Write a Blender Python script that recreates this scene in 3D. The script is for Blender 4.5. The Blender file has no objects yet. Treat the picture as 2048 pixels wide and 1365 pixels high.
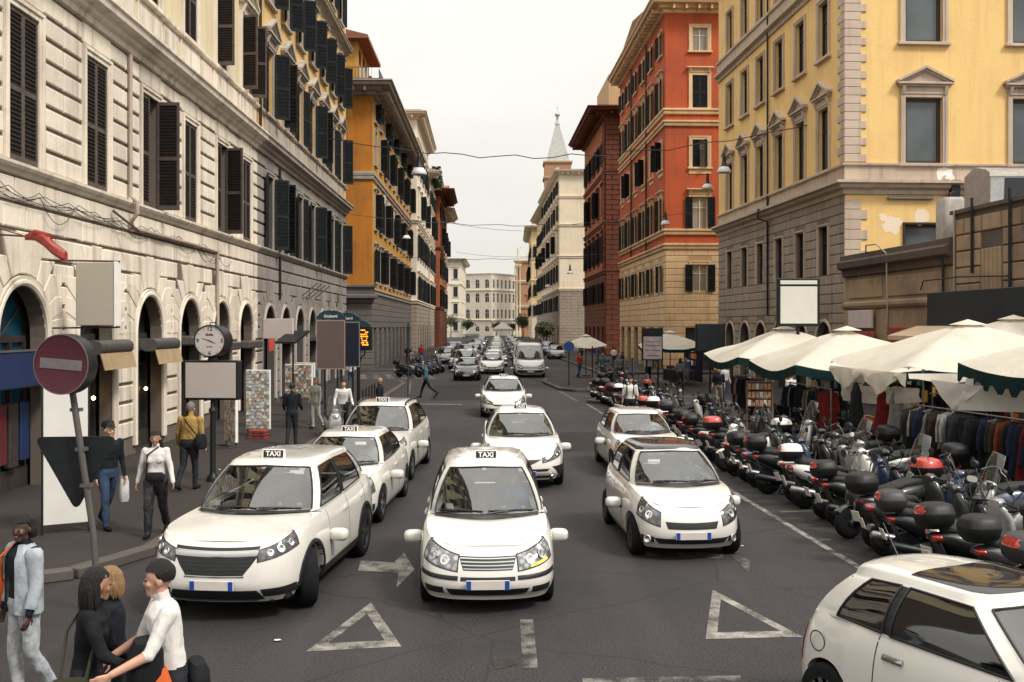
import bpy, math, random
import numpy as np
from math import sin, cos, pi, radians, sqrt, atan2
from mathutils import Vector, Matrix
random.seed(7)
SC = bpy.context.scene
COL = SC.collection
# ------------------------------------------------------------------ camera
cam_d = bpy.data.cameras.new('camera')
cam = bpy.data.objects.new('camera', cam_d)
COL.objects.link(cam)
cam.location = (0, 0, 3.45)
cam.rotation_euler = (pi / 2, 0, 0)
cam_d.lens = 35
cam_d.sensor_width = 36
cam_d.shift_y = -0.0149
cam_d.clip_end = 3000
SC.camera = cam
# ------------------------------------------------------------------ overcast sky
SUN_AZ = atan2(0.8, -0.6)
SUN_EL = radians(48)
world = bpy.data.worlds.new('World')
SC.world = world
world.use_nodes = True
nt = world.node_tree
nt.nodes.clear()
wo = nt.nodes.new('ShaderNodeOutputWorld')
bg = nt.nodes.new('ShaderNodeBackground')
sky = nt.nodes.new('ShaderNodeTexSky')
sky.sky_type = 'NISHITA'
sky.sun_disc = False
sky.sun_elevation = SUN_EL
sky.sun_rotation = SUN_AZ
sky.dust_density = 4
tc = nt.nodes.new('ShaderNodeTexCoord')
sep = nt.nodes.new('ShaderNodeSeparateXYZ')
nt.links.new(tc.outputs['Generated'], sep.inputs[0])
# cloud deck, brighter overhead than at the horizon, as every overcast sky is
mr = nt.nodes.new('ShaderNodeMapRange')
mr.inputs['From Min'].default_value = 0.0
mr.inputs['From Max'].default_value = 1.0
mr.inputs['To Min'].default_value = 4.45
mr.inputs['To Max'].default_value = 12.6
sq = nt.nodes.new('ShaderNodeMath')
sq.operation = 'POWER'
sq.use_clamp = True
sq.inputs[1].default_value = 2.0
nt.links.new(sep.outputs['Z'], sq.inputs[0])
nt.links.new(sq.outputs[0], mr.inputs['Value'])
cn = nt.nodes.new('ShaderNodeTexNoise')
cn.inputs['Scale'].default_value = 2.2
cn.inputs['Detail'].default_value = 5
mp = nt.nodes.new('ShaderNodeMapping')
mp.inputs['Scale'].default_value = (1, 1, 3)
nt.links.new(tc.outputs['Generated'], mp.inputs[0])
nt.links.new(mp.outputs[0], cn.inputs['Vector'])
cr = nt.nodes.new('ShaderNodeMapRange')
cr.inputs['From Min'].default_value = 0.3
cr.inputs['From Max'].default_value = 0.7
cr.inputs['To Min'].default_value = 0.90
cr.inputs['To Max'].default_value = 1.05
nt.links.new(cn.outputs['Fac'], cr.inputs['Value'])
mul = nt.nodes.new('ShaderNodeMath')
mul.operation = 'MULTIPLY'
nt.links.new(mr.outputs[0], mul.inputs[0])
nt.links.new(cr.outputs[0], mul.inputs[1])
tint = nt.nodes.new('ShaderNodeMix')
tint.data_type = 'RGBA'
tint.blend_type = 'MULTIPLY'
tint.inputs['Factor'].default_value = 1
tint.inputs['A'].default_value = (1.0, 0.966, 0.90, 1)
nt.links.new(mul.outputs[0], tint.inputs['B'])
mx = nt.nodes.new('ShaderNodeMix')
mx.data_type = 'RGBA'
mx.inputs['Factor'].default_value = 0.96
nt.links.new(sky.outputs[0], mx.inputs['A'])
nt.links.new(tint.outputs['Result'], mx.inputs['B'])
nt.links.new(mx.outputs['Result'], bg.inputs['Color'])
bg.inputs['Strength'].default_value = 0.10
nt.links.new(bg.outputs[0], wo.inputs[0])
# ------------------------------------------------------------------ veiled sun
sun_d = bpy.data.lights.new('sun', 'SUN')
sun_d.energy = 1.5
sun_d.angle = radians(12)
sun_d.color = (1.0, 0.95, 0.88)
sun = bpy.data.objects.new('sun', sun_d)
COL.objects.link(sun)
_td = Vector((sin(SUN_AZ) * cos(SUN_EL), cos(SUN_AZ) * cos(SUN_EL), sin(SUN_EL)))
sun.rotation_euler = _td.to_track_quat('Z', 'Y').to_euler()
sun.location = (20, -20, 60)
# ------------------------------------------------------------------ exposure, sampling
vs = SC.view_settings
SC.display_settings.display_device = 'sRGB'
vs.view_transform = 'Standard'
vs.look = 'None'
vs.exposure = 1.06
vs.gamma = 1
vs.use_curve_mapping = False
SC.render.engine = 'CYCLES'
SC.cycles.use_denoising = True
SC.cycles.max_bounces = 6
SC.cycles.diffuse_bounces = 3
SC.cycles.glossy_bounces = 3
SC.cycles.transmission_bounces = 4
SC.cycles.transparent_max_bounces = 8
SC.cycles.caustics_reflective = False
SC.cycles.caustics_refractive = False
# ================================================================== helpers
class MB:
    """collects faces with a material slot each; build() links them as one mesh object"""
    def __init__(s):
        s.v = []; s.f = []; s.m = []
    def poly(s, pts, mi=0):
        b = len(s.v); s.v += [tuple(p) for p in pts]
        s.f.append(tuple(range(b, b + len(pts)))); s.m.append(mi)
    def box(s, x0, x1, y0, y1, z0, z1, mi=0):
        b = len(s.v)
        s.v += [(x0,y0,z0),(x1,y0,z0),(x1,y1,z0),(x0,y1,z0),(x0,y0,z1),(x1,y0,z1),(x1,y1,z1),(x0,y1,z1)]
        for q in ((0,3,2,1),(4,5,6,7),(0,1,5,4),(1,2,6,5),(2,3,7,6),(3,0,4,7)):
            s.f.append(tuple(b+i for i in q)); s.m.append(mi)
    def chbox(s, x0, x1, y0, y1, z0, z1, c=.01, mi=0):
        """box with chamfered edges"""
        X=(x0,x1); Y=(y0,y1); Z=(z0,z1); b=len(s.v); idx={}
        for i in (0,1):
            for j in (0,1):
                for k in (0,1):
                    dx=c*(1-2*i); dy=c*(1-2*j); dz=c*(1-2*k)
                    for ax in range(3):
                        p=[X[i]+dx,Y[j]+dy,Z[k]+dz]
                        p[ax]=(X[i],Y[j],Z[k])[ax]
                        idx[(i,j,k,ax)]=len(s.v); s.v.append(tuple(p))
        def F(*q):
            s.f.append(q); s.m.append(mi)
        for i in (0,1):
            q=[idx[(i,0,0,0)],idx[(i,1,0,0)],idx[(i,1,1,0)],idx[(i,0,1,0)]]; F(*(q if i else q[::-1]))
            q=[idx[(0,i,0,1)],idx[(0,i,1,1)],idx[(1,i,1,1)],idx[(1,i,0,1)]]; F(*(q if i else q[::-1]))
            q=[idx[(0,0,i,2)],idx[(1,0,i,2)],idx[(1,1,i,2)],idx[(0,1,i,2)]]; F(*(q if i else q[::-1]))
        for i in (0,1):
            for j in (0,1):
                F(idx[(i,j,0,0)],idx[(i,j,1,0)],idx[(i,j,1,1)],idx[(i,j,0,1)])
                F(idx[(i,0,j,0)],idx[(i,1,j,0)],idx[(i,1,j,2)],idx[(i,0,j,2)])
                F(idx[(0,i,j,1)],idx[(1,i,j,1)],idx[(1,i,j,2)],idx[(0,i,j,2)])
                for k in (0,1):
                    F(idx[(i,j,k,0)],idx[(i,j,k,1)],idx[(i,j,k,2)])
    def grid(s, pts, mi=0, closed_u=False, flip=False):
        """pts[i][j] points"""
        b=len(s.v); nu=len(pts); nv=len(pts[0])
        for r in pts: s.v += [tuple(p) for p in r]
        for i in range(nu if closed_u else nu-1):
            i2=(i+1)%nu
            for j in range(nv-1):
                q=(b+i*nv+j,b+i2*nv+j,b+i2*nv+j+1,b+i*nv+j+1)
                s.f.append(q[::-1] if flip else q); s.m.append(mi)
    def tube(s, path, r, n=8, mi=0, caps=True):
        path=[Vector(p) for p in path]; rs=r if isinstance(r,(list,tuple)) else [r]*len(path)
        rings=[]; up=None
        for i,p in enumerate(path):
            t=(path[min(i+1,len(path)-1)]-path[max(i-1,0)]).normalized()
            if up is None:
                up=Vector((0,0,1)) if abs(t.z)<.9 else Vector((1,0,0))
            a=t.cross(up).normalized(); bb=a.cross(t).normalized(); up=bb
            rings.append([p+(a*cos(2*pi*k/n)+bb*sin(2*pi*k/n))*rs[i] for k in range(n)])
        b=len(s.v)
        for rg in rings: s.v += [tuple(p) for p in rg]
        for i in range(len(rings)-1):
            for k in range(n):
                k2=(k+1)%n
                s.f.append((b+i*n+k,b+i*n+k2,b+(i+1)*n+k2,b+(i+1)*n+k)); s.m.append(mi)
        if caps:
            s.f.append(tuple(b+k for k in range(n))[::-1]); s.m.append(mi)
            e=b+(len(rings)-1)*n
            s.f.append(tuple(e+k for k in range(n))); s.m.append(mi)
    def lathe(s, prof, n=24, axis='z', c=(0,0,0), mi=0, caps=True):
        """prof: (radius, height along axis)"""
        b=len(s.v); c=Vector(c)
        for r,h in prof:
            for k in range(n):
                a=2*pi*k/n
                if axis=='z': p=(r*cos(a),r*sin(a),h)
                elif axis=='x': p=(h,r*cos(a),r*sin(a))
                else: p=(r*sin(a),h,r*cos(a))
                s.v.append(tuple(Vector(p)+c))
        for i in range(len(prof)-1):
            for k in range(n):
                k2=(k+1)%n
                s.f.append((b+i*n+k,b+i*n+k2,b+(i+1)*n+k2,b+(i+1)*n+k)); s.m.append(mi)
        if caps and prof[0][0]>1e-6: s.f.append(tuple(b+k for k in range(n))[::-1]); s.m.append(mi)
        if caps and prof[-1][0]>1e-6:
            e=b+(len(prof)-1)*n; s.f.append(tuple(e+k for k in range(n))); s.m.append(mi)
    def loft(s, secs, n=16, axis='x', mi=0, caps=True):
        """secs: (pos along axis, centre u, centre z, half u, half z, squareness)"""
        rings=[]
        for q in secs:
            t,cu,cz,hu,hz=q[:5]; e=2.0/(q[5] if len(q)>5 else 2.0)
            rg=[]
            for k in range(n):
                a=2*pi*(k+.5)/n; ca=cos(a); sa=sin(a)
                uu=cu+hu*math.copysign(abs(ca)**e,ca); zz=cz+hz*math.copysign(abs(sa)**e,sa)
                rg.append((t,uu,zz) if axis=='x' else ((uu,t,zz) if axis=='y' else (uu,zz,t)))
            rings.append(rg)
        b=len(s.v)
        for rg in rings: s.v+=rg
        for i in range(len(rings)-1):
            for k in range(n):
                k2=(k+1)%n
                s.f.append((b+i*n+k,b+i*n+k2,b+(i+1)*n+k2,b+(i+1)*n+k)); s.m.append(mi)
        if caps:
            s.f.append(tuple(b+k for k in range(n))[::-1]); s.m.append(mi)
            e=b+(len(rings)-1)*n; s.f.append(tuple(e+k for k in range(n))); s.m.append(mi)
    def ball(s, c, r, nu=12, nv=8, mi=0):
        if not isinstance(r,(tuple,list)): r=(r,r,r)
        rows=[]
        for i in range(nv+1):
            t=pi*i/nv
            rows.append([(c[0]+r[0]*sin(t)*cos(2*pi*k/nu),c[1]+r[1]*sin(t)*sin(2*pi*k/nu),c[2]-r[2]*cos(t)) for k in range(nu)])
        b=len(s.v)
        for rw in rows: s.v+=rw
        for i in range(nv):
            for k in range(nu):
                k2=(k+1)%nu
                s.f.append((b+i*nu+k,b+i*nu+k2,b+(i+1)*nu+k2,b+(i+1)*nu+k)); s.m.append(mi)
    def prism(s, prof, a0, a1, mi=0):
        """prof: closed (y,z) outline extruded along x"""
        n=len(prof); b=len(s.v)
        s.v+=[(a0,y,z) for y,z in prof]+[(a1,y,z) for y,z in prof]
        for k in range(n):
            k2=(k+1)%n
            s.f.append((b+k,b+n+k,b+n+k2,b+k2)); s.m.append(mi)
        s.f.append(tuple(b+k for k in range(n))); s.m.append(mi)
        s.f.append(tuple(b+n+k for k in range(n))[::-1]); s.m.append(mi)
    def add(s, o, M=None, mi=None):
        b=len(s.v)
        s.v+=[tuple(M@Vector(p)) for p in o.v] if M is not None else o.v
        s.f+=[tuple(b+i for i in q) for q in o.f]
        s.m+=o.m if mi is None else [mi]*len(o.m)
    def mesh(s, name, mats, smooth=None, weld=False):
        me=bpy.data.meshes.new(name)
        me.from_pydata(s.v,[],s.f)
        if weld:
            import bmesh
            bm=bmesh.new(); bm.from_mesh(me)
            bmesh.ops.remove_doubles(bm,verts=bm.verts,dist=.0006)
            bmesh.ops.dissolve_degenerate(bm,edges=bm.edges,dist=.0003)
            bmesh.ops.recalc_face_normals(bm,faces=bm.faces)
            bm.to_mesh(me); bm.free()
            s.f=[0]*len(me.polygons); s.m=[0]
        if not isinstance(mats,(list,tuple)): mats=[mats]
        for m in mats: me.materials.append(m)
        if any(s.m): me.polygons.foreach_set('material_index',s.m)
        if smooth:
            me.polygons.foreach_set('use_smooth',[True]*len(s.f))
            me.set_sharp_from_angle(angle=radians(smooth))
        me.update()
        return me
    def build(s, name, mats, parent=None, loc=(0,0,0), rz=0, smooth=None, weld=False):
        return obj(name, s.mesh(name,mats,smooth,weld), parent, loc, rz)

KIDS={}
TMP=bpy.data.scenes.new('scratch')      # modifiers and lettering are evaluated here, then it is removed
def evaluated(o):
    TMP.collection.objects.link(o); vl=TMP.view_layers[0]; vl.update(); dg=vl.depsgraph
    me=bpy.data.meshes.new_from_object(o.evaluated_get(dg)); bpy.data.objects.remove(o); return me
def obj(name, me, parent=None, loc=(0,0,0), rz=0, rot=None, scale=None):
    o=bpy.data.objects.new(name, me)
    COL.objects.link(o)
    o.location=loc
    o.rotation_euler=rot if rot is not None else (0,0,rz)
    if scale is not None: o.scale=scale
    if parent is not None:
        o.parent=parent; KIDS.setdefault(parent.name,[]).append(o)
    return o
def tag(o, label=None, cat=None, group=None, kind=None):
    if label: o['label']=label
    if cat: o['category']=cat
    if group: o['group']=group
    if kind: o['kind']=kind
    return o
def thing(name, label, cat, loc=(0,0,0), rz=0, group=None):
    return tag(obj(name,None,None,loc,rz),label,cat,group)
def copy_tree(o, parent=None):
    c=o.copy(); COL.objects.link(c)
    if parent is not None:
        c.parent=parent; KIDS.setdefault(parent.name,[]).append(c)
    for ch in list(KIDS.get(o.name,())): copy_tree(ch,c)
    return c
CACHE={}
def cached(key, fn):
    if key not in CACHE: CACHE[key]=fn()
    return CACHE[key]
def lerp(a,b,t): return a+(b-a)*t
def interp(keys,x):
    if x<=keys[0][0]: return keys[0][1]
    for (a,va),(b,vb) in zip(keys,keys[1:]):
        if x<=b: return va+(vb-va)*(x-a)/(b-a) if b>a else vb
    return keys[-1][1]
def sinterp(keys,x):
    """monotone smooth interpolation"""
    if x<=keys[0][0]: return keys[0][1]
    n=len(keys)
    for i in range(n-1):
        a,va=keys[i]; b,vb=keys[i+1]
        if x<=b:
            t=(x-a)/(b-a)
            ma=(vb-keys[i-1][1])/(b-keys[i-1][0]) if i>0 else (vb-va)/(b-a)
            mb=(keys[i+2][1]-va)/(keys[i+2][0]-a) if i+2<n else (vb-va)/(b-a)
            h=b-a
            return (2*t**3-3*t*t+1)*va+(t**3-2*t*t+t)*h*ma+(-2*t**3+3*t*t)*vb+(t**3-t*t)*h*mb
    return keys[-1][1]
def text_mesh(txt, size, mat, ext=.001, bold=0):
    """flat lettering facing -y, centred, reading along +x"""
    def mk():
        cu=bpy.data.curves.new('lettering','FONT')
        cu.body=txt; cu.size=size; cu.align_x='CENTER'; cu.align_y='CENTER'; cu.extrude=ext; cu.offset=bold
        cu.resolution_u=3
        me=evaluated(bpy.data.objects.new('lettering',cu))
        me.transform(Matrix.Rotation(pi/2,4,'X'))
        me.materials.clear(); me.materials.append(mat)
        return me
    return cached(('txt',txt,size,mat.name,ext,bold),mk)

# ================================================================== materials
MATS={}
class NT:
    def __init__(s,name):
        s.m=bpy.data.materials.new(name); s.m.use_nodes=True
        s.t=s.m.node_tree; s.t.nodes.clear()
        s.out=s.n('OutputMaterial')
        s.p=None
    def n(s,ty,**kw):
        nd=s.t.nodes.new('ShaderNode'+ty)
        for k,v in kw.items():
            if k in nd.inputs: nd.inputs[k].default_value=v
            else: setattr(nd,k,v)
        return nd
    def l(s,a,b): s.t.links.new(a,b)
    def pos(s): return s.n('NewGeometry').outputs['Position']
    def objc(s): return s.n('TexCoord').outputs['Object']
    def noise(s,vec,scale,detail=4,rough=.55,mapscale=None):
        if mapscale is not None:
            mp=s.n('Mapping'); mp.inputs['Scale'].default_value=mapscale; s.l(vec,mp.inputs['Vector']); vec=mp.outputs[0]
        nz=s.n('TexNoise',Scale=scale,Detail=detail,Roughness=rough); s.l(vec,nz.inputs['Vector'])
        return nz.outputs['Fac']
    def rng(s,v,a,b,c=0.0,d=1.0):
        r=s.n('MapRange'); r.inputs['From Min'].default_value=a; r.inputs['From Max'].default_value=b
        r.inputs['To Min'].default_value=c; r.inputs['To Max'].default_value=d; s.l(v,r.inputs['Value']); return r.outputs[0]
    def mix(s,f,a,b,blend='MIX'):
        m=s.n('Mix'); m.data_type='RGBA'; m.blend_type=blend
        for val,k in ((f,'Factor'),(a,'A'),(b,'B')):
            i=[q for q in m.inputs if q.name==k and q.enabled and (q.type=='RGBA' or k=='Factor')][0]
            if hasattr(val,'links'): s.l(val,i)
            elif isinstance(val,(int,float)): i.default_value=val
            else: i.default_value=tuple(val)[:3]+(1,)
        return [q for q in m.outputs if q.enabled][0]
    def math(s,op,a,b):
        m=s.n('Math'); m.operation=op
        for i,v in enumerate((a,b)):
            if hasattr(v,'links'): s.l(v,m.inputs[i])
            else: m.inputs[i].default_value=v
        return m.outputs[0]
    def bsdf(s,col,rough=.6,metal=0,spec=.5,coat=0,bump=None,bstr=.3,bdist=.02):
        p=s.n('BsdfPrincipled')
        if hasattr(col,'links'): s.l(col,p.inputs['Base Color'])
        else: p.inputs['Base Color'].default_value=tuple(col)[:3]+(1,)
        if hasattr(rough,'links'): s.l(rough,p.inputs['Roughness'])
        else: p.inputs['Roughness'].default_value=rough
        p.inputs['Metallic'].default_value=metal
        p.inputs['Specular IOR Level'].default_value=spec
        p.inputs['Coat Weight'].default_value=coat
        p.inputs['Coat Roughness'].default_value=.04
        if bump is not None:
            b=s.n('Bump',Strength=bstr,Distance=bdist); s.l(bump,b.inputs['Height']); s.l(b.outputs[0],p.inputs['Normal'])
        s.l(p.outputs[0],s.out.inputs['Surface'])
        s.p=p
        return p
def sc3(c,k): return tuple(min(1,x*k) for x in c[:3])
def mat(name,col,rough=.6,metal=0,var=.12,scale=4,spec=.5,coat=0,bump=0,world=True,rnd=0):
    """plain stuff with slight uneven colour"""
    if name in MATS: return MATS[name]
    t=NT(name)
    v=t.pos() if world else t.objc()
    f=t.noise(v,scale,5)
    c=t.mix(t.rng(f,.3,.7),sc3(col,1-var),sc3(col,1+var))
    if rnd:
        oi=t.n('ObjectInfo').outputs['Random']
        c=t.mix(1,c,t.rng(oi,0,1,1-rnd,1+rnd),'MULTIPLY')
    bp=t.noise(v,scale*9,3) if bump else None
    t.bsdf(c,rough,metal,spec,coat,bp,bump,.01)
    MATS[name]=t.m
    return t.m
def plaster(name,col,dirt,streak=.5,blotch=.35,rough=.85,rnd=.05,fine=.06,bump=.25):
    """weathered wall: blotches, run-down streaks and fine grain in world space"""
    if name in MATS: return MATS[name]
    t=NT(name); v=t.pos()
    big=t.noise(v,.42,6,.6)
    st=t.noise(v,1.0,6,.6,(2.6,2.6,.16))
    med=t.noise(v,2.3,5,.65)
    fn=t.noise(v,22,3)
    c=t.mix(t.rng(fn,.3,.7),sc3(col,1-fine),sc3(col,1+fine))
    c=t.mix(t.math('MULTIPLY',t.rng(big,.45,.72),blotch),c,sc3(dirt,1.25))
    c=t.mix(t.math('MULTIPLY',t.rng(st,.5,.74),streak),c,dirt)
    c=t.mix(t.math('MULTIPLY',t.rng(med,.6,.78),streak*.5),c,sc3(dirt,.8))
    oi=t.n('ObjectInfo').outputs['Random']
    c=t.mix(1,c,t.rng(oi,0,1,1-rnd,1+rnd),'MULTIPLY')
    t.bsdf(c,rough,0,.25,0,t.noise(v,9,5,.6),bump,.015)
    MATS[name]=t.m
    return t.m
def glass(name,col=(.012,.017,.022),rough=.06):
    if name in MATS: return MATS[name]
    t=NT(name); v=t.pos()
    f=t.noise(v,.35,3)
    t.bsdf(t.mix(t.rng(f,.35,.65),sc3(col,.75),sc3(col,1.25)),rough,0,.6,0,t.noise(v,1.6,2),.04,.02)
    MATS[name]=t.m
    return t.m
def clear(name,tint=(.75,.8,.82),fac=.72,rough=.03):
    """car glass: see-through plus mirror-like reflection"""
    if name in MATS: return MATS[name]
    t=NT(name)
    tr=t.n('BsdfTransparent'); tr.inputs['Color'].default_value=tint+(1,)
    gl=t.n('BsdfGlossy',Roughness=rough); gl.inputs['Color'].default_value=(1,1,1,1)
    fr=t.n('Fresnel',IOR=1.6); t.l(t.rng(t.n('NewGeometry').outputs['Backfacing'],0,1,1.6,.625),fr.inputs['IOR'])
    k=t.rng(fr.outputs[0],0,1,1-fac,1.0)
    ms=t.n('MixShader'); t.l(k,ms.inputs[0]); t.l(tr.outputs[0],ms.inputs[1]); t.l(gl.outputs[0],ms.inputs[2])
    t.l(ms.outputs[0],t.out.inputs['Surface'])
    MATS[name]=t.m
    return t.m
def emit(name,col,strength):
    if name in MATS: return MATS[name]
    t=NT(name)
    e=t.n('Emission',Strength=strength); e.inputs['Color'].default_value=col+(1,)
    t.l(e.outputs[0],t.out.inputs['Surface'])
    MATS[name]=t.m
    return t.m
def asphalt():
    t=NT('asphalt'); v=t.pos()
    big=t.noise(v,.22,5,.6)
    lng=t.noise(v,.5,5,.6,(1.4,.12,1))
    fn=t.noise(v,42,3,.75)
    vo=t.n('TexVoronoi',Scale=30); t.l(v,vo.inputs['Vector'])
    c=t.mix(t.rng(fn,.38,.62),(.010,.009,.0098),(.047,.0415,.043))
    c=t.mix(t.math('MULTIPLY',t.rng(vo.outputs['Distance'],.0,.3,1,0),.6),c,(.066,.059,.058))
    c=t.mix(t.math('MULTIPLY',t.rng(big,.45,.62),.7),c,(.0148,.0133,.0138))
    c=t.mix(t.math('MULTIPLY',t.rng(lng,.48,.7),.55),c,(.054,.047,.048))
    # tar-filled cracks
    vc=t.n('TexVoronoi',Scale=.35); vc.feature='DISTANCE_TO_EDGE'
    wv=t.n('TexNoise',Scale=1.3,Detail=4); t.l(v,wv.inputs['Vector'])
    wp=t.mix(.22,v,wv.outputs['Color'])
    t.l(wp,vc.inputs['Vector'])
    c=t.mix(t.math('MULTIPLY',t.rng(vc.outputs['Distance'],.002,.007,1,0),.5),c,(.010,.009,.009))
    t.bsdf(c,t.rng(lng,.3,.7,.72,.92),0,.35,0,fn,.55,.012)
    MATS['asphalt']=t.m
    return t.m
def worn_paint(name,col=(.36,.335,.30),lo=.41,hi=.62):
    """road paint with the asphalt showing through"""
    if name in MATS: return MATS[name]
    t=NT(name); v=t.pos()
    w=t.noise(v,3.2,7,.72); f2=t.noise(v,60,2,.7)
    w2=t.noise(v,.8,4,.6)
    k=t.math('ADD',t.math('ADD',t.math('MULTIPLY',w,.5),t.math('MULTIPLY',f2,.25)),t.math('MULTIPLY',w2,.25))
    c=t.mix(t.rng(k,lo,hi),(.025,.021,.020),col)
    t.bsdf(c,.8,0,.3,0,f2,.3,.006)
    MATS[name]=t.m
    return t.m
def paint(name,col,rough=.3,metal=0,coat=1.0):
    if name in MATS: return MATS[name]
    t=NT(name); v=t.objc()
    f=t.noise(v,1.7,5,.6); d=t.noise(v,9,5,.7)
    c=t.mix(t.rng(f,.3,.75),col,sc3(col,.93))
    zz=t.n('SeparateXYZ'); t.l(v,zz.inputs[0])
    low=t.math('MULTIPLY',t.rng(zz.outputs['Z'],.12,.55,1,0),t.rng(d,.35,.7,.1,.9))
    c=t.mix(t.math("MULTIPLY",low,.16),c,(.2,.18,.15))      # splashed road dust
    t.bsdf(c,rough,metal,.5,coat)
    MATS[name]=t.m
    return t.m
# ================================================================== ground
def lx(Y): return -9.33-.0196*Y            # left building line
def rx(Y): return 17.5-.0598*Y             # right building line
def gp(u,v,z=0.0):
    """ground point seen at a place of the 2048-wide photograph"""
    Y=(3.45-z)*1991/(v-652); return ((u-1024)*Y/1991,Y,z)
ASPH=asphalt()
g=MB()
xs=[-400,-60,-20,-8,0,8,20,60,400]; ys=[-60,0,10,20,30,45,60,90,150,250,400,900]
g.grid([[(x,y,0) for y in ys] for x in xs],flip=True)
tag(g.build('road',ASPH),kind='structure')
PAVE=plaster('pavement_stone',(.036,.030,.028),(.018,.0155,.015),.3,.5,.85,.0,.2)
KERB=plaster('kerb_stone',(.095,.082,.073),(.04,.034,.03),.4,.5,.8,.1)
def pavement(name,pts,h=.13,kerb_edges=None):
    """raised slab with a row of kerb stones along the listed edges"""
    b=MB(); n=len(pts)
    b.poly([(x,y,h) for x,y in pts])
    for i in range(n):
        (x0,y0),(x1,y1)=pts[i],pts[(i+1)%n]
        b.poly([(x0,y0,0),(x1,y1,0),(x1,y1,h),(x0,y0,h)])
    o=tag(b.build(name,PAVE),kind='structure')
    for i in (kerb_edges or []):
        p=Vector(pts[i]+(0,)); q=Vector(pts[(i+1)%n]+(0,)); d=q-p; L=d.length; k=max(1,int(L/1.1)); d.normalize()
        ang=atan2(d.y,d.x); st=L/k
        def mk():
            m=MB(); m.chbox(0.006,st-.006,-.11,.13,.0,h+.012,.014); return m.mesh('kerb_stone',KERB)
        me=cached(('kerb',round(st,3),h),mk)
        for j in range(k):
            if (p+d*(j*st)).y>110: continue
            obj('kerb_stone',me,o,tuple(p+d*(j*st)),ang)
    return o
lk=lambda Y:-5.15-.0196*Y
pl=[(lx(9)-1,13.0),(-6.9,13.0),(-6.0,13.6),(lk(15),15.0),(lk(30),30),(lk(45),45),(lk(58),58),(lk(60.5)-.6,61),(lx(62)-1,62.2)]
pavement('pavement_left',pl,kerb_edges=[1,2,3,4,5,6])
pl=[(lx(78)-6,75.6),(lk(77)-.7,75.6),(lk(78),77),(lk(112),112),(lk(220),220),(lx(220)-1,220)]
pavement('pavement_far_left',pl,kerb_edges=[0,1,2])
# traffic island and far right pavement
pavement('traffic_island',[(3.45,44.5),(5.3,42.6),(9.5,42.8),(9.3,46.5),(4.4,47.5)],kerb_edges=[0,1,2,3,4])
pavement('traffic_island_far',[(1.9,60.0),(2.6,53.0),(3.3,52.0),(8.8,52.0),(9.2,60.0),(2.2,63.0)],kerb_edges=[0,1,2,3,4,5])
pavement('pavement_far_right',[(6.3,70.5),(12,70.5),(30,72.5),(30,74.5),(rx(76)+.2,75),(11,112),(5.5,260),(2.5,260),(4.7,112)],kerb_edges=[7,8])
pavement('pavement_market',[(7.25,14.0),(30,12),(30,29),(rx(30)+1,30),(rx(64)+1,66.4),(9.6,66.4),(8.0,50),(6.0,36)],h=.11,kerb_edges=[5,6,7])
# ---- painted markings
WP=worn_paint('worn_white_paint')
WP2=worn_paint('very_worn_white_paint',(.26,.24,.215),.45,.66)
def mark(name,polys,m,z=.004):
    b=MB()
    for p in polys: b.poly([(x,y,z) for x,y in p])
    o=b.build(name,m); tag(o,kind='structure'); return o
def strip(p,q,w):
    p=Vector(p[:2]); q=Vector(q[:2]); d=(q-p).normalized(); n=Vector((-d.y,d.x))*w/2
    return [tuple(p-n),tuple(q-n),tuple(q+n),tuple(p+n)]
mark('parking_line',[strip((5.75-.056*y,y),(5.75-.056*(y+3.4),y+3.4),.11) for y in (3.0,6.4,9.8,13.2,16.6,20.0,23.4,26.8,30.2,33.6,37.0,40.4)],WP)
mark('parking_bay_line',[strip((5.75-.056*y+.07,y),(5.75-.056*y+1.9,y+.35),.09) for y in (11.2,13.6,16.0,18.4,20.8)],WP2)
def px(pts): return [gp(u,v)[:2] for u,v in pts]
t0=px([(1425,1180),(1411,1279),(1606,1275)])
c0=(sum(p[0] for p in t0)/3,sum(p[1] for p in t0)/3)
def ring(tri,k):
    c=(sum(p[0] for p in tri)/3,sum(p[1] for p in tri)/3)
    inn=[(lerp(c[0],x,k),lerp(c[1],y,k)) for x,y in tri]
    return [[tri[i],tri[(i+1)%3],inn[(i+1)%3],inn[i]] for i in range(3)]
mark('triangle_marking',ring(t0,.66),WP)
mark('triangle_marking',ring(px([(742,1206),(612,1304),(803,1294)]),.6),WP)
mark('dash_marking',[px([(1040,1240),(1066,1240),(1076,1337),(1045,1337)])],WP2)
mark('dash_marking',[px([(1165,1358),(1480,1352),(1490,1372),(1165,1376)])],WP2)
mark('arrow_marking',[px([(722,1122),(790,1126),(796,1146),(716,1142)]),px([(808,1106),(829,1140),(793,1176),(797,1150),(790,1124)])],WP)
mark('arrow_marking',[px([(1290,1104),(1440,1106),(1452,1118),(1290,1112)]),px([(1438,1096),(1500,1122),(1497,1147),(1478,1126)])],WP2)
mark('arrow_marking',[strip((-1.2,43.6),(-1.2,48.5),.3),[(-1.7,43.9),(-.7,43.9),(-1.2,42.2)]],WP2)
mark('stop_line_marking',[strip((-5.4,44.0),(-2.2,43.6),.35)],WP)
mark('crosswalk_marking',[strip((-9.6+.9*i,64.6),(-10.6+.9*i,70.4),.45) for i in range(6)],WP2)
mark('edge_line_marking',[strip((3.0,45.2),(2.0,60.0),.12),strip((-5.2,50),(-6.3,62),.14)],WP2)
RUST=worn_paint('rust_stain',(.25,.12,.05),.5,.66)
mark('rust_stain_marking',[px([(985,1322),(1020,1318),(1036,1330),(990,1340)])],RUST,.006)
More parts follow.
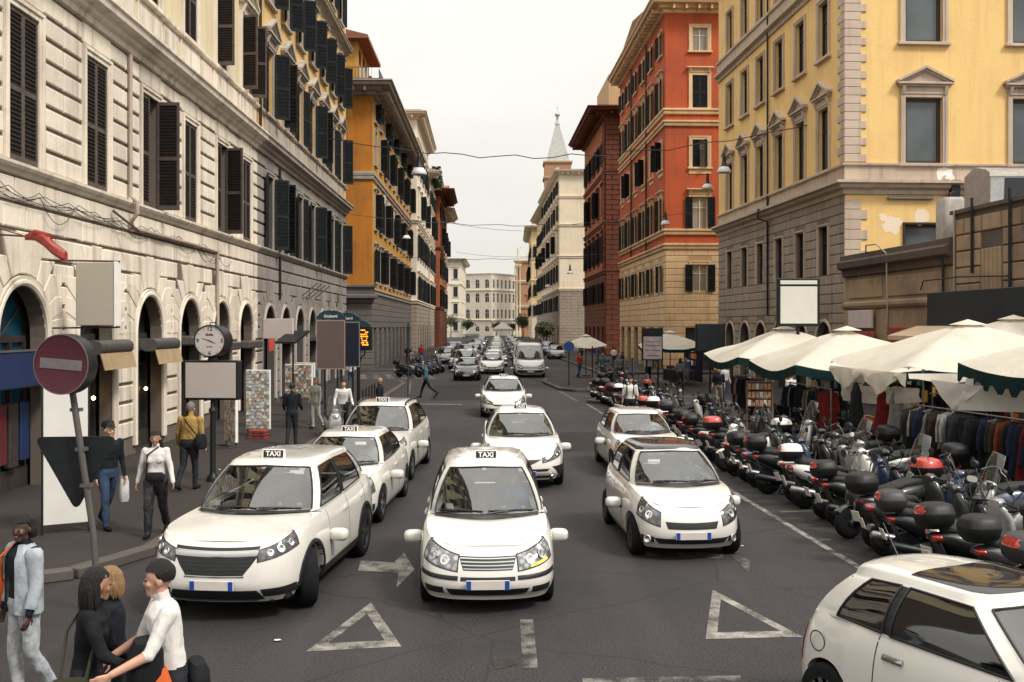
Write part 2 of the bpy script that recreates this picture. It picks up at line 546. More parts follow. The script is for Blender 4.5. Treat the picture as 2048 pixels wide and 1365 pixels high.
# litter and patches
ASPH2=mat('asphalt_patch',(.016,.014,.0138),.85,0,.3,30,.3,0,.4)
mark('asphalt_patch',[px([(870,770),(960,770),(965,800),(860,802)]),px([(1120,865),(1200,865),(1230,900),(1110,905)])],ASPH2,.003)
# ================================================================== building kit
STONE_W=plaster('stone_pale',(.72,.645,.54),(.17,.13,.10),.6,.4,.85,.09)
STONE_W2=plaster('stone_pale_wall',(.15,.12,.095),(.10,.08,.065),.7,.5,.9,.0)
CREAM_W=plaster('plaster_cream_left',(.68,.58,.39),(.36,.29,.20),.4,.3,.85,.0)
STONE_G=plaster('stone_grey',(.27,.245,.22),(.09,.08,.075),.5,.45,.85,.10)
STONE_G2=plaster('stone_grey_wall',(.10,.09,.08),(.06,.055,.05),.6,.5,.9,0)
YEL_L=plaster('plaster_yellow_left',(.66,.44,.17),(.30,.21,.11),.5,.5,.85,0)
TRIM_L=plaster('trim_grey',(.40,.36,.31),(.13,.11,.10),.55,.4,.8,.06)
YEL_R=plaster('plaster_yellow_right',(.80,.545,.22),(.50,.31,.14),.4,.45,.85,0)
TRIM_R=plaster('trim_travertine',(.52,.42,.33),(.20,.145,.11),.55,.35,.8,.06)
STONE_R=plaster('stone_brown_grey',(.33,.27,.215),(.12,.095,.08),.5,.4,.85,.08)
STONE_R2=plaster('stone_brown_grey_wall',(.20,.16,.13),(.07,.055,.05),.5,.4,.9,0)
RED_E=plaster('plaster_red',(.44,.092,.034),(.20,.05,.03),.5,.55,.85,0)
CREAM_E=plaster('trim_cream',(.68,.49,.29),(.30,.20,.12),.55,.45,.8,.05)
CREAM_E2=plaster('trim_cream_wall',(.45,.31,.17),(.25,.17,.10),.4,.3,.85,0)
ORA_M=plaster('plaster_ochre',(.44,.165,.022),(.19,.08,.022),.6,.7,.85,0,.1)
YEL_M=plaster('plaster_gold',(.50,.27,.055),(.20,.12,.045),.55,.6,.85,0)
STONE_M=plaster('stone_dark',(.14,.125,.115),(.06,.055,.05),.4,.4,.85,.08)
BRICK_F=plaster('brick_brown',(.15,.05,.028),(.07,.03,.02),.4,.5,.85,.12,.15)
ORA_F=plaster('plaster_burnt_orange',(.36,.115,.045),(.17,.065,.035),.4,.4,.85,0)
CREAM_G=plaster('plaster_pale_cream',(.70,.60,.45),(.38,.31,.23),.35,.35,.85,0)
YEL_H=plaster('plaster_pale_yellow',(.72,.55,.30),(.40,.30,.18),.3,.3,.85,0)
BROWN_D=plaster('wall_brown_old',(.34,.24,.155),(.11,.08,.062),.45,1.0,.9,.08,.12)
BROWN_D2=plaster('wall_brown_dark',(.11,.085,.07),(.05,.04,.035),.6,.5,.9,.05)
WHITE_K=plaster('plaster_off_white',(.74,.68,.57),(.45,.39,.31),.3,.3,.85,0)
BROWN_I=plaster('church_brick',(.40,.215,.125),(.2,.12,.08),.35,.4,.85,0)
SPIRE=plaster('spire_slate',(.42,.42,.40),(.24,.22,.2),.5,.4,.7,0)
ROOF_T=plaster('roof_tile',(.26,.105,.06),(.12,.06,.045),.4,.5,.85,0)
GL_DARK=glass('window_glass_dark')
GL_GREY=glass('window_glass_grey',(.085,.10,.105),.12)
GL_WARM=glass('window_glass_curtain',(.30,.27,.21),.25)
SHUT_B=mat('shutter_brown',(.020,.0155,.0135),.8,0,.25,6,.12)
SHUT_F=mat('shutter_frame',(.085,.066,.055),.65,0,.25,6,.25)
SHUT_D=mat('shutter_dark',(.010,.012,.0125),.8,0,.3,5,.12)
SHUT_D2=mat('shutter_dark_frame',(.020,.023,.024),.8,0,.3,5,.12)
SASH_B=mat('sash_brown',(.028,.018,.016),.5,0,.2,6)
SASH_W=mat('sash_white',(.62,.58,.5),.5,0,.1,6)
METAL_D=mat('metal_dark',(.02,.023,.025),.45,.6,.2,8)
METAL_G=mat('metal_grey',(.22,.22,.22),.4,.8,.2,8)
IRON=mat('rusted_iron',(.10,.055,.04),.7,.3,.3,12)
BLACK=mat('black_plastic',(.012,.014,.016),.45,0,.25,8)
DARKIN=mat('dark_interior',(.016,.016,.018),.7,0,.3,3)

def wall_mb(L,z0,z1,ops,depth=.3,mi=0):
    """flat wall along x facing -y with real openings; ops: (a,z,w,h,arch)"""
    m=MB()
    A=sorted({0,L}|{round(o[0]-o[2]/2,4) for o in ops}|{round(o[0]+o[2]/2,4) for o in ops})
    Z=sorted({z0,z1}|{round(o[1],4) for o in ops}|{round(o[1]+o[3],4) for o in ops})
    A=[a for a in A if 0<=a<=L]; Z=[z for z in Z if z0<=z<=z1]
    for i in range(len(A)-1):
        for j in range(len(Z)-1):
            ca=(A[i]+A[i+1])/2; cz=(Z[j]+Z[j+1])/2
            if any(abs(ca-o[0])<o[2]/2 and o[1]<cz<o[1]+o[3] for o in ops): continue
            m.poly([(A[i],0,Z[j]),(A[i+1],0,Z[j]),(A[i+1],0,Z[j+1]),(A[i],0,Z[j+1])],mi)
    for a,z,w,h,arch in ops:
        x0=a-w/2; x1=a+w/2; zt=z+h
        if arch:
            r=w/2; zs=zt-r; N=14
            pr=[(a-r*cos(pi*k/N),zs+r*sin(pi*k/N)) for k in range(N+1)]
            for k in range(N):
                (xa,za),(xb,zb)=pr[k],pr[k+1]
                m.poly([(xa,0,za),(xb,0,zb),(xb,0,zt),(xa,0,zt)],mi)
                m.poly([(xa,0,za),(xa,depth,za),(xb,depth,zb),(xb,0,zb)],mi)
        else:
            zs=zt
            m.poly([(x0,0,zt),(x0,depth,zt),(x1,depth,zt),(x1,0,zt)],mi)
        m.poly([(x0,0,z),(x0,depth,z),(x0,depth,zs),(x0,0,zs)],mi)
        m.poly([(x1,0,z),(x1,0,zs),(x1,depth,zs),(x1,depth,z)],mi)
        m.poly([(x0,0,z),(x1,0,z),(x1,depth,z),(x0,depth,z)],mi)
    return m
def stone_mesh(w,h,m,proud=.035,ch=.026):
    def mk():
        b=MB(); c=ch
        bk=[(0,0,0),(w,0,0),(w,0,h),(0,0,h)]
        f1=[(0,-proud+c*.7,0),(w,-proud+c*.7,0),(w,-proud+c*.7,h),(0,-proud+c*.7,h)]
        f2=[(c,-proud,c),(w-c,-proud,c),(w-c,-proud,h-c),(c,-proud,h-c)]
        b.poly(f2)
        for k in range(4):
            k2=(k+1)%4
            b.poly([f1[k],f1[k2],f2[k2],f2[k]]); b.poly([bk[k],bk[k2],f1[k2],f1[k]])
        return b.mesh('stone',m)
    return cached(('stone',round(w,3),round(h,3),m.name,proud),mk)
class Fac:
    """one facade of a building: x along, -y outwards, z up, in the root's frame"""
    def __init__(s,root,ox,oy,th,L):
        s.root=root; s.ox=ox-root.location.x; s.oy=oy-root.location.y; s.th=th; s.L=L
        s.stones=[]
    def loc(s,a,o=0,z=0):
        return (s.ox+a*cos(s.th)+o*sin(s.th),s.oy+a*sin(s.th)-o*cos(s.th),z)
    def put(s,name,me,a=0,o=0,z=0,parent=None,rz=0):
        return obj(name,me,s.root,s.loc(a,o,z),s.th+rz)
    def build(s,name,mb,mats,a=0,o=0,z=0,smooth=None):
        return s.put(name,mb.mesh(name,mats,smooth),a,o,z)
    def courses(s,parent,z0,z1,ch,bw,ops,m,gap=.03,a0=0,a1=None,proud=.035,cap=300,margin=.0,skip=None,hgap=.048):
        """rows of dressed stones around the openings; parent is the wall part"""
        a1=s.L if a1 is None else a1
        n=max(1,round((z1-z0)/ch)); ch=(z1-z0)/n; rest=MB(); cnt=0
        for k in range(n):
            za=z0+k*ch; zb=za+ch; iv=[(a0,a1)]
            for (a,z,w,h,arch) in ops:
                if z>=zb-.01 or z+h<=za+.01: continue
                hw=w/2+margin
                if arch:
                    zs=z+h-w/2
                    if za>zs: hw=sqrt(max(0,(w/2+margin)**2-(za-zs)**2))
                    if hw<.05: continue
                nv=[]
                for (p,q) in iv:
                    if a-hw>=q or a+hw<=p: nv.append((p,q)); continue
                    if a-hw>p: nv.append((p,a-hw))
                    if a+hw<q: nv.append((a+hw,q))
                iv=nv
            for (p,q) in iv:
                L=q-p
                if L<.12: continue
                c=max(1,round(L/bw)); w=L/c
                off=.5 if (k%2 and c>2) else 0
                cuts=[p+w*i for i in range(c+1)]
                if off: cuts=[p]+[p+w*(i+.5) for i in range(c)]+[q]
                for i in range(len(cuts)-1):
                    w2=round(cuts[i+1]-cuts[i]-gap,2); 
                    if w2<.06: continue
                    h2=round(ch-hgap,3); aa=cuts[i]+gap/2; zz=za+hgap/2
                    if skip and skip(aa+w2/2,zz+h2/2): continue
                    if cnt<cap:
                        me=stone_mesh(w2,h2,m,proud); cnt+=1
                        o=obj('stone',me,parent,(aa,random.uniform(0,.012),zz))
                    else:
                        rest.add(_smb(w2,h2,proud),Matrix.Translation((aa,random.uniform(0,.01),zz)))
        if rest.f:
            r=rest.build('stone_courses',m,parent); tag(r,kind='stuff')
def _smb(w,h,proud,c=.02):
    b=MB()
    bk=[(0,0,0),(w,0,0),(w,0,h),(0,0,h)]
    f2=[(c,-proud,c),(w-c,-proud,c),(w-c,-proud,h-c),(c,-proud,h-c)]
    b.poly(f2)
    for k in range(4):
        k2=(k+1)%4; b.poly([bk[k],bk[k2],f2[k2],f2[k]])
    return b
def shutter_mesh(w,h,mf,ms,lod=0,sx=1):
    """louvred leaf, hinge at x=0, closed plane y=0, outside -y"""
    def mk():
        b=MB(); t=.022; fr=.07
        b.box(0,fr,-t,t,0,h,0); b.box(w-fr,w,-t,t,0,h,0)
        for z0,z1 in ((0,.13),(h*.46,h*.46+.1),(h-.09,h)): b.box(fr,w-fr,-t,t,z0,z1,0)
        sp=.085 if lod==0 else .15
        for za,zb in ((.13,h*.46),(h*.46+.1,h-.09)):
            n=int((zb-za)/sp); st=(zb-za)/n
            for k in range(n):
                z=za+k*st
                b.poly([(fr,-t*.8,z),(w-fr,-t*.8,z),(w-fr,t*.6,z+st*.95),(fr,t*.6,z+st*.95)],1)
                if lod==0: b.poly([(fr,-t*.8,z),(fr,-t*.8,z+.012),(w-fr,-t*.8,z+.012),(w-fr,-t*.8,z)],1)
        b.poly([(fr,0,.1),(w-fr,0,.1),(w-fr,0,h-.05),(fr,0,h-.05)],1)
        b.v=[(x*sx,y,z) for x,y,z in b.v]
        return b.mesh('shutter',[mf,ms])
    return cached(('shut',round(w,2),round(h,2),mf.name,lod,sx),mk)
def surround_mesh(style,w,h,m,sw=.2,sp=.07,k=1.0):
    """stone frame of a window, origin at the middle of the sill line"""
    def mk():
        b=MB(); x=w/2
        b.chbox(-x-sw,-x,-sp,.03,0,h+sw,.012); b.chbox(x,x+sw,-sp,.03,0,h+sw,.012)
        b.chbox(-x,x,-sp+.002,.03,h,h+sw,.012)
        b.chbox(-x-sw,-x-sw*.45,-sp-.03,-sp+.004,0,h+sw-.05,.008); b.chbox(x+sw*.45,x+sw,-sp-.03,-sp+.004,0,h+sw-.05,.008)
        b.chbox(-x-sw-.003,x+sw+.003,-sp-.034,-sp+.006,h+sw-.09,h+sw-.004,.008)
        if style!='nosill': b.chbox(-x-sw-.1,x+sw+.1,-sp-.11,.02,-.14,-.004,.015)
        if style=='apron':
            b.chbox(-x-sw,x+sw,-sp+.02,.02,-.5,-.16,.01)
        top=h+sw
        if style in('hood','pediment'):
            b.chbox(-x-sw-.02,x+sw+.02,-sp-.01,.02,top+.003,top+.3*k,.01)
            b.chbox(-x-sw-.18,x+sw+.18,-sp-.22,.02,top+.3*k+.002,top+.3*k+.1,.015)
            b.chbox(-x-sw-.10,x+sw+.10,-sp-.12,.02,top+.3*k-.08,top+.3*k,.01)
            for sg in (-1,1):
                cx=sg*(x+sw*.5)
                b.prism([(-sp-.18,top+.3*k-.08),(-sp-.06,top-.12),(.0,top-.12),(.0,top+.3*k-.08)],cx-.07,cx+.07)
        if style=='pediment':
            zb=top+.3*k+.1; X=x+sw+.18; H=.58*k
            for sg in (-1,1):
                # raking mouldings
                for (o0,th,dz) in ((-sp-.25,.12,0),(-sp-.15,.1,-.1)):
                    p=[(sg*X,zb+dz),(0,zb+H+dz),(0,zb+H+th+dz),(sg*X,zb+th*.9+dz)]
                    fr=[(a,o0,z) for a,z in p]; bk=[(a,.0,z) for a,z in p]
                    b.poly(fr if sg>0 else fr[::-1]); 
                    for q in range(4):
                        q2=(q+1)%4; b.poly([fr[q],bk[q],bk[q2],fr[q2]])
            b.poly([(-X+.1,-sp-.04,zb),(X-.1,-sp-.04,zb),(0,-sp-.04,zb+H)])
        return b.mesh('window',m)
    return cached(('sur',style,round(w,2),round(h,2),m.name,sw,sp,k),mk)
def sash_mesh(w,h,m,bars=1,cross=1):
    def mk():
        b=MB(); x=w/2; t=.06 if bars else .15
        b.box(-x,-x+t,0,.05,0,h); b.box(x-t,x,0,.05,0,h); b.box(-x+t,x-t,0,.05,0,t); b.box(-x+t,x-t,0,.05,h-t,h)
        if bars: b.box(-t*.6,t*.6,-.004,.05,t,h-t)
        if cross: b.box(-x+t,x-t,.004,.045,h*.66,h*.66+.05)
        return b.mesh('sash',m)
    return cached(('sash',round(w,2),round(h,2),m.name,bars,cross),mk)
def pane_mesh(w,h,m,name='pane'):
    def mk():
        b=MB(); b.box(-w/2,w/2,0,.02,0,h); return b.mesh(name,m)
    return cached(('pane',round(w,2),round(h,2),m.name,name),mk)
def window(F,a,z,w,h,style='plain',trim=None,sash=None,gl=None,shut=None,mf=None,ms=None,lod=0,depth=.2,sw=.2,k=1.0,bars=1,cross=1):
    """shut: None | (left angle, right angle) in degrees from closed"""
    me=surround_mesh(style,w,h,trim,sw,.07,k)
    o=F.put('window',me,a,0,z)
    obj('pane',pane_mesh(w-.06,h-.04,gl or GL_DARK),o,(0,depth+.02,.02))
    if sash: obj('sash',sash_mesh(w,h,sash,bars,cross),o,(0,depth-.035,0))
    if shut:
        sm=shutter_mesh(w/2,h,mf,ms,lod)
        y=-.01 if max(abs(shut[0]),abs(shut[1]))>120 else -.03
        if shut[0] is not None: obj('shutter',sm,o,(-w/2,-.11 if shut[0]>100 else .0,0),-radians(shut[0]))
        if shut[1] is not None: obj('shutter',shutter_mesh(w/2,h,mf,ms,lod,-1),o,(w/2,-.11 if shut[1]>100 else .0,0),radians(shut[1]))
    return o
def cornice_mb(L,prof,e0=0,e1=0):
    """prof: (outward, z) from bottom to top, closed against the wall"""
    b=MB(); P=([(0.02,prof[0][1])]+[(-o,z) for o,z in prof]+[(0.02,prof[-1][1])])[::-1]
    n=len(P); b.v=[(y*(1 if e0>0 else 0),y,z) for y,z in P]+[(L-y*(1 if e1>0 else 0),y,z) for y,z in P]
    for k in range(n):
        k2=(k+1)%n; b.f.append((k,n+k,n+k2,k2)); b.m.append(0)
    b.f.append(tuple(range(n))); b.f.append(tuple(range(n,2*n))[::-1]); b.m+=[0,0]
    return b
def modillions(mb,L,z,h,d,step,w=.16,o0=0,e0=0,e1=0):
    n=int((L+e0+e1)/step)
    for k in range(n):
        a=-e0+(k+.5)*(L+e0+e1)/n
        mb.box(a-w/2,a+w/2,-d,-o0,z,z+h)
STRING=[(.0,0),(.08,.02),(.1,.1),(.05,.14),(.14,.2),(.14,.28),(0,.3)]
def sprof(z,d=1,s=1): return [(o*d,z+q*s) for o,q in STRING]
def bigprof(z,d=.6,h=.7): return [(0,z),(d*.15,z+h*.05),(d*.18,z+h*.28),(d*.4,z+h*.36),(d*.45,z+h*.55),(d*.85,z+h*.62),(d*.9,z+h*.82),(d,z+h*.9),(d,z+h),(0,z+h+.02)]
# ================================================================== left street front (two houses)
TH_L=atan2(1,-.0196)
def arch_trim(w,h,m,tw=.2,pr=.09):
    """moulded archivolt and jambs round an arch of width w, crown height h"""
    def mk():
        b=MB(); r=w/2; zs=h-r; N=18
        def outline(rr): return [(-rr,0.35)]+[(-rr*cos(pi*k/N),zs+rr*sin(pi*k/N)) for k in range(N+1)]+[(rr,0.35)]
        prof=[(r,.02),(r,-pr*.6),(r+tw*.25,-pr),(r+tw*.55,-pr),(r+tw*.62,-pr*.7),(r+tw,-pr*.9),(r+tw,.0)]
        rows=[[(x,o,z) for x,z in outline(rr)] for rr,o in prof]
        b.grid(rows)
        return b.mesh('arch_trim',m,35)
    return cached(('at',w,h,m.name,tw),mk)
ZLIM=[3.62,4.1,4.56,4.82,5.30,5.34,5.30,4.82,4.56,4.1,3.62]
def vskip(A,w,h):
    zs=h-w/2
    def f(x,z):
        for a in A:
            dx=x-a
            if abs(dx)<1.76 and z>zs-.05:
                t=atan2(z-zs,-dx); k=int(max(0,min(10,t/pi*11)))
                if z<ZLIM[k]-.2: return True
        return False
    return f
def voussoirs(F,wall,a,w,h,m,n=11,cap=True):
    """radiating stones cut square to the courses"""
    r=w/2+.215; zs=h-w/2; XL=1.765
    for k in range(n):
        t0=pi*k/n; t1=pi*(k+1)/n; zl=ZLIM[k]-zs
        def mk():
            b=MB(); pr=.06; g=.02
            def hit(t):
                x=-cos(t); z=sin(t); sx=XL/max(1e-4,abs(x)); sz=zl/max(1e-4,z)
                return ((x*min(sx,sz),zs+z*min(sx,sz)),0 if sx<sz else 1)
            (p0,s0),(p1,s1)=hit(t0),hit(t1)
            q=[(-r*cos(t0),zs+r*sin(t0)),p0]
            if s0!=s1: q.append((math.copysign(XL,-cos((t0+t1)/2)),zs+zl))
            q+=[p1,(-r*cos(t1),zs+r*sin(t1))]
            cx=sum(p[0] for p in q)/len(q); cz=sum(p[1] for p in q)/len(q)
            def ins(p,d):
                v=Vector((cx-p[0],cz-p[1])); L=v.length; return (p[0]+v.x/L*d,p[1]+v.y/L*d)
            o1=[ins(p,g*1.4) for p in q]; o2=[ins(p,g*2.8) for p in q]; N=len(q)
            b.poly([(x,-pr,z) for x,z in o2])
            for i in range(N):
                j=(i+1)%N
                b.poly([(o1[i][0],-pr*.6,o1[i][1]),(o1[j][0],-pr*.6,o1[j][1]),(o2[j][0],-pr,o2[j][1]),(o2[i][0],-pr,o2[i][1])])
                b.poly([(o1[i][0],0,o1[i][1]),(o1[j][0],0,o1[j][1]),(o1[j][0],-pr*.6,o1[j][1]),(o1[i][0],-pr*.6,o1[i][1])])
            return b.mesh('voussoir_stone',m)
        me=cached(('vou',k,w,h,m.name),mk)
        obj('voussoir_stone',me,wall,(a,random.uniform(0,.012),0))
def build_left(name,label,Y0,Y1,bays,st,stw,up,trim,cap,style2,shA,shB,white):
    o0=(lx(Y0),Y0); L=(Y1-Y0)/cos(.0196)
    root=thing(name,label,'building',(o0[0],o0[1],0))
    F=Fac(root,o0[0],o0[1],TH_L,L)
    A=[(y-Y0)/cos(.0196) for y in bays]
    arches=[(a,0.0,2.08,4.25,True) for a in A]
    w1=[(a,6.66,1.26,3.0,False) for a in A]
    w2=[(a,12.22,1.3,2.75,False) for a in A]
    w3=[(a,16.9,1.2,2.5,False) for a in A]
    w4=[(a,22.0,1.15,2.0,False) for a in A]
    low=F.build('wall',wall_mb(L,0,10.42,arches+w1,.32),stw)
    sk=vskip(A,2.08,4.25)
    F.courses(low,.55,4.8,.472,1.0,arches,st,cap=110,margin=.22,skip=sk,proud=.05,hgap=.075)
    F.courses(low,4.8,6.38,.48,.92,[],st,cap=100,skip=sk,proud=.05,hgap=.07)
    F.courses(low,6.62,10.36,.468,.86,[(a,z,w+.42,h+.9,b) for a,z,w,h,b in w1],st,cap=130,proud=.055,hgap=.085)
    upw=F.build('wall',wall_mb(L,10.42,26,w2+w3+w4,.3),up)
    for k,a in enumerate(A):
        F.put('arch_trim',arch_trim(2.08,4.25,trim),a,0,0)
        voussoirs(F,low,a,2.08,4.25,st)
        window(F,a,6.66,1.26,3.0,'nosill',trim,SASH_B,GL_DARK,shA[k%len(shA)],SHUT_F if white else SHUT_D2,SHUT_B if white else SHUT_D,0 if white else 1,.24,.2)
        window(F,a,12.22,1.3,2.75,style2,trim,SASH_B,GL_DARK,shB[k%len(shB)],SHUT_F if white else SHUT_D2,SHUT_B if white else SHUT_D,0 if white else 1,.22,.2,1.0)
        window(F,a,16.9,1.2,2.5,'hood',trim,SASH_B,GL_DARK,(160,115),SHUT_D2,SHUT_D,1,.22,.18)
        window(F,a,22.0,1.15,2.0,'plain',trim,SASH_B,GL_DARK,(165,165),SHUT_D2,SHUT_D,1,.22,.15)
        b=MB(); b.chbox(a-.82,a+.82,-.05,.01,9.90,10.36,.02); F.build('lintel',b,st)
        # panel under the upper window and its neighbours
        b=MB()
        for (p,q) in ((a-.95,a+.95),):
            b.chbox(p,q,-.05,.02,11.12,12.05,.012); b.chbox(p+.14,q-.14,-.075,-.045,11.26,11.92,.01)
        F.build('panel',b,trim)
        if k+1<len(A):
            b=MB(); p=a+1.15; q=A[k+1]-1.15
            if q-p>.4:
                b.chbox(p,q,-.03,.02,11.16,12.0,.01); b.chbox(p+.12,q-.12,-.05,-.025,11.3,11.88,.01)
                F.build('panel',b,trim)
    F.build('ledge',cornice_mb(L,[(0,6.38),(.06,6.4),(.1,6.46),(.16,6.5),(.2,6.56),(.2,6.62),(0,6.64)]),trim)
    c=cornice_mb(L,bigprof(10.4,.55,.62)); 
    F.build('cornice',c,trim)
    F.build('sill_band',cornice_mb(L,[(0,12.06),(.1,12.07),(.13,12.12),(.13,12.2),(0,12.21)]),trim)
    c=cornice_mb(L,bigprof(20.45,.5,.5)); F.build('cornice',c,trim)
    c=cornice_mb(L,bigprof(24.9,.9,.9)); modillions(c,L,25.05,.25,.6,.7); F.build('cornice',c,trim)
    # body of the house behind the front
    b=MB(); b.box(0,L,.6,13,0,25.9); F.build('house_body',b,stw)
    b=MB(); b.prism([(-.2,26.03),(13.2,26.03),(6.5,29)],-.2,L+.2); F.build('roof',b,ROOF_T)
    return root,F,A
CL=(0,0); OP=(150,150)
bayA=[16.1,19.75,23.4,27.05,30.65,34.2,37.6]
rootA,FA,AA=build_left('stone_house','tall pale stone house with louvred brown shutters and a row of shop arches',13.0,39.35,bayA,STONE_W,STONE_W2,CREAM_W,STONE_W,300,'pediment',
    [CL,CL,CL,(0,88),CL,(0,80),CL],[CL,CL,CL,CL,CL,(95,0),(100,100)],True)
bayB=[41.6,44.8,48.1,51.4,54.6,57.8,60.9]
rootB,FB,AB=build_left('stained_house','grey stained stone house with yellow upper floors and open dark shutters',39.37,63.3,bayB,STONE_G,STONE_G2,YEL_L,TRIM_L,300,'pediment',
    [(172,125),(120,170),(172,172)],[(168,122),(110,168),(170,165)],False)
# drain pipe and conduits on the pale house
def pipe(F,pts,r,m,name='drain_pipe'):
    b=MB(); b.tube([(a,-o,z) for a,o,z in pts],r,8); return F.build(name,b,m,smooth=40)
ya=lambda Y:(Y-13.0)
PIPE=plaster('pipe_paint',(.40,.33,.27),(.16,.12,.1),.5,.4,.6,0)
pipe(FA,[(ya(25.3),.13,10.35),(ya(25.3),.13,6.75),(ya(25.3),.3,6.6),(ya(25.3),.3,6.3),(ya(25.35),.13,6.1),(ya(25.5),.13,5.95),(ya(31.2),.13,5.95),(ya(33.3),.13,5.92),(ya(33.35),.13,3.2)],.055,PIPE)
pipe(FB,[(.15,.12,20.3),(.15,.12,11.2)],.06,METAL_D)
pipe(FB,[(AB[0]+1.6,.12,10.3),(AB[0]+1.6,.12,4.6)],.05,METAL_D)
for k in range(4):
    pipe(FB,[(AB[2]+.2+k*1.2,.1,4.9),(AB[2]+.75+k*1.2,.75,5.55)],.03,METAL_D,'flag_bracket')
# drooping cables over the arches
CAB=mat('cable_black',(.025,.022,.022),.6,0,.2,10)
def cable_pts(p,q,sag,n=14):
    p=Vector(p); q=Vector(q)
    return [tuple(p.lerp(q,k/n)-Vector((0,0,sag*4*(k/n)*(1-k/n)))) for k in range(n+1)]
rnd=random.Random(3)
for st in range(5):
    pts=[]; a=ya(14.2+st*.4); z=6.2-.03*st
    for k in range(8):
        q=a+rnd.uniform(1.6,3.1); sg=rnd.uniform(.06,.22)+(.3 if rnd.random()<.25 else 0); z2=6.18-.035*st-.015*k
        pts+=cable_pts((a,.1+.012*st,z),(q,.1+.012*st,z2),sg,8)[:-1]; a=q; z=z2
        if a>ya(34): break
    b=MB(); b.tube([(x,-y,zz) for x,y,zz in pts],.008,5); FA.build('cable',b,CAB)
# bracket stubs
b=MB(); b.tube([(ya(24.2),-.1,6.25),(ya(24.8),-.6,5.75)],.03,6); FA.build('flag_bracket',b,IRON)
# ---- shop fronts in the arches
TIMBER=mat('shop_timber',(.035,.028,.026),.5,0,.3,5)
SHOPGL=glass('shop_glass',(.02,.024,.026),.05)
AWN_BOX=mat('awning_box',(.055,.05,.048),.55,0,.25,5)
TAN=mat('awning_tan',(.30,.215,.12),.9,0,.12,3)
BLUE_G=glass('shop_blue_glass',(.008,.06,.10),.25)
BLUE_S=mat('shop_blue_sign',(.008,.022,.085),.5,0,.15,3)
STEEL=mat('steel_frame',(.30,.29,.28),.35,.8,.15,8)
WARM=emit('shop_lamp',(1.0,.72,.38),7)
GOODS=[mat('goods_%s'%n,c,.7,0,.2,5) for n,c in (('red',(.45,.05,.04)),('orange',(.6,.2,.05)),('cream',(.6,.52,.4)),('teal',(.05,.2,.22)),('navy',(.03,.05,.12)),('yellow',(.65,.42,.05)),('white',(.65,.62,.58)))]
GM_WINE=mat('wine_board',(.10,.012,.015),.6,0,.3,4)
def shopfront(F,k,a,kind):
    w=2.08; zs=4.25-1.04
    b=MB()
    # lunette
    N=14; pts=[(a-1.04*cos(pi*i/N),zs+1.04*sin(pi*i/N)) for i in range(N+1)]
    b.poly([(x,.5,z) for x,z in pts],1)
    b.box(a-1.04,a+1.04,.42,.5,zs-.1,zs+.04,0)
    for i in range(1,5):
        t=pi*i/5; b.tube([(a,.46,zs),(a-1.02*cos(t),.46,zs+1.02*sin(t))],.022,5,0)
    b.box(a-1.04,a+1.04,.5,.54,0.1,zs-.1,1)
    for x in (-1.02,-.36,.34,.96): b.box(a+x,a+x+.07,.4,.5,0.1,zs-.1,0)
    b.box(a-1.04,a+1.04,.41,.5,2.35,2.45,0); b.box(a-1.04,a+1.04,.38,.5,.1,.55,0)
    o=F.build('shop_front',b,[TIMBER,BLUE_G if kind=='blue' else SHOPGL])
    if kind=='awning':
        c=MB()
        c.loft([(a-1.0,-.32,2.95,.22,.17,2.6),(a+1.0,-.32,2.95,.22,.17,2.6)],16,'x')
        c.box(a-1.02,a+1.02,-.1,.45,2.8,3.1)
        F.build('awning_box',c,AWN_BOX,smooth=40)
        c=MB(); n=16
        c.grid([[(a-.98+1.96*i/n,-.5-.02*sin(i*2.1)-.05*j,2.82-.19*j) for j in range(3)] for i in range(n+1)])
        c.grid([[(a-.98+1.96*i/n,-.485-.02*sin(i*2.1)-.05*j,2.82-.19*j) for j in range(3)] for i in range(n+1)],flip=True)
        F.build('awning_valance',c,TAN)
        c=MB(); 
        for x,z in ((-.62,1.9),(-.62,1.35),(.7,1.7)): c.ball((a+x,.33,z),.05,8,6)
        F.build('lamp_bulb',c,WARM)
    if kind=='blue':
        c=MB(); c.chbox(a-1.5,a+1.1,-.28,.0,2.25,2.95,.02); F.build('shop_sign',c,BLUE_S)
        c=MB(); c.box(a-1.5,a+1.1,-.3,-.27,2.95,2.99); F.build('sign_trim',c,STEEL)
        for j,m in enumerate((TIMBER,GM_WINE,TIMBER,BLUE_S)):
            c=MB(); c.chbox(a-.95+j*.48,a-.57+j*.48,.25,.38,.6+.1*(j%2),1.9,.02); F.build('display_board',c,m)
    return o
for k,a in enumerate(AA): shopfront(FA,k,a,'blue' if k<=1 else ('awning' if k in (2,3) else 'plain'))
for k,a in enumerate(AB): shopfront(FB,k,a,'plain')
# roller housings and dark hoods over the other arches
for F,k,z in ((FA,4,3.0),(FA,5,2.75),(FA,6,2.75),(FB,1,2.8),(FB,3,2.8),(FB,4,2.8)):
    a=(AA if F is FA else AB)[k]
    c=MB(); c.chbox(a-1.05,a+1.05,-.42,.3,z-.14,z+.14,.04); F.build('shop_hood',c,AWN_BOX)
# metal shop vent grilles in the lunettes
for k in (2,3):
    c=MB()
    for j in range(9): c.box(AA[k]-.22,AA[k]+.22,.38,.44,3.35+j*.07,3.38+j*.07)
    FA.build('vent_grille',c,METAL_D)
# pink merchandise hung in the far arches
for k,z,m in ((0,3.1,1),(0,2.4,0),(1,3.15,1)):
    c=MB(); n=10
    c.grid([[(AB[k]-.5+i*.1,-.1-.03*sin(i*1.7),z+.6-.6*j/2) for j in range(3)] for i in range(n+1)])
    c.grid([[(AB[k]-.5+i*.1,-.08-.03*sin(i*1.7),z+.6-.6*j/2) for j in range(3)] for i in range(n+1)],flip=True)
    FB.build('hanging_cloth',c,GOODS[m])
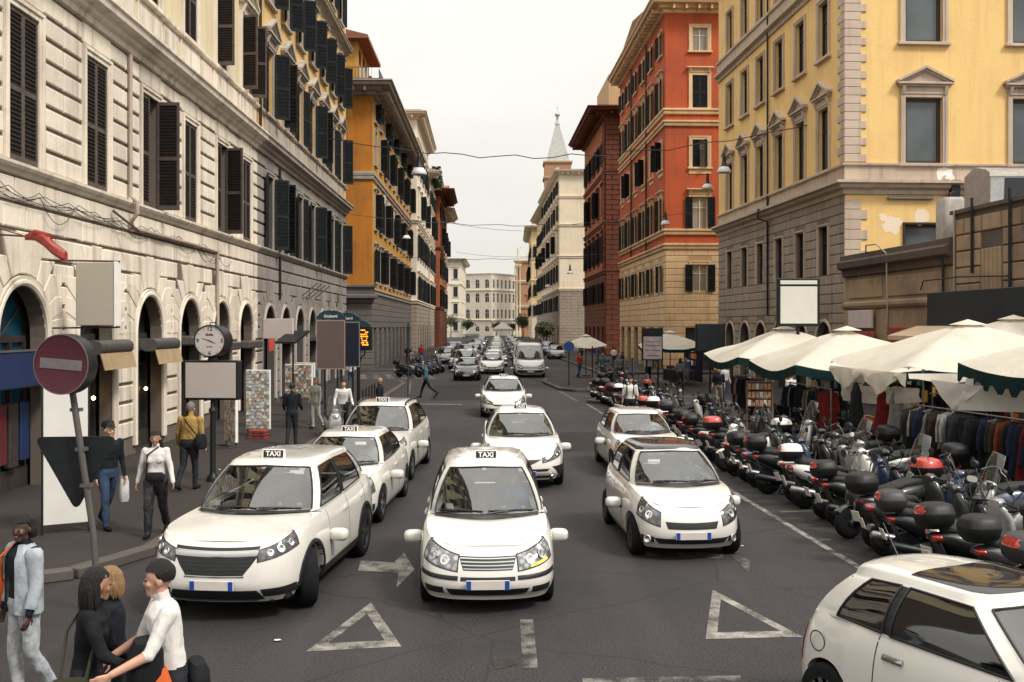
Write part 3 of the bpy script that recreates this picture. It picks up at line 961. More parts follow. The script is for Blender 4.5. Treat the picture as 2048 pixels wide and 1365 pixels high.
# ================================================================== yellow corner house on the right
CC=(14.85,44.4); CF=(13.6,65.5)
thS=atan2(CC[1]-CF[1],CC[0]-CF[0]); LS=sqrt((CC[0]-CF[0])**2+(CC[1]-CF[1])**2)
thFr=thS+pi/2
rootC=thing('corner_house','yellow corner house with travertine quoins and pedimented windows behind the market','building',(CC[0],CC[1],0))
FS=Fac(rootC,CF[0],CF[1],thS,LS)
FF=Fac(rootC,CC[0],CC[1],thFr,16)
aS=[2.7,5.9,8.95,12.2,15.44,18.6]; aF=[3.6,8.55,13.5]
mez=[(a,5.8,1.2,2.3,False) for a in aS]; gar=[(a,0,1.9,3.62,True) for a in aS]
n1=[(a,10.72,1.3,2.95,False) for a in aS]; n2=[(a,16.05,1.25,2.65,False) for a in aS]; n3=[(a,20.75,1.2,2.5,False) for a in aS]
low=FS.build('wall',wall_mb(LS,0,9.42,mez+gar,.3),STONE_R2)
FS.courses(low,.4,4.9,.44,.95,gar,STONE_R,cap=0,margin=.16)
FS.courses(low,4.9,9.36,.44,.95,[(a,z,w+.3,h+.3,b) for a,z,w,h,b in mez],STONE_R,cap=260)
FS.build('wall',wall_mb(LS,9.42,26,n1+n2+n3,.28),YEL_R)
for a in aS:
    FS.put('arch_trim',arch_trim(1.9,3.62,TRIM_R,.16,.06),a)
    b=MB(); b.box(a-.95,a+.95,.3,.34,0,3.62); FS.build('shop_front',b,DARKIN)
    window(FS,a,5.8,1.2,2.3,'nosill',TRIM_R,SASH_B,GL_DARK,sw=.13)
    window(FS,a,10.72,1.3,2.95,'pediment',TRIM_R,SASH_B,GL_DARK,sw=.2,k=1.0)
    window(FS,a,16.05,1.25,2.65,'plain',TRIM_R,SASH_B,GL_DARK,sw=.2)
    window(FS,a,20.75,1.2,2.5,'plain',TRIM_R,SASH_B,GL_DARK,sw=.18)
f0=[(a,5.4,1.75,2.6,False) for a in aF]; f1=[(a,10.72,1.7,2.95,False) for a in aF]; f2=[(a,16.15,1.7,2.65,False) for a in aF]; f3=[(a,20.75,1.5,2.5,False) for a in aF]
FF.build('wall',wall_mb(16,0,26,f0+f1+f2+f3,.3),YEL_R)
for a in aF:
    window(FF,a,5.4,1.75,2.6,'nosill',SASH_B,SASH_B,GL_GREY,sw=.08,bars=0,cross=0)
    window(FF,a,10.72,1.7,2.95,'pediment',TRIM_R,SASH_B,GL_GREY,sw=.24,k=1.05,bars=0,cross=0)
    window(FF,a,16.15,1.7,2.65,'plain',TRIM_R,SASH_B,GL_GREY,sw=.26,bars=0,cross=0)
    window(FF,a,20.75,1.5,2.5,'plain',TRIM_R,SASH_B,GL_GREY,sw=.2,bars=0,cross=0)
# bands and cornices run round the corner
for F,L,e0,e1,dz in ((FS,LS,0,.0,0),(FF,16,.0,0,.003)):
    m=MB(); m.box(-(0 if F is FS else .05),L+(.05 if F is FS else 0),-.05-dz,.02,9.95+dz,10.62+dz); F.build('frieze',m,TRIM_R)
    F.build('sill_band',cornice_mb(L,[(0,10.56+dz),(.12,10.58+dz),(.16,10.62+dz),(.16,10.7+dz),(0,10.715+dz)],e0 if F is FS else .16,.16 if F is FS else 0),TRIM_R)
    F.build('cornice',cornice_mb(L,[(0,9.3+dz),(.1,9.32+dz),(.14,9.5+dz),(.34,9.6+dz),(.38,9.72+dz),(.55,9.78+dz),(.55,9.9+dz),(0,9.96+dz)],0 if F is FS else .55,.55 if F is FS else 0),TRIM_R)
    F.build('cornice',cornice_mb(L,[(0,19.35+dz),(.1,19.4+dz),(.12,19.6+dz),(.34,19.7+dz),(.34,19.85+dz),(.1,19.9+dz),(.1,20.5+dz),(.2,20.55+dz),(.2,20.68+dz),(0,20.7+dz)],0 if F is FS else .34,.34 if F is FS else 0),TRIM_R)
    c=cornice_mb(L,bigprof(25.0+dz,.9,.9),0 if F is FS else .9,.9 if F is FS else 0); F.build('cornice',c,TRIM_R)
# quoins
z=10.75; k=0
while z<24.9:
    if not(19.3<z+.37 and z<20.7):
        wF=1.0 if k%2==0 else .76; wS=.5 if k%2==0 else .8
        for F,w,a0 in ((FF,wF,-.04),(FS,wS,LS+.04-wS)):
            me=stone_mesh(round(w,2),.352,TRIM_R,.055,.016)
            F.put('quoin_stone',me,a0,0,z+.01)
    z+=.372; k+=1
z=4.6; k=0
while z<8.9:
    wF=1.05 if k%2==0 else .76
    FF.put('quoin_stone',stone_mesh(round(wF,2),.43,TRIM_R,.055,.016),-.04,0,z); z+=.45; k+=1
m=MB(); m.box(0,1.0,-.02,.0,0,25); 
b=MB(); b.box(.36,15.9,.36,LS-.36,0,25.95); bo=FF.build('house_body',b,YEL_R)
pipe(FS,[(10.55,.12,25),(10.55,.12,9.9),(10.55,.66,9.85),(10.55,.66,9.35),(10.55,.12,9.2),(10.55,.12,4)],.06,METAL_D)
# plaster patches, white fixings, strip lamp and duct on the camera-facing front
PATCH=plaster('patch_plaster',(.80,.68,.52),(.7,.5,.3),.2,.3,.9,0)
def disc(F,a,z,r,o,m,name='plaster_patch',seed=0):
    rr=random.Random(seed); n=18; b=MB()
    b.poly([(a+r*(1+.25*rr.uniform(-1,1))*cos(2*pi*k/n)*-1,-o,z+r*(1+.25*rr.uniform(-1,1))*sin(2*pi*k/n)) for k in range(n)][::-1]); return F.build(name,b,m)
disc(FF,1.75,8.3,.2,.004,PATCH,seed=1); disc(FF,2.15,7.95,.42,.006,PATCH,seed=2); disc(FF,3.5,8.35,.36,.004,PATCH,seed=3)
for k,a in enumerate((4.6,6.3,7.9)):
    disc(FF,a,10.18,.4,.06,MATS.get('white_cement') or plaster('white_cement',(.8,.78,.72),(.6,.5,.4),.2,.3,.8,0),'cement_fixing',k+5)
    b=MB(); b.chbox(a-.12,a+.12,-.24,0,9.97,10.2,.03); FF.build('cement_fixing',b,MATS['white_cement'])
b=MB(); b.chbox(1.9,4.0,-.18,-.05,9.1,9.22,.02); FF.build('strip_lamp',b,METAL_G)
b=MB(); b.chbox(4.7,5.1,-.4,-.02,3.5,9.95,.02); FF.build('flue_duct',b,METAL_D)

# ================================================================== old low shop building in front of it
Y0d,Y1d=44.1,24.0
P0=Vector((rx(Y0d)-.12,Y0d)); P1=Vector((rx(Y1d)-.12,Y1d)); LD=(P1-P0).length
thD=atan2(P1.y-P0.y,P1.x-P0.x)
rootD=thing('low_shop_building','old stained brown single-storey shop building behind the market umbrellas','building',(P0.x,P0.y,0))
FD=Fac(rootD,P0.x,P0.y,thD,LD)
split=9.7
wl=FD.build('wall',wall_mb(split,0,6.1,[(2.2,0,2.2,3.0,False),(6.6,0,2.6,3.0,False)],.3),BROWN_D)
wn=FD.build('wall',wall_mb(LD-split,0,7.3,[(4.2,0,6.6,3.6,False)],.3),BROWN_D2,split)
FD.courses(wn,3.75,7.1,.56,1.15,[(2.4,4.3,1.3,1.75,False)],BROWN_D,gap=.05,a0=.1,a1=LD-split,proud=.07,cap=120)
# fan of upright stones set in the courses
for k in range(5):
    FD.put('voussoir_stone',stone_mesh(.22,1.62,BROWN_D,.085),split+1.8+k*.25,0,4.35)
c=cornice_mb(split,[(0,5.55),(.12,5.6),(.14,5.85),(.35,5.95),(.38,6.2),(.22,6.3),(.22,6.5),(0,6.55)]); FD.build('cornice',c,BROWN_D2)
c=cornice_mb(split,[(0,4.15),(.1,4.2),(.16,4.3),(.16,4.42),(0,4.5)]); FD.build('string_course',c,BROWN_D)
for a0,a1 in ((.5,3.9),(4.4,8.9)):
    b=MB(); b.chbox(a0,a1,-.05,.01,4.62,5.4,.02); FD.build('wall_panel',b,BROWN_D)
for a in (.35,4.15,9.3):
    b=MB(); b.chbox(a-.28,a+.28,-.09,.01,0,4.12,.02); FD.build('pilaster',b,BROWN_D)
for a0,a1,z in ((1.1,3.3,3.0),(5.3,7.9,3.0)):
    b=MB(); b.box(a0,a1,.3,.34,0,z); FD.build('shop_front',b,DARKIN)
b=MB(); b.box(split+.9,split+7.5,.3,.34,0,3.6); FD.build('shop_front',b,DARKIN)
b=MB(); b.box(split-.02,split,.02,6,0,7.3); b.box(0,split-.03,.31,6,0,6.1); b.box(split+.0,LD,.31,6,0,7.28); FD.build('house_body',b,BROWN_D2)
b=MB(); b.box(split-.2,LD,-.1,.3,7.29,7.42); FD.build('coping',b,BROWN_D2)
pipe(FD,[(split+.15,.12,7.4),(split+.15,.12,3.0)],.035,PIPE)
for a,z0,z1 in ((split+1.35,5.2,7.7),(split+3.6,3.9,7.7),(split-.6,3.9,6.0)): pipe(FD,[(a,.13,z1),(a,.13,z0)],.05,METAL_D,'vertical_rod')
pipe(FD,[(split-1.5,.5,4.75),(split-1.1,.6,5.05),(split+.9,.3,5.1),(split+3.5,.15,5.0)],.025,METAL_D,'cable_bracket')
pipe(FD,[(2.6,.15,6.4),(3.2,.4,6.75),(4.4,.5,6.7),(4.9,.3,6.3),(5.0,.3,4.2),(4.8,.25,3.2)],.03,PIPE,'white_conduit')
REDS=mat('sign_red_worn',(.30,.035,.03),.6,0,.35,2.5)
PINK=mat('blank_panel_pink',(.55,.47,.46),.6,0,.05,2)
BLK=mat('fascia_black',(.006,.012,.017),.5,0,.3,2)
def board(F,a0,a1,z0,z1,o,m,name,th=.1,frame=None):
    b=MB(); b.chbox(a0,a1,-o-th,-o,z0,z1,.015); r=F.build(name,b,m)
    return r
# signs are fixed to the shop building and move with it
board(FD,.9,3.3,3.35,4.1,.12,PINK,'blank_sign')
board(FD,.9,3.6,2.2,3.2,.15,REDS,'shop_sign'); board(FD,5.0,8.0,2.5,3.4,.15,REDS,'shop_sign')
board(FD,split-1.1,split+8.5,3.35,4.62,.12,BLK,'black_fascia',.35)
b=MB()
for i in range(1): b.poly([(split-1.9,-.45,3.45),(split+2.2,-.45,3.45),(split+2.2,-1.55,3.1),(split-1.9,-1.55,3.1)]); b.poly([(split-1.9,-.45,3.42),(split-1.9,-1.55,3.07),(split+2.2,-1.55,3.07),(split+2.2,-.45,3.42)]); b.poly([(split-1.9,-1.55,3.1),(split+2.2,-1.55,3.1),(split+2.2,-1.55,2.95),(split-1.9,-1.55,2.95)])
FD.build('awning',b,mat('awning_beige',(.55,.42,.27),.9,0,.12,3))
# plant on its roof
alu=mat('aluminium',(.5,.5,.5),.35,.8,.15,6)
ru=thing('roof_awning_unit','grey metal awning box standing on the low building under the yellow front','box',(17.9,36.2,7.28))
b=MB(); b.prism([(-1.0,0),(1.0,0),(1.0,1.7),(.2,1.95),(-.7,1.75),(-1.05,1.55)],-1.0,4.6,0)
b.box(-.5,2.0,-1.06,-1.0,.15,1.4,1); b.box(2.15,4.5,-1.06,-1.0,.15,1.4,1); b.box(-1.05,4.65,-1.1,-1.04,1.45,1.6,2)
b.build('housing',[alu,GL_DARK,SASH_W],ru)
tk=thing('roof_tank','white plastic water tank on the low roof beside the black flue','tank',(17.0,38.6,6.5))
b=MB(); b.loft([(0,0,0,.42,.4,5),(.1,0,0,.45,.43,5),(1.75,0,0,.45,.43,5),(1.9,0,0,.38,.36,5)],20,'z'); b.build('shell',mat('tank_grey',(.38,.35,.31),.6,0,.2,4),tk,smooth=40)
b=MB(); b.tube([(0,0,1.9),(0,0,2.1),(.15,0,2.15)],.03,6); b.build('spout',IRON,tk)
# ================================================================== houses farther along the street
def house(name,label,side,corner,far,fw,H,floors,nb,nf,wallm,trim,rust=None,rz=0,strings=(),eave=.8,style='plain',sash=SASH_B,shut=None,lod=1,gl=None,base=None,front_style=None,ww=1.1,sw=.16,quoin=None,tiled=True,fgl=None,cap=0,fshut=None):
    """side 'R' houses stand right of the street; corner = street corner nearest the camera"""
    root=thing(name,label,'building',(corner[0],corner[1],0))
    C=Vector(corner); Fv=Vector(far); d=(C-Fv) if side=='R' else (Fv-C); Ls=d.length; th=atan2(d.y,d.x)
    S=Fac(root,Fv.x,Fv.y,th,Ls) if side=='R' else Fac(root,C.x,C.y,th,Ls)
    thf=th+pi/2 if side=='R' else th-pi/2
    fo=C if side=='R' else C-Vector((cos(thf),sin(thf)))*fw
    R=Fac(root,fo.x,fo.y,thf,fw)
    for F,L,n,is_f in ((S,Ls,nb,False),(R,fw,nf,True)):
        A=[L*(k+.5)/n for k in range(n)] if n else []
        ops=[(a,z,ww,h,False) for a in A for z,h in floors]
        gops=[(a,0,min(2.2,L/max(1,n)*.6),3.3,False) for a in A]
        dz=.003 if is_f else 0
        if rust:
            w=F.build('wall',wall_mb(L,0,rz,[o for o in ops if o[1]<rz]+gops,.28),base or rust)
            F.courses(w,.4,rz-.04,.5,1.3,[(a,z,w_+sw*2+.02,h+.2,b) for a,z,w_,h,b in ops if z<rz]+gops,rust,cap=cap if is_f else 0,gap=.03)
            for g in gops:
                b=MB(); b.box(g[0]-g[2]/2,g[0]+g[2]/2,.26,.3,0,3.3); F.build('shop_front',b,DARKIN)
        w=F.build('wall',wall_mb(L,rz,H,[o for o in ops if o[1]>=rz],.28),wallm)
        for i,a in enumerate(A):
            for j,(z,h) in enumerate(floors):
                st=style[j] if isinstance(style,(list,tuple)) else style
                sh=shut[(i*3+j*5)%len(shut)] if shut else None
                if is_f and fshut is not None: sh=fshut[j]
                window(F,a,z,ww,h,st,trim,sash,(fgl if is_f and fgl else gl),sh,SHUT_D2,SHUT_D,lod,.16,sw,.8)
        for sz in strings:
            c=cornice_mb(L,sprof(sz+dz,1.6,1.6),0 if (side=='R')!=is_f else .22,.22 if (side=='R')!=is_f else 0); F.build('string_course',c,trim)
        e=eave
        c=cornice_mb(L,bigprof(H-.05+dz,e,.9),e if (side=='R')==is_f else 0,e if (side=='R')!=is_f else 0)
        modillions(c,L,H+.1,.3,e*.75,.9); F.build('cornice',c,trim)
    b=MB(); 
    if side=='R': b.box(.3,fw-.05,.3,Ls-.05,0,H); R.build('house_body',b,wallm)
    else: b.box(.05,fw-.3,.3,Ls-.05,0,H); R.build('house_body',b,wallm)
    if tiled:
        b=MB(); b.prism([(-eave,H+.9),(Ls+.4,H+.9),(Ls*.5,H+.9+min(3,fw*.2))],-eave*.5 if side=='R' else 0,fw+(eave*.5 if side=='L' else 0)); R.build('roof',b,ROOF_T)
    return root,S,R
SHO=[(165,165),(110,120),(165,165),(172,172),None,(168,168)]
# red house
_,SE,RE=house('red_house','tall red-orange corner house with cream window frames and cream rusticated base','R',(11.66,75.6),(10.78,99.4),10.5,27.2,
    [(6.05,2.05),(10.75,2.5),(15.5,2.1),(20.0,2.5),(24.35,1.75)],6,2,RED_E,CREAM_E,CREAM_E,9.3,(9.25,10.35,18.6,19.5),1.3,
    ['nosill','hood','apron','hood','plain'],SASH_W,SHO,1,None,CREAM_E2,ww=1.15,sw=.28,fgl=GL_WARM,cap=140,fshut=[(178,178),(178,178),(0,60),(0,0),None])
pipe(SE,[(8,.15,27),(8,.15,9.6)],.07,METAL_D); pipe(SE,[(16,.15,27),(16,.15,9.6)],.07,METAL_D)
# brown brick house
_,SFh,RFh=house('brick_house','dark brown brick house with deep overhanging eaves next to the red house','R',(10.33,110),(9.6,131.7),6,26.5,
    [(6.0,2.3),(10.6,3.0),(16.0,2.9),(21.6,2.4)],5,0,ORA_F,BRICK_F,BRICK_F,9.2,(9.2,14.6,20.2),2.2,['nosill','hood','hood','plain'],SASH_B,SHO,1,None,BRICK_F,ww=1.3,sw=.25)
wF=MB()
RFh.courses(RFh.root.children[0],0,0.1,.5,1,[],BRICK_F) if False else None
rf=RFh.build('quoin_wall',wall_mb(6,.0,26.4,[],.2),BRICK_F,0,.06); RFh.courses(rf,.2,26.2,.55,1.6,[],BRICK_F,gap=.05,proud=.09,cap=100)
rq=SFh.build('quoin_wall',wall_mb(2.2,9.3,26.3,[],.2),BRICK_F,19.5,.06); SFh.courses(rq,9.4,26.2,.55,1.1,[],BRICK_F,gap=.05,a1=2.2,proud=.09,cap=100)
b=MB(); b.box(.5,5.5,1,12,27.4,31.5); RFh.build('rooftop_room',b,CREAM_E2)
# cream houses
house('cream_house','tall pale cream house with balconies beyond the brown brick house','R',(8.1,170),(6.5,214),7.5,29.2,
    [(6,2.6),(11.0,3.0),(16.4,3.0),(21.6,2.8),(26.2,2.2)],7,0,CREAM_G,CREAM_G,STONE_R,9.5,(9.4,15,20.4,25.2),1.0,['nosill','hood','hood','hood','plain'],SASH_B,SHO,1,None,STONE_R2,ww=1.4,sw=.3,tiled=True)
house('buff_house','buff house with shuttered balconies between two cream houses','R',(7.4,216),(6.2,246),7.5,28.5,
    [(6,2.6),(11.5,3.2),(17,3.0),(22.4,2.6)],6,0,YEL_H,CREAM_G,STONE_R,9.5,(9.4,15.2,20.8),1.8,['nosill','hood','hood','plain'],SASH_B,SHO,1,None,STONE_R2,ww=1.6,sw=.3)
house('pale_yellow_house','pale yellow house with dark shutters at the far right of the street','R',(5.0,255),(5.0,296),8.0,28.0,
    [(6,2.6),(11,3),(16,3),(21,2.8)],7,2,YEL_H,CREAM_G,CREAM_G,8.5,(8.5,14.8,20.2),1.8,'hood',SASH_B,SHO,1,None,CREAM_E2,ww=1.6,sw=.3)
# ochre house on the left
_,SM,RM=house('ochre_house','ochre corner house with a blank orange end wall and dark stone base','L',(-10.85,77.4),(lx(114),114),9,21.4,
    [(6.9,2.6),(11.1,2.7),(16.2,2.6),(19.6,1.3)],10,0,YEL_M,TRIM_L,STONE_M,6.2,(5.9,14.8),1.7,["hood","hood","plain","plain"],SASH_B,[(165,165),(105,110),None,(110,110)],1,None,STONE_M,ww=1.15,sw=.16)
rw=RM.build('end_wall',wall_mb(9,6.35,21.3,[(7.0,19.7,.9,1.0,False)],.2),ORA_M,0,.03)
b=MB(); b.box(6.5,7.5,.15,.2,19.6,20.8); RM.build('pane',b,GL_DARK)
RM.build('string_course',cornice_mb(9,sprof(14.8,1.6,2.2),0,.3),TRIM_L,0,.035)
c=cornice_mb(9,[(0,5.2),(.1,5.25),(.15,5.5),(.5,5.6),(.5,5.8),(.2,5.9),(.2,6.4),(.35,6.45),(.35,6.6),(0,6.65)],0,.4); RM.build('cornice',c,STONE_M,0,.03)
# set-back attic storeys and roof terraces
def attic(F,a0,a1,o,z,h,m,eave=.7,nw=3):
    b=MB(); b.box(a0,a1,o,o+6,z,z+h); F.build('attic_wall',b,m)
    b=MB(); b.box(a0-eave,a1+eave,o-eave,o+6.5,z+h,z+h+.25); b.prism([(o-eave,z+h+.26),(o+6.5,z+h+.26),(o+3,z+h+1.2)],a0-eave,a1+eave); F.build('attic_roof',b,ROOF_T)
    for k in range(nw):
        a=a0+(a1-a0)*(k+.5)/nw; p=MB(); p.box(a-.5,a+.5,o-.03,o+.02,z+.5,z+h-.5); F.build('attic_window',p,GL_DARK)
def railing(F,a0,a1,o,z,h=1.0,m=METAL_D,st=.25):
    b=MB(); b.tube([(a0,-o,z+h),(a1,-o,z+h)],.03,5); b.tube([(a0,-o,z+.1),(a1,-o,z+.1)],.02,5)
    n=int((a1-a0)/st)
    for k in range(n+1): b.tube([(a0+(a1-a0)*k/n,-o,z),(a0+(a1-a0)*k/n,-o,z+h)],.012,4)
    F.build('railing',b,m)
attic(SM,.4,7.5,1.2,22.3,3.4,YEL_M,.9,3); attic(SM,10,22,2.0,22.3,2.6,STONE_M,.8,4); attic(SM,26,35,2.2,22.3,2.2,YEL_M)
railing(SM,0,9.5,.5,22.3,1.1); railing(RM,0,9,.6,22.3,1.1); railing(SM,11,34,.5,22.3,.9)
# air conditioners on the ochre front
def aircon(F,a,z,m):
    b=MB(); b.chbox(a-.45,a+.45,-.42,-.05,z,z+.7,.03); b.lathe([(.0,-.43),(.26,-.43),(.26,-.425)],16,'y',(a-.1,0,z+.35)); b.box(a-.4,a-.35,-.4,0,z-.12,z); b.box(a+.35,a+.4,-.4,0,z-.12,z)
    F.build('air_conditioner',b,m)
ACM=mat('aircon_white',(.5,.48,.44),.5,0,.15,5)
for a,z in ((5.6,13.6),(9.2,13.4),(12.9,13.1),(16.6,12.8)): aircon(SM,a,z,ACM)
b=MB(); b.lathe([(.35,0),(.35,.05),(0,.06)],14,'y',(7.0,-.1,10.2)); 
for k in range(26):
    b=b if k else MB(); b.tube([(1.15,-.06,6.8+k*.55),(1.75,-.06,6.8+k*.55)],.018,4)
b.tube([(1.4,-.09,6.5),(1.4,-.09,21)],.035,6); RM.build('cable_ladder',b,METAL_D)
# more houses down the left side
house('white_house','narrow white house with a rooftop terrace beyond the ochre house','L',(lx(116)+.5,116),(lx(140)+.3,140),8,27.5,
    [(6.5,2.8),(11.5,2.8),(16.5,2.8),(21.5,2.6)],5,0,WHITE_K,CREAM_G,STONE_R,6,(6,15.4,25),1.2,'hood',SASH_B,SHO,1,None,STONE_R2,ww=1.4,sw=.3)
house('terrace_house','off-white house with a creeper-topped terrace halfway down the left side','L',(lx(141.5)+.4,141.5),(lx(156)+.2,156),8,24.5,
    [(6.5,2.8),(11.5,2.8),(16.5,2.8),(20.8,2)],5,0,CREAM_G,WHITE_K,STONE_R,6,(6,15.4),1.6,'hood',SASH_B,SHO,1,None,STONE_R2,ww=1.4,sw=.3)
house('brick_eaves_house','red brick house with wide dark eaves far down the left side','L',(lx(157)+1.0,157),(lx(173)+.9,173),9,24.0,
    [(6.5,2.8),(11.5,2.8),(16.5,2.8),(20.5,1.8)],4,0,ORA_F,BRICK_F,BRICK_F,6,(6,15.4),2.4,'hood',SASH_B,SHO,1,None,BRICK_F,ww=1.5,sw=.3)
house('rust_house','rust coloured house with projecting balconies at the far left','L',(lx(174)+.6,174),(lx(190)+.6,190),9,23.0,
    [(6.5,2.8),(11.5,2.8),(16.5,2.8)],4,0,ORA_F,CREAM_G,BRICK_F,6,(6,15.4),2.2,'hood',SASH_B,SHO,1,None,BRICK_F,ww=1.6,sw=.3)
house('white_palazzo','white four-storey palazzo standing alone at the end of the street on the left','L',(-15.2,296),(-15.4,330),6.4,22.6,
    [(2,2.6),(7.0,3.0),(12.0,3.0),(17.4,3.0)],6,2,WHITE_K,WHITE_K,None,0,(5.4,15.6),1.6,'hood',SASH_B,None,1,None,None,ww=1.3,sw=.3,tiled=False)
# pale institutional building closing the street
rootK=thing('end_building','long pale cream building with arched windows closing the street','building',(-8,345,0))
for (p,q,n) in (((-24,354),(-7,345),5),((-7,345),(4,362),8)):
    p=Vector(p);q=Vector(q);d=q-p; L=d.length; F=Fac(rootK,p.x,p.y,atan2(d.y,d.x),L)
    A=[L*(k+.5)/n for k in range(n)]; fl=[(1.5,1.8),(6.0,3.2),(11.6,3.2),(16.6,3.0)]
    ops=[(a,z,1.2 if n>5 else 1.6,h,True) for a in A for z,h in fl]
    F.build('wall',wall_mb(L,0,21.6,ops,.3),WHITE_K)
    for a,z,w,h,_ in ops:
        b=MB(); b.box(a-w/2,a+w/2,.3,.34,z,z+h); F.build('pane',b,GL_DARK)
        b=MB(); b.box(a-.05,a+.05,.2,.28,z,z+h); b.box(a-w/2,a+w/2,.2,.27,z+h*.6,z+h*.6+.1); F.build('sash',b,SASH_W)
        F.put('arch_trim',cached(('kt',w,h),lambda:_arch_simple(w,h)),a,0,z) if False else None
    for z in (5.0,15.4,21.2): F.build('string_course',cornice_mb(L,sprof(z,2.2,2.0)),WHITE_K)
b=MB(); b.poly([(-16,9.4,21.7),(1,.4,21.7),(12,17.4,21.7),(-4,30,21.7)]); b.build('roof',ROOF_T,rootK)
# church flank with pilasters and statues
rootI=thing('church','brown church front with marble pilasters and roofline statues at the far right','church',(3.4,318,0))
F=Fac(rootI,1.0,318,0,5.2)
F.build('wall',wall_mb(5.2,0,24.5,[(3.4,4,1.2,2.2,False),(3.4,11,1.2,2.4,True)],.3),BROWN_I)
for z,d in ((9,1),(17,1),(23.6,1.4)): F.build('cornice',cornice_mb(5.2,sprof(z,4*d,3),.4,.2),CREAM_G)
for a in (.5,1.5):
    b=MB(); b.loft([(0,a,-.25,.5,.5,5),(1.6,a,-.25,.5,.5,5),(1.7,a,-.25,.36,.36,2),(22,a,-.25,.3,.3,2),(22.3,a,-.25,.5,.5,3),(23.2,a,-.25,.55,.55,4)],14,'z'); F.build('column',b,CREAM_G,smooth=40)
def statue_mb(x,y,z,h):
    b=MB(); b.loft([(z,x,y,.42,.42,4),(z+.5,x,y,.42,.42,4),(z+.52,x,y,.3*h/3,.3*h/3,2),(z+.5+h*.45,x,y,.3*h/3,.26*h/3,2),(z+.5+h*.7,x,y,.36*h/3,.26*h/3,2),(z+.5+h*.82,x,y,.14*h/3,.14*h/3,2),(z+.5+h*.9,x,y,.2*h/3,.2*h/3,2),(z+.5+h,x,y,.05,.05,2)],12,'z')
    b.tube([(x+.25*h/3,y,z+.5+h*.7),(x+.6*h/3,y-.1,z+.5+h*.85)],.09*h/3,6); return b
F.build('statue',statue_mb(1.0,-.2,24.5,4.2),CREAM_G,smooth=60); F.build('statue',statue_mb(.0,-.2,19.5,3),CREAM_G,smooth=60); F.build('statue',statue_mb(3.8,-.1,24.5,2.4),CREAM_G,smooth=60)
b=MB(); b.box(.1,5.1,.31,14,0,24.5); F.build('church_body',b,BROWN_I)
# bell tower with spire
rootJ=thing('bell_tower','brown brick bell tower with a pale pointed spire above the roofs','bell tower',(15.4,338,0))
TW=4.4; b=MB(); b.box(-TW,TW,-TW,TW,0,58.6); b.build('shaft',BROWN_I,rootJ)
for z in (30,38,46,53,58.2):
    b=MB(); b.box(-TW-.5,TW+.5,-TW-.5,TW+.5,z,z+.5); b.box(-TW-.25,TW+.25,-TW-.25,TW+.25,z-.4,z-.002); b.build('string_course',CREAM_E2,rootJ)
for z in (32.5,40.5,47.5):
    for x in (-1.5,1.5):
        b=MB(); N=8; pts=[(x-.8,z),(x+.8,z)]+[(x+.8*cos(pi*k/N),z+2.6+.8*sin(pi*k/N)) for k in range(N+1)]
        b.poly([(a,-TW-.05,zz) for a,zz in pts]); b.poly([(-TW-.05,a,zz) for a,zz in pts]); b.build('belfry_opening',GL_DARK,rootJ)
b=MB(); b.lathe([(.9,-TW-.12),(.9,-TW-.1),(0,-TW-.1)],16,'y',(0,0,55.6)); b.build('clock',CREAM_G,rootJ)
b=MB(); b.lathe([(TW*1.28,0),(1.0,12.6),(.85,13)],4,'z',(0,0,58.7))
b2=MB(); b2.add(b,Matrix.Rotation(pi/4,4,'Z')); b2.build('spire',SPIRE,rootJ)
b=MB(); b.lathe([(.9,71.6),(.8,72.2),(.35,72.8),(.3,73.8),(.55,73.9),(.3,74.2),(.9,74.8),(.9,75.3),(.3,75.8),(.05,75.9)],12); b.tube([(0,0,75.9),(0,0,78)],.06,5); b.tube([(-.5,0,77.2),(.5,0,77.2)],.05,5); b.build('finial',SPIRE,rootJ,smooth=50)
# ================================================================== cars
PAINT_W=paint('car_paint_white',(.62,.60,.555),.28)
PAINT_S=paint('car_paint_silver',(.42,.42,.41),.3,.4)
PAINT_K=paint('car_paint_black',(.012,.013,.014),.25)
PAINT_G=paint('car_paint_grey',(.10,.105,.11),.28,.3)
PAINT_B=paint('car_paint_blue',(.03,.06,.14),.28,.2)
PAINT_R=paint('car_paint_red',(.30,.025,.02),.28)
CGLASS=clear('car_glass',(.55,.60,.61),.92,.03)
CGLASS_D=clear('car_glass_dark',(.10,.12,.13),.92,.03)
TYRE=mat('tyre_rubber',(.010,.010,.011),.9,0,.2,14,.15,world=False)
RIM=mat('wheel_alloy',(.30,.30,.30),.35,.85,.15,6,world=False)
RIM_D=mat('wheel_alloy_dark',(.06,.06,.065),.4,.7,.15,6,world=False)
TRIM_K=mat('black_trim',(.008,.009,.010),.5,0,.2,12,world=False)
GAPM=mat('panel_gap_black',(.03,.03,.03),.8,0,.1,5,world=False)
CHROME=mat('chrome',(.42,.42,.42),.18,1,.05,6,world=False)
FLAP=0
SEATM=mat('seat_cloth',(.05,.05,.055),.85,0,.2,8,world=False)
DASHM=mat('dashboard_plastic',(.028,.028,.03),.7,0,.15,6,world=False)
LENS=None
ROOFGL=glass('roof_glass',(.012,.012,.013),.05)
def lens_mat(name,base,amt):
    if name in MATS: return MATS[name]
    t=NT(name); v=t.objc()
    vo=t.n('TexVoronoi',Scale=14); t.l(v,vo.inputs['Vector'])
    c=t.mix(t.rng(vo.outputs['Distance'],.1,.6),base,sc3(base,amt))
    t.bsdf(c,.08,.35,.6,1.0); MATS[name]=t.m; return t.m
LENS=lens_mat('headlamp_lens',(.42,.43,.44),.25)
LENS_R=lens_mat('tail_lamp_lens',(.30,.012,.012),.6)
LENS_A=lens_mat('indicator_lens',(.62,.22,.03),.7)
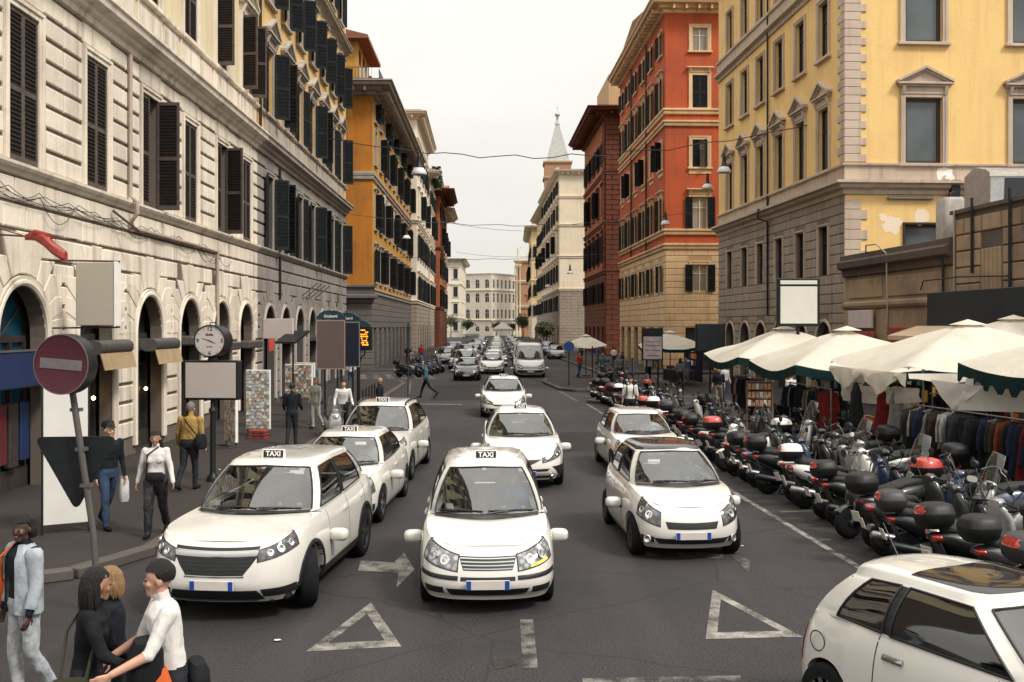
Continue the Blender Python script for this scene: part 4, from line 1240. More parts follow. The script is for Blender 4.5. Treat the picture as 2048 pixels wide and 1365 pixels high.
LAMP_W=mat('lamp_reflector',(.75,.75,.73),.12,.9,.05,6,world=False)
PLATE_W=mat('plate_white',(.55,.51,.48),.45,0,.04,5,world=False)
PLATE_B=mat('plate_blue',(.01,.05,.28),.45,0,.05,5,world=False)
SIGN_W=mat('sign_white',(.78,.76,.72),.4,0,.05,5,world=False)
SIGN_K=mat('sign_black',(.008,.009,.01),.4,0,.1,5,world=False)
AMBER_ON=emit('indicator_lit',(1.0,.42,.05),2.2)

def catmull(P,n):
    out=[]; m=len(P)
    for i in range(m-1):
        p0=P[max(i-1,0)];p1=P[i];p2=P[i+1];p3=P[min(i+2,m-1)]
        if i==0: p0=(-p2[0],p2[1])
        if i==m-2: p3=(-p1[0],p1[1])
        for k in range(n):
            t=k/n
            out.append(tuple(.5*(2*p1[j]+(p2[j]-p0[j])*t+(2*p0[j]-5*p1[j]+4*p2[j]-p3[j])*t*t+(3*p1[j]-p0[j]-3*p2[j]+p3[j])*t**3) for j in (0,1)))
    out.append(P[-1]); return out
def wheel_meshes(R,w,style,rm):
    def mk():
        t=MB(); h=w/2
        t.lathe([(R*.62,-h*.8),(R*.66,-h),(R*.9,-h),(R*.97,-h*.82),(R,-h*.55),(R*1.004,0),(R,h*.55),(R*.97,h*.82),(R*.9,h),(R*.66,h),(R*.62,h*.8)],32,'x')
        for k in range(3):
            pass
        tm=t.mesh('tyre',TYRE,45)
        r=MB()
        r.lathe([(R*.64,h*.8),(R*.655,h*.98),(R*.6,h*.93),(R*.57,h*.2),(R*.2,h*.12),(0,h*.12)],32,'x',mi=1)
        n={'multi':10,'five':5,'cap':7}[style]
        for k in range(n):
            a=2*pi*k/n; wd=.035 if style!='multi' else .02
            if style=='cap': wd=.05
            ca,sa=cos(a),sin(a)
            q=[]
            for rr,ww,xx in ((R*.12,wd*.9,h*.8),(R*.6,wd*1.3,h*.9)):
                for sg in (-1,1): q.append((xx,rr*ca-sg*ww*sa,rr*sa+sg*ww*ca))
            b=len(r.v); r.v+=q+[(x-.03,y,z) for x,y,z in q]
            for f in ((0,1,3,2),(0,2,6,4),(1,5,7,3),(2,3,7,6)): r.f.append(tuple(b+i for i in f)); r.m.append(0)
        r.lathe([(R*.16,h*.7),(R*.16,h*.86),(R*.1,h*.92),(0,h*.92)],16,'x')
        rme=r.mesh('rim',[rm,RIM_D],40)
        return tm,rme
    return cached(('wheel',R,w,style,rm.name),mk)
class Car:
    def __init__(s,P):
        s.P=P; L=P['L']; s.W=P['W']/2; s.hl=L/2
        W=s.W; h=s.hl; fr=P.get('front_round',1.0); rr=P.get('rear_round',1.0)
        ctrl=[(0,-h),(.34*W,-h+.02*fr),(.62*W,-h+.075*fr),(.84*W,-h+.2*fr),(.955*W,-h+.45*fr),(W,-h+.95),(W,0),(W,h-.95),(.96*W,h-.42*rr),(.86*W,h-.17*rr),(.62*W,h-.05*rr),(0,h)]
        dense=catmull(ctrl,40)
        # arc-length resample with stations on the wheel-arch edges
        cum=[0]
        for a,b in zip(dense,dense[1:]): cum.append(cum[-1]+sqrt((b[0]-a[0])**2+(b[1]-a[1])**2))
        tot=cum[-1]; N=P.get('N',104); st=[tot*k/N for k in range(N+1)]
        s.Ra=P['R']+P.get('arch_gap',.055)
        s.ax=(-h+P['fo'],-h+P['fo']+P['wb'])
        pts=[]; j=0
        for d in st:
            while j<len(cum)-2 and cum[j+1]<d: j+=1
            t=(d-cum[j])/(cum[j+1]-cum[j]); pts.append((lerp(dense[j][0],dense[j+1][0],t),lerp(dense[j][1],dense[j+1][1],t)))
        for yc in s.ax:
            for e in (-1,1):
                yy=yc+e*s.Ra*.995
                k=min((i for i in range(len(pts)) if pts[i][0]>W*.8),key=lambda i:abs(pts[i][1]-yy)); pts[k]=(pts[k][0],yy)
        s.pts=pts; s.n=len(pts)
        s.nrm=[]
        for i in range(s.n):
            a=pts[max(i-1,0)]; b=pts[min(i+1,s.n-1)]
            tx,ty=b[0]-a[0],b[1]-a[1]
            if i==0 or i==s.n-1: tx,ty=(1,0) if i==0 else (-1,0)
            l=sqrt(tx*tx+ty*ty); s.nrm.append((ty/l,-tx/l))
    def zlow(s,y,x):
        P=s.P; z=P.get('sill',.2)
        if y<-s.hl+.5: z=lerp(P.get('zfront',.2),z,(y+s.hl)/.5)
        if y>s.hl-.5: z=lerp(z,P.get('zrear',.28),(y-s.hl+.5)/.5)
        if x>s.W*.88:
            for yc in s.ax:
                d=abs(y-yc)
                if d<s.Ra: z=max(z,P['R']*.98+sqrt(s.Ra**2-d*d))
        return z
    def zsh(s,y): return sinterp(s.P['shoulder'],y)
    def inset(s,zr,ny,rear):
        P=s.P
        sd=sinterp(P.get('side_prof',[(0,.06),(.12,.015),(.35,0),(.68,.012),(.9,.045),(1,.085)]),zr)
        fr=sinterp(P.get('front_prof',[(0,.13),(.14,.03),(.3,0),(.5,.025),(.68,.07),(.86,.15),(1,.26)]) if not rear else P.get('rear_prof',[(0,.1),(.15,.02),(.35,0),(.6,.03),(1,.1)]),zr)
        w=min(1,abs(ny)**1.3); return sd*(1-w)+fr*w
    def surf(s,i,zr,off=0):
        """point of the wrap at station i (float) and relative height zr"""
        i=max(0,min(s.n-1.0001,i)); k=int(i); t=i-k
        x=lerp(s.pts[k][0],s.pts[k+1][0],t); y=lerp(s.pts[k][1],s.pts[k+1][1],t)
        nx=lerp(s.nrm[k][0],s.nrm[k+1][0],t); ny=lerp(s.nrm[k][1],s.nrm[k+1][1],t)
        z0=s.P.get('sill',.2); z1=s.zsh(y); z=lerp(z0,z1,zr)
        ins=s.inset(zr,ny,y>0)-off
        return Vector((max(0,x-nx*ins) if i>.001 else 0,y-ny*ins,z))
    def ix(s,x,front=True):
        """station at lateral distance x on the nose (or tail)"""
        rng=range(s.n-1) if front else range(s.n-2,-1,-1)
        for k in rng:
            a,b=s.pts[k][0],s.pts[k+1][0]
            if front and a<=x<=b: return k+(x-a)/(b-a+1e-9)
            if not front and b<=x<=a: return k+(x-a)/(b-a-1e-9)
        return s.n/2
    def iy(s,y):
        for k in range(s.n-1):
            a,b=s.pts[k][1],s.pts[k+1][1]
            if a<=y<=b and s.pts[k][0]>s.W*.5: return k+(y-a)/(b-a+1e-9)
        return s.n/2
    def patch(s,q,off=.006,nu=8,nv=4,mi=0,mb=None,sx=1,skirt=.02):
        """raised piece over the skin; q = 4 corners (station, zr) a,b,c,d anticlockwise"""
        mb=mb or MB()
        def P(u,v):
            i=lerp(lerp(q[0][0],q[1][0],u),lerp(q[3][0],q[2][0],u),v); z=lerp(lerp(q[0][1],q[1][1],u),lerp(q[3][1],q[2][1],u),v)
            return i,z
        def pt(u,v,o):
            i,z=P(u,v); p=s.surf(abs(i),z,o); p=Vector((p.x*(1 if i>=0 else -1)*sx,p.y,p.z)); return p
        rows=[[pt(a/nu,b/nv,off-(.35*off if a in(0,nu) or b in(0,nv) else 0)) for b in range(nv+1)] for a in range(nu+1)]
        mb.grid(rows,mi,flip=sx<0)
        edge=[(a/nu,0) for a in range(nu+1)]+[(1,b/nv) for b in range(1,nv+1)]+[(a/nu,1) for a in range(nu-1,-1,-1)]+[(0,b/nv) for b in range(nv-1,-1,-1)]
        mb.grid([[pt(u,v,off*.65),pt(u,v,-skirt)] for u,v in edge],mi)
        return mb
def both(name,fn,mats,root,smooth=40):
    for sx in (1,-1):
        m=fn(sx); m.build(name,mats,root,smooth=smooth)
def build_car(name,label,P,loc,rz,group=None,taxi=False):
    c=Car(P); root=thing(name,label,P.get('cat','car'),loc,rz,group)
    W=c.W; h=c.hl; pm=P.get('paint',PAINT_W)
    body=MB(); K=14
    zr=[0,.06,.13,.2,.28,.36,.45,.54,.63,.72,.8,.87,.94,1.0]
    # ---- wrap: sides, nose and tail in one skin
    rows=[]
    for i in range(c.n):
        x,y=c.pts[i]; zl=c.zlow(y,x); z0=P.get('sill',.2); z1=c.zsh(y); rl=(zl-z0)/(z1-z0)
        rows.append([c.surf(i,lerp(rl,1,r)) for r in zr])
    full=[[Vector((-p.x,p.y,p.z)) for p in r] for r in rows[::-1]]+rows[1:]
    body.grid(full,0)
    # arch lips
    lip=[[Vector((p[0].x,p[0].y,p[0].z)),Vector((p[0].x-.09,p[0].y,p[0].z+.004))] for p in rows]
    body.grid([[Vector((-a.x,a.y,a.z)) for a in r] for r in lip[::-1]]+lip[1:],0)
    # ---- bonnet
    sc=c.ix(W*P.get('hood_corner',.80)); sa=c.iy(P['A'][1])
    cow0=Vector((0,P['cowl_y'],P['cowl_z'])); xa,ya,za=P['A']
    def back(u): return Vector((xa*u,lerp(P['cowl_y'],ya,u*u)+.07,lerp(P['cowl_z'],za,u**2)-.012))
    def cen(v):
        a=c.surf(0,1); b=back(0); z=lerp(a.z,b.z,v)+P.get('hood_bulge',.05)*4*v*(1-v)*.9+P.get('nose_up',.02)*(1-v)*v; return Vector((0,lerp(a.y,b.y,v),z))
    def side(v): return c.surf(lerp(sc,sa,v),1) if v<1 else c.surf(sa,1)
    def front(u): return c.surf(lerp(0,sc,u),1)
    NU,NV=10,12; bc=back(1); sA=side(1)
    def hood(u,v):
        C00,C10,C01,C11=front(0),front(1),back(0),sA
        B=back(u)+ (sA-bc)*u
        return front(u)*(1-v)+B*v+cen(v)*(1-u)+side(v)*u-(C00*(1-u)*(1-v)+C10*u*(1-v)+C01*(1-u)*v+C11*u*v)
    hr=[[hood(a/NU,b/NV) for b in range(NV+1)] for a in range(NU+1)]
    body.grid([[Vector((-p.x,p.y,p.z)) for p in r] for r in hr[::-1]]+hr[1:],0,flip=True)
    # ---- ledge under the side windows and round the tail
    led=[]
    for k in range(int(sa),c.n):
        p=c.surf(k,1); n=c.nrm[k]; d=.16 if k<c.n-1 else .16
        led.append([p,Vector((max(0,p.x-n[0]*d),p.y-n[1]*d,p.z+.006))])
    body.grid([[Vector((-a.x,a.y,a.z)) for a in r] for r in led[::-1]]+led[1:],0,flip=True)
    # ---- greenhouse: ring of pillars and glass
    G=P['green']       # keys: base ring and roof ring, half side, front centre to rear centre
    base=G['base']; roof=G['roof']; seg=['ws','pA','s1','pB','s2','pC','rw']
    nsub=[8,1,5,1,5,2,6]
    def ringpts(R,kind):
        out=[]
        for q,(a,b) in enumerate(zip(R,R[1:])):
            for k in range(nsub[q]):
                t=k/nsub[q]
                if seg[q]=='ws': x=lerp(a[0],b[0],t); y=lerp(a[1],b[1],t*t)
                elif seg[q]=='rw': x=lerp(a[0],b[0],t); y=lerp(b[1],a[1],(1-t)**2) 
                else: x=lerp(a[0],b[0],t); y=lerp(a[1],b[1],t)
                out.append((x,y,lerp(a[2],b[2],t)))
        out.append(R[-1]); return out
    rb=ringpts(base,0); rt=ringpts(roof,1); n=len(rb); sid=[]
    for q in range(7): sid+=[q]*nsub[q]
    T=[0,.05,.2,.4,.6,.8,.93,1.0]
    bul=P.get('bulge',.035)
    def gpnt(k,t,off=0):
        a=Vector(rb[k]); b=Vector(rt[k]); p=a.lerp(b,t)
        d=Vector((p.x/W*1.0,(p.y-G.get('cy',.3))/h*.7,.25)); d.normalize()
        kk=bul*4*t*(1-t)*(1.6 if sid[min(k,n-2)]==0 else (.8 if sid[min(k,n-2)]==6 else 1))
        return p+d*(kk+off)
    glasses={}; pil=(MB(),MB())
    for q in range(7):
        k0=sum(nsub[:q]); k1=k0+nsub[q]
        isg=seg[q] in('ws','s1','s2','rw') and not (seg[q]=='s2' and P.get('no_s2'))
        for j in range(len(T)-1):
            g=isg and 1<=j<=5
            rows=[[gpnt(k,T[j]),gpnt(k,T[j+1])] for k in range(k0,k1+1)]
            mir=[[Vector((-p.x,p.y,p.z)) for p in r] for r in rows]
            if g: glasses.setdefault(seg[q],[]).append((k0,k1,j))
            elif seg[q]=='pB' and 1<=j<=5 and not P.get('no_s2'):
                pil[0].grid(rows,0); pil[1].grid(mir,0,flip=True)
            else:
                body.grid(rows,0); body.grid(mir,0,flip=True)
    # ---- roof skin
    rm=P.get('roof_paint'); RF=MB() if rm else body
    cy=sum(p[1] for p in rt)/n; ztop=P['H']
    prev=[Vector(p) for p in rt]; lv=[(.03,.35),(.10,.62),(.25,.82),(.45,.93),(.7,.985),(.9,1),(1,1)]
    rowsR=[prev]
    for f,zf in lv:
        row=[]
        for p in rt:
            x=p[0]*(1-f); y=lerp(p[1],lerp(p[1],cy,.65),f); z=lerp(p[2],ztop-.012*((p[1]-cy)/h*2)**2-.03*max(0,(p[1]-cy)/h),zf)
            row.append(Vector((x,y,z)))
        rowsR.append(row)
    gr=[[rowsR[j][k] for j in range(len(rowsR))] for k in range(n)]
    RF.grid(gr,0); RF.grid([[Vector((-p.x,p.y,p.z)) for p in r] for r in gr],0,flip=True)
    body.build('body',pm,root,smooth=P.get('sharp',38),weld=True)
    for pq in pil:
        if pq.f: pq.build('pillar_trim',TRIM_K,root,smooth=50)
    if P.get('glass_roof'):
        kg=sum(nsub[:4])+1; m=MB(); e=Vector((0,0,.006))
        gg=[[gr[k][j]+e for j in range(2,len(gr[0]))] for k in range(kg)]
        m.grid(gg); m.grid([[Vector((-p.x,p.y,p.z)) for p in r] for r in gg],flip=True); m.build('glass_roof',ROOFGL,root,smooth=60,weld=True)
    if rm: RF.build('roof',rm,root,smooth=50,weld=True)
    # ---- glass panes
    gm=P.get('glass',CGLASS); gd=P.get('glass_rear',CGLASS_D)
    nm={'ws':'windscreen','s1':'side_window','s2':'side_window','rw':'rear_window'}
    for q,items in glasses.items():
        k0,k1,_=items[0]; rows=[[gpnt(k,t) for t in T[1:7]] for k in range(k0,k1+1)]
        mir=[[Vector((-p.x,p.y,p.z)) for p in r] for r in rows]
        if q in('ws','rw'):
            m=MB(); m.grid(rows); m.grid(mir,flip=True); m.build(nm[q],gm if q=='ws' else gd,root,smooth=60)
        else:
            for r,fl in ((rows,False),(mir,True)):
                m=MB(); m.grid(r,flip=fl); m.build(nm[q],gm if q=='s1' else gd,root,smooth=60)
        # black rubber surround
        sl=MB()
        for sx in (1,-1):
            if q in('s1','s2'): sl=MB()
            for t in (T[1],T[6]):
                pp=[gpnt(k,t,.003) for k in range(k0,k1+1)]
                if q=='ws' and t==T[1]: continue
                sl.tube([(p.x*sx,p.y,p.z) for p in pp],.011,5,caps=False)
            for k in ((k1,) if q in('ws',) else ((k0,) if q=='rw' else (k0,k1))):
                pp=[gpnt(k,t,.003) for t in T[1:7]]; sl.tube([(p.x*sx,p.y,p.z) for p in pp],.011,5,caps=False)
            if q in('s1','s2'): sl.build('window_seal',TRIM_K,root,smooth=60)
        if q in('ws','rw') and sl.f and not (q=='rw' and P.get('soft_tail')): sl.build('window_seal',TRIM_K,root,smooth=60)
    # scuttle panel and wipers
    m=MB(); cw=[[Vector((0,0,0))]*2]
    rowsC=[]
    for k in range(9):
        g=gpnt(k,.045,.006); d=gpnt(k,0,.0); b_=back(min(1,rb[k][0]/xa)) 
        rowsC.append([Vector((d.x,d.y-.085,min(d.z,b_.z)+.02)),g])
    m.grid(rowsC); m.grid([[Vector((-p.x,p.y,p.z)) for p in r] for r in rowsC],flip=True); m.build('scuttle',TRIM_K,root,smooth=40)
    if P.get('wipers',True):
        for x0,x1,t1 in P.get('wiper_pos',((-.42,.12,.16),(.12,.62,.16))):
            def wp(x,t,off):
                k=min(8,abs(x)/rb[8][0]*8); ki=int(min(7,k)); f=k-ki
                p=gpnt(ki,t,off).lerp(gpnt(ki+1,t,off),f); return Vector((p.x*(1 if x>=0 else -1),p.y,p.z))
            m=MB(); m.tube([wp(x0,.03,.02),wp(lerp(x0,x1,.45),.09,.03)],.012,5); m.tube([wp(lerp(x0,x1,.02),.085,.018),wp(lerp(x0,x1,.5),.10,.018),wp(x1,.075,.018)],.009,5)
            m.build('wiper',TRIM_K,root)
    if taxi:
        for x_,t_,w_,h_ in ((-.5,.12,.09,.07),(.42,.84,.07,.05),(-.05,.86,.05,.04)):
            def wq(x,t):
                q_=min(7.99,abs(x)/max(.01,lerp(rb[8][0],rt[8][0],t))*8); ki=int(q_); p=gpnt(ki,t,-.004).lerp(gpnt(ki+1,t,-.004),q_-ki); return (p.x*(1 if x>=0 else -1),p.y,p.z)
            m=MB(); dt=h_/.75; m.poly([wq(x_,t_),wq(x_+w_,t_),wq(x_+w_,t_+dt),wq(x_,t_+dt)]); m.build('sticker',PLATE_W,root)
    # ---- underbody, cabin
    m=MB(); sl=P.get('sill',.2)
    m.chbox(-W+.27,W-.27,-h+.22,h-.2,sl-.04,.5,.03); m.chbox(-W+.1,W-.1,c.ax[0]+c.Ra+.05,c.ax[1]-c.Ra-.05,sl-.02,sl+.2,.03)
    m.chbox(-W+.12,W-.12,-h+.3,c.ax[0]-c.Ra-.02,sl-.02,sl+.25,.03) if P['fo']-c.Ra>.45 else None
    m.build('underbody',TRIM_K,root)
    m=MB(); wd=base[1][0]-.06; yf=P['cowl_y']; zb=base[2][2]
    m.box(-wd,wd,yf+.12,h-.35,.42,.46,1)
    m.loft([(-wd,yf+.45,zb-.2,.34,.17,3),(wd,yf+.45,zb-.2,.34,.17,3)],14,'x',1)
    for sx in (-1,1):
        x=sx*.36
        for yy,dz in ((G['seat'],0),(G['seat']+.85,.0)):
            m.loft([(yy-.25,x,.62,.24,.09,4),(yy+.22,x,.62,.24,.1,4)],12,'y',0)
            m.loft([(.66,x,yy+.24,.24,.09,4),(1.0,x,yy+.32,.23,.08,4),(zb+.16,x,yy+.38,.19,.06,4)],12,'z',0)
            m.loft([(zb+.18,x,yy+.39,.13,.05,3),(zb+.34,x,yy+.4,.12,.045,3)],10,'z',0)
    st=MB(); st.lathe([(.17,-.012),(.185,-.012),(.185,.012),(.17,.012),(.17,-.012)],20,'y',caps=False); st.box(-.17,.17,-.008,.008,-.02,.02)
    m.add(st,Matrix.Translation((.36,yf+.62,zb-.04))@Matrix.Rotation(radians(-28),4,'X'),1)
    m.build('interior',[SEATM,DASHM],root,smooth=40)
    m=MB(); m.chbox(-.1,.1,-.02,.02,-.035,.035,.01); pz=gpnt(0,.84); m.build('rear_view_mirror',TRIM_K,root,(0,pz.y+.1,pz.z-.03))
    # ---- wheels
    tm,rme=wheel_meshes(P['R'],P.get('tyre_w',.2),P.get('rim','five'),P.get('rim_mat',RIM))
    for yc in c.ax:
        for sx in (-1,1):
            st_=P.get('steer',0) if yc<0 else 0
            w=obj('wheel',tm,root,(sx*(W-.115),yc,P['R']),(0 if sx>0 else pi)+st_); obj('rim',rme,w)
    # ---- headlamps, grille, intakes, fog lamps
    for (x0,x1,z00,z01,z10,z11) in [P['head']]:
        for sx in (1,-1):
            i0=c.ix(x0); i1=c.ix(x1) if x1<W*.955 else c.iy(x1_y(P))
            q=[(i0,z00),(i1,z10),(i1,z11),(i0,z01)]
            hb=c.patch(q,.004,10,5,0,None,sx); 
            ho=hb.build('headlamp',LENS if not P.get('dark_lamps') else LENS_D,root,smooth=50)
            fm=MB(); e=.02
            for (u0,u1,v0,v1) in ((-.03,1.03,-.07,0.0),(-.03,1.03,1.0,1.06),(-.03,0,0,1),(1.0,1.03,0,1)):
                def qq(u,v): return (lerp(i0,i1,u),lerp(lerp(z00,z10,u),lerp(z01,z11,u),v))
                c.patch([qq(u0,v0),qq(u1,v0),qq(u1,v1),qq(u0,v1)],.007,8 if u1-u0>.5 else 2,1 if v1-v0<.5 else 5,0,fm,sx)
            fm.build('rim',TRIM_K if P.get('dark_lamps') else GAPM,ho,smooth=50)
            for f,rr in P.get('bulbs',((.3,.055),(.68,.06))):
                iu=lerp(i0,i1,f); zz=lerp(lerp(z00,z10,f),lerp(z01,z11,f),.5)
                p=c.surf(iu,zz,.003); k=int(iu); nx,ny=c.nrm[k]
                lm=MB(); lm.lathe([(rr,-.004),(rr,.008),(rr*.8,.01),(rr*.55,.002),(0,.0)],14,'z')
                lo=lm.build('reflector',LAMP_W,ho,smooth=40)
                nv=Vector((nx*sx,ny,.45)).normalized(); lo.rotation_euler=nv.to_track_quat('Z','Y').to_euler(); lo.location=(p.x*sx,p.y,p.z)
            if P.get('indicator'):
                a,b,v0,v1=P['indicator']
                qi=lambda u,v:(lerp(i0,i1,u),lerp(lerp(z00,z10,u),lerp(z01,z11,u),v))
                c.patch([qi(a,v0),qi(b,v0),qi(b,v1),qi(a,v1)],.012,5,2,0,None,sx).build('indicator',AMBER_ON if (P.get('blink')==sx) else (LENS_A if not P.get('blink') else LENS),ho,smooth=50)
    for kind,x0,x1,za,zb_,mt,off in P.get('front_bits',()):
        # symmetrical strips across the nose or mirrored pieces
        nmk,bar=kind if isinstance(kind,tuple) else (kind,0)
        if not isinstance(x0,tuple) and x0<0:
            i1=c.ix(x1[0] if isinstance(x1,tuple) else x1); i2=c.ix(x1[1]) if isinstance(x1,tuple) else i1
            m=MB(); c.patch([(-i1,za),(i1,za),(i2,zb_),(-i2,zb_)],off,20,2,0,m)
            o=m.build(nmk,mt,root,smooth=50)
            for b in range(bar):
                z0=lerp(za,zb_,(b+.35)/bar); z1=lerp(za,zb_,(b+.7)/bar); i=lerp(i1,i2,(b+.5)/bar)*.97
                c.patch([(-i,z0),(i,z0),(i,z1),(-i,z1)],off+.008,18,1,0,None).build('bar',P.get('bar_mat',CHROME),o,smooth=50)
        else:
            for sx in (1,-1):
                i0=c.ix(x0[0] if isinstance(x0,tuple) else x0); i1=c.ix(x1[0] if isinstance(x1,tuple) else x1)
                i3=c.ix(x0[1]) if isinstance(x0,tuple) else i0; i2=c.ix(x1[1]) if isinstance(x1,tuple) else i1
                o=c.patch([(i0,za),(i1,za),(i2,zb_),(i3,zb_)],off,8,3,0,None,sx).build(nmk,mt,root,smooth=50)
                for b in range(bar):
                    z0=lerp(za,zb_,(b+.35)/bar); z1=lerp(za,zb_,(b+.65)/bar)
                    c.patch([(i0,z0),(i1,z0),(i1,z1),(i0,z1)],off+.008,6,1,0,None,sx).build('bar',P.get('bar_mat',CHROME),o,smooth=50)
    for x,z,r in P.get('fogs',()):
        for sx in (1,-1):
            p=c.surf(c.ix(x),z,.01); lm=MB(); lm.lathe([(r*1.25,-.02),(r*1.25,.004),(r,.012),(r*.6,.002),(0,0)],16,'z')
            o=lm.build('fog_lamp',LAMP_W,root,smooth=40); n_=c.nrm[int(c.ix(x))]; o.location=(p.x*sx,p.y,p.z); o.rotation_euler=Vector((n_[0]*sx,n_[1],.1)).to_track_quat('Z','Y').to_euler()
    # number plates, blank as in the photograph
    for rear in (0,1):
        zz=P['plate'][rear]; i=0 if not rear else c.n-1
        p=c.surf(i,zz,.03); m=MB(); y=p.y; d=-1 if not rear else 1
        if rear: y+=.03
        m.chbox(-.26,.26,y-.012,y+.012,p.z-.056,p.z+.056,.005,0)
        for x in (-1,1): m.box(x*.2 if x>0 else -.255,.255 if x>0 else -.2,y-.0145,y+.0145,p.z-.052,p.z+.052,1)
        m.build('number_plate',[PLATE_W,PLATE_B],root)
    # ---- tail lamps
    if P.get('tail'):
        x0,x1,za,zb_=P['tail']
        for sx in (1,-1):
            i0=c.ix(x0,False); i1=c.iy(h-x1)
            c.patch([(i1,za),(i0,za),(i0,zb_),(i1,zb_)],.012,8,4,0,None,sx).build('tail_lamp',LENS_R,root,smooth=50)
    # ---- door gaps, handles, mouldings
    m=MB()
    for y in P.get('doors',()):
        i=c.iy(y); wv=.011/ (sqrt((c.pts[int(i)+1][0]-c.pts[int(i)][0])**2+(c.pts[int(i)+1][1]-c.pts[int(i)][1])**2)+1e-6)
        lo=.08
        for yc in c.ax:
            if abs(y-yc)<c.Ra: lo=max(lo,(c.zlow(y,W)-P.get('sill',.2))/(c.zsh(y)-P.get('sill',.2))+.02)
        for sx in (1,-1): c.patch([(i-wv/2,lo),(i+wv/2,lo),(i+wv/2,.99),(i-wv/2,.99)],.0022,1,12,0,m,sx,.004)
    # bonnet shut line
    for sx in (1,-1):
        for v in range(NV):
            a=hood(.955,v/NV); b_=hood(.955,(v+1)/NV); a2=hood(.967,v/NV); b2=hood(.967,(v+1)/NV); e=Vector((0,0,.003))
            m.poly([((p+e).x*sx,(p+e).y,(p+e).z) for p in (a,b_,b2,a2)])
        for u in range(NU):
            u0,u1=u/NU*.967,(u+1)/NU*.967; e=Vector((0,0,.003)); a=hood(u0,.035)+e;b_=hood(u1,.035)+e;a2=hood(u0,.05)+e;b2=hood(u1,.05)+e
            m.poly([(p.x*sx,p.y,p.z) for p in (a,b_,b2,a2)])
    m.build('panel_gap',GAPM,root,smooth=60)
    for y in P.get('handles',()):
        i=c.iy(y); i2=c.iy(y+.2)
        for sx in (1,-1): c.patch([(i,P.get('handle_z',.80)),(i2,P.get('handle_z',.80)),(i2,P.get('handle_z',.80)+.05),(i,P.get('handle_z',.80)+.05)],.03,6,2,0,None,sx).build('door_handle',P.get('handle_mat',pm),root,smooth=60)
    if P.get('cladding'):
        m=MB()
        for sx in (1,-1):
            for (ya_,yb_) in ((c.ax[0]+c.Ra,c.ax[1]-c.Ra),):
                c.patch([(c.iy(ya_),.0),(c.iy(yb_),.0),(c.iy(yb_),.16),(c.iy(ya_),.16)],.016,16,2,0,None,sx).build('sill_cladding',TRIM_K,root,smooth=50)
            for yc in c.ax:
                ring=[]
                for k in range(25):
                    t=pi*(k/24); yy=yc-cos(t)*c.Ra*1.0; r0=P['R']*.98
                    a=[]
                    for e in (0,.045):
                        y2=yc-cos(t)*(c.Ra+e); z2=r0+sin(t)*(c.Ra+e); i=c.iy(y2); zz=(z2-P.get('sill',.2))/(c.zsh(y2)-P.get('sill',.2)); p=c.surf(i,max(0,zz),.014); a.append(Vector((p.x*sx,p.y,z2)))
                    a=[Vector((a[0].x-.06*sx,a[0].y,a[0].z))]+a+[Vector((a[1].x-.05*sx,a[1].y,a[1].z))]
                    ring.append(a)
                m=MB(); m.grid(ring,flip=sx<0); m.build('wheel_arch_cladding',TRIM_K,root,smooth=50)
    if P.get('rails'):
        for sx in (1,-1):
            kk=[k for k in range(n) if sid[min(k,n-2)] in (2,3,4)]
            pp=[Vector(rt[k]) for k in kk]; m=MB()
            path=[(p.x*sx*.93,p.y,p.z+.075) for p in pp]; path=[(path[0][0],path[0][1]-.12,path[0][2]-.06)]+path+[(path[-1][0],path[-1][1]+.12,path[-1][2]-.07)]
            m.tube(path,.022,7); m.build('roof_rail',TRIM_K if P['rails']=='k' else METAL_G,root,smooth=50)
    # ---- door mirrors
    for sx in (1,-1):
        mx=P.get('mirror',.12); p=Vector((xa-.03,ya+.17,za+.11)); m=MB()
        m.loft([(-.075,.0,0,.06,.04,2.5),(-.055,0,0,.108,.07,2.8),(.0,0,0,.128,.086,3.2),(.05,0,0,.122,.082,3.4),(.055,0,0,.11,.072,3.4)],16,'y',0)
        m.loft([(.057,0,0,.112,.074,3),(.059,0,0,.112,.074,3)],16,'y',1)
        M=Matrix.Translation((sx*(xa+mx+.1),p.y,p.z+.06))@Matrix.Rotation(radians(-6*sx),4,'Z')
        k=MB(); k.add(m,M); k.tube([(sx*(xa+.01),p.y,p.z-.02),(sx*(xa+mx+.03),p.y-.01,p.z+.02)],[.04,.03],8,2)
        k.build('door_mirror',[P.get('mirror_paint',pm),LAMP_W,TRIM_K],root,smooth=50)
    m=MB(); rr_=P.get('aerial')
    if rr_:
        m.loft([(rr_[0]-.05,0,rr_[1]+.01,.02,.015,2),(rr_[0]+.06,0,rr_[1]+.02,.015,.02,2)],8,'y'); m.tube([(0,rr_[0],rr_[1]+.02),(0,rr_[0]+.18,rr_[1]+.3)],[.008,.004],5); m.build('aerial',TRIM_K,root)
    if taxi:
        zt=P['H']+.012; y=P['green']['roof'][1][1]+.13
        t=MB(); t.loft([(0,0,0,.2,.06,5),(.02,0,0,.2,.06,5)],12,'z'); t.prism([(-.035,.018),(.05,.018),(.035,.165),(-.015,.165)],-.19,.19)
        so=t.build('taxi_sign',SIGN_W,root,(0,y,P['green']['roof'][0][2]+.03))
        p=MB(); p.poly([(-.172,-.0375,.032),(.172,-.0375,.032),(.172,-.0205,.152),(-.172,-.0205,.152)]); p.build('sign_face',SIGN_K,so)
        tx=obj('lettering',text_mesh('TAXI',.118,SIGN_W,.0015,.0035),so,(0,-.0315,.092)); tx.rotation_euler=(-radians(7.8),0,0)
        so.scale=(.8,.8,.8)
    return root
def x1_y(P): return -P['L']/2+.5
LENS_D=lens_mat('headlamp_lens_dark',(.16,.165,.17),.3)
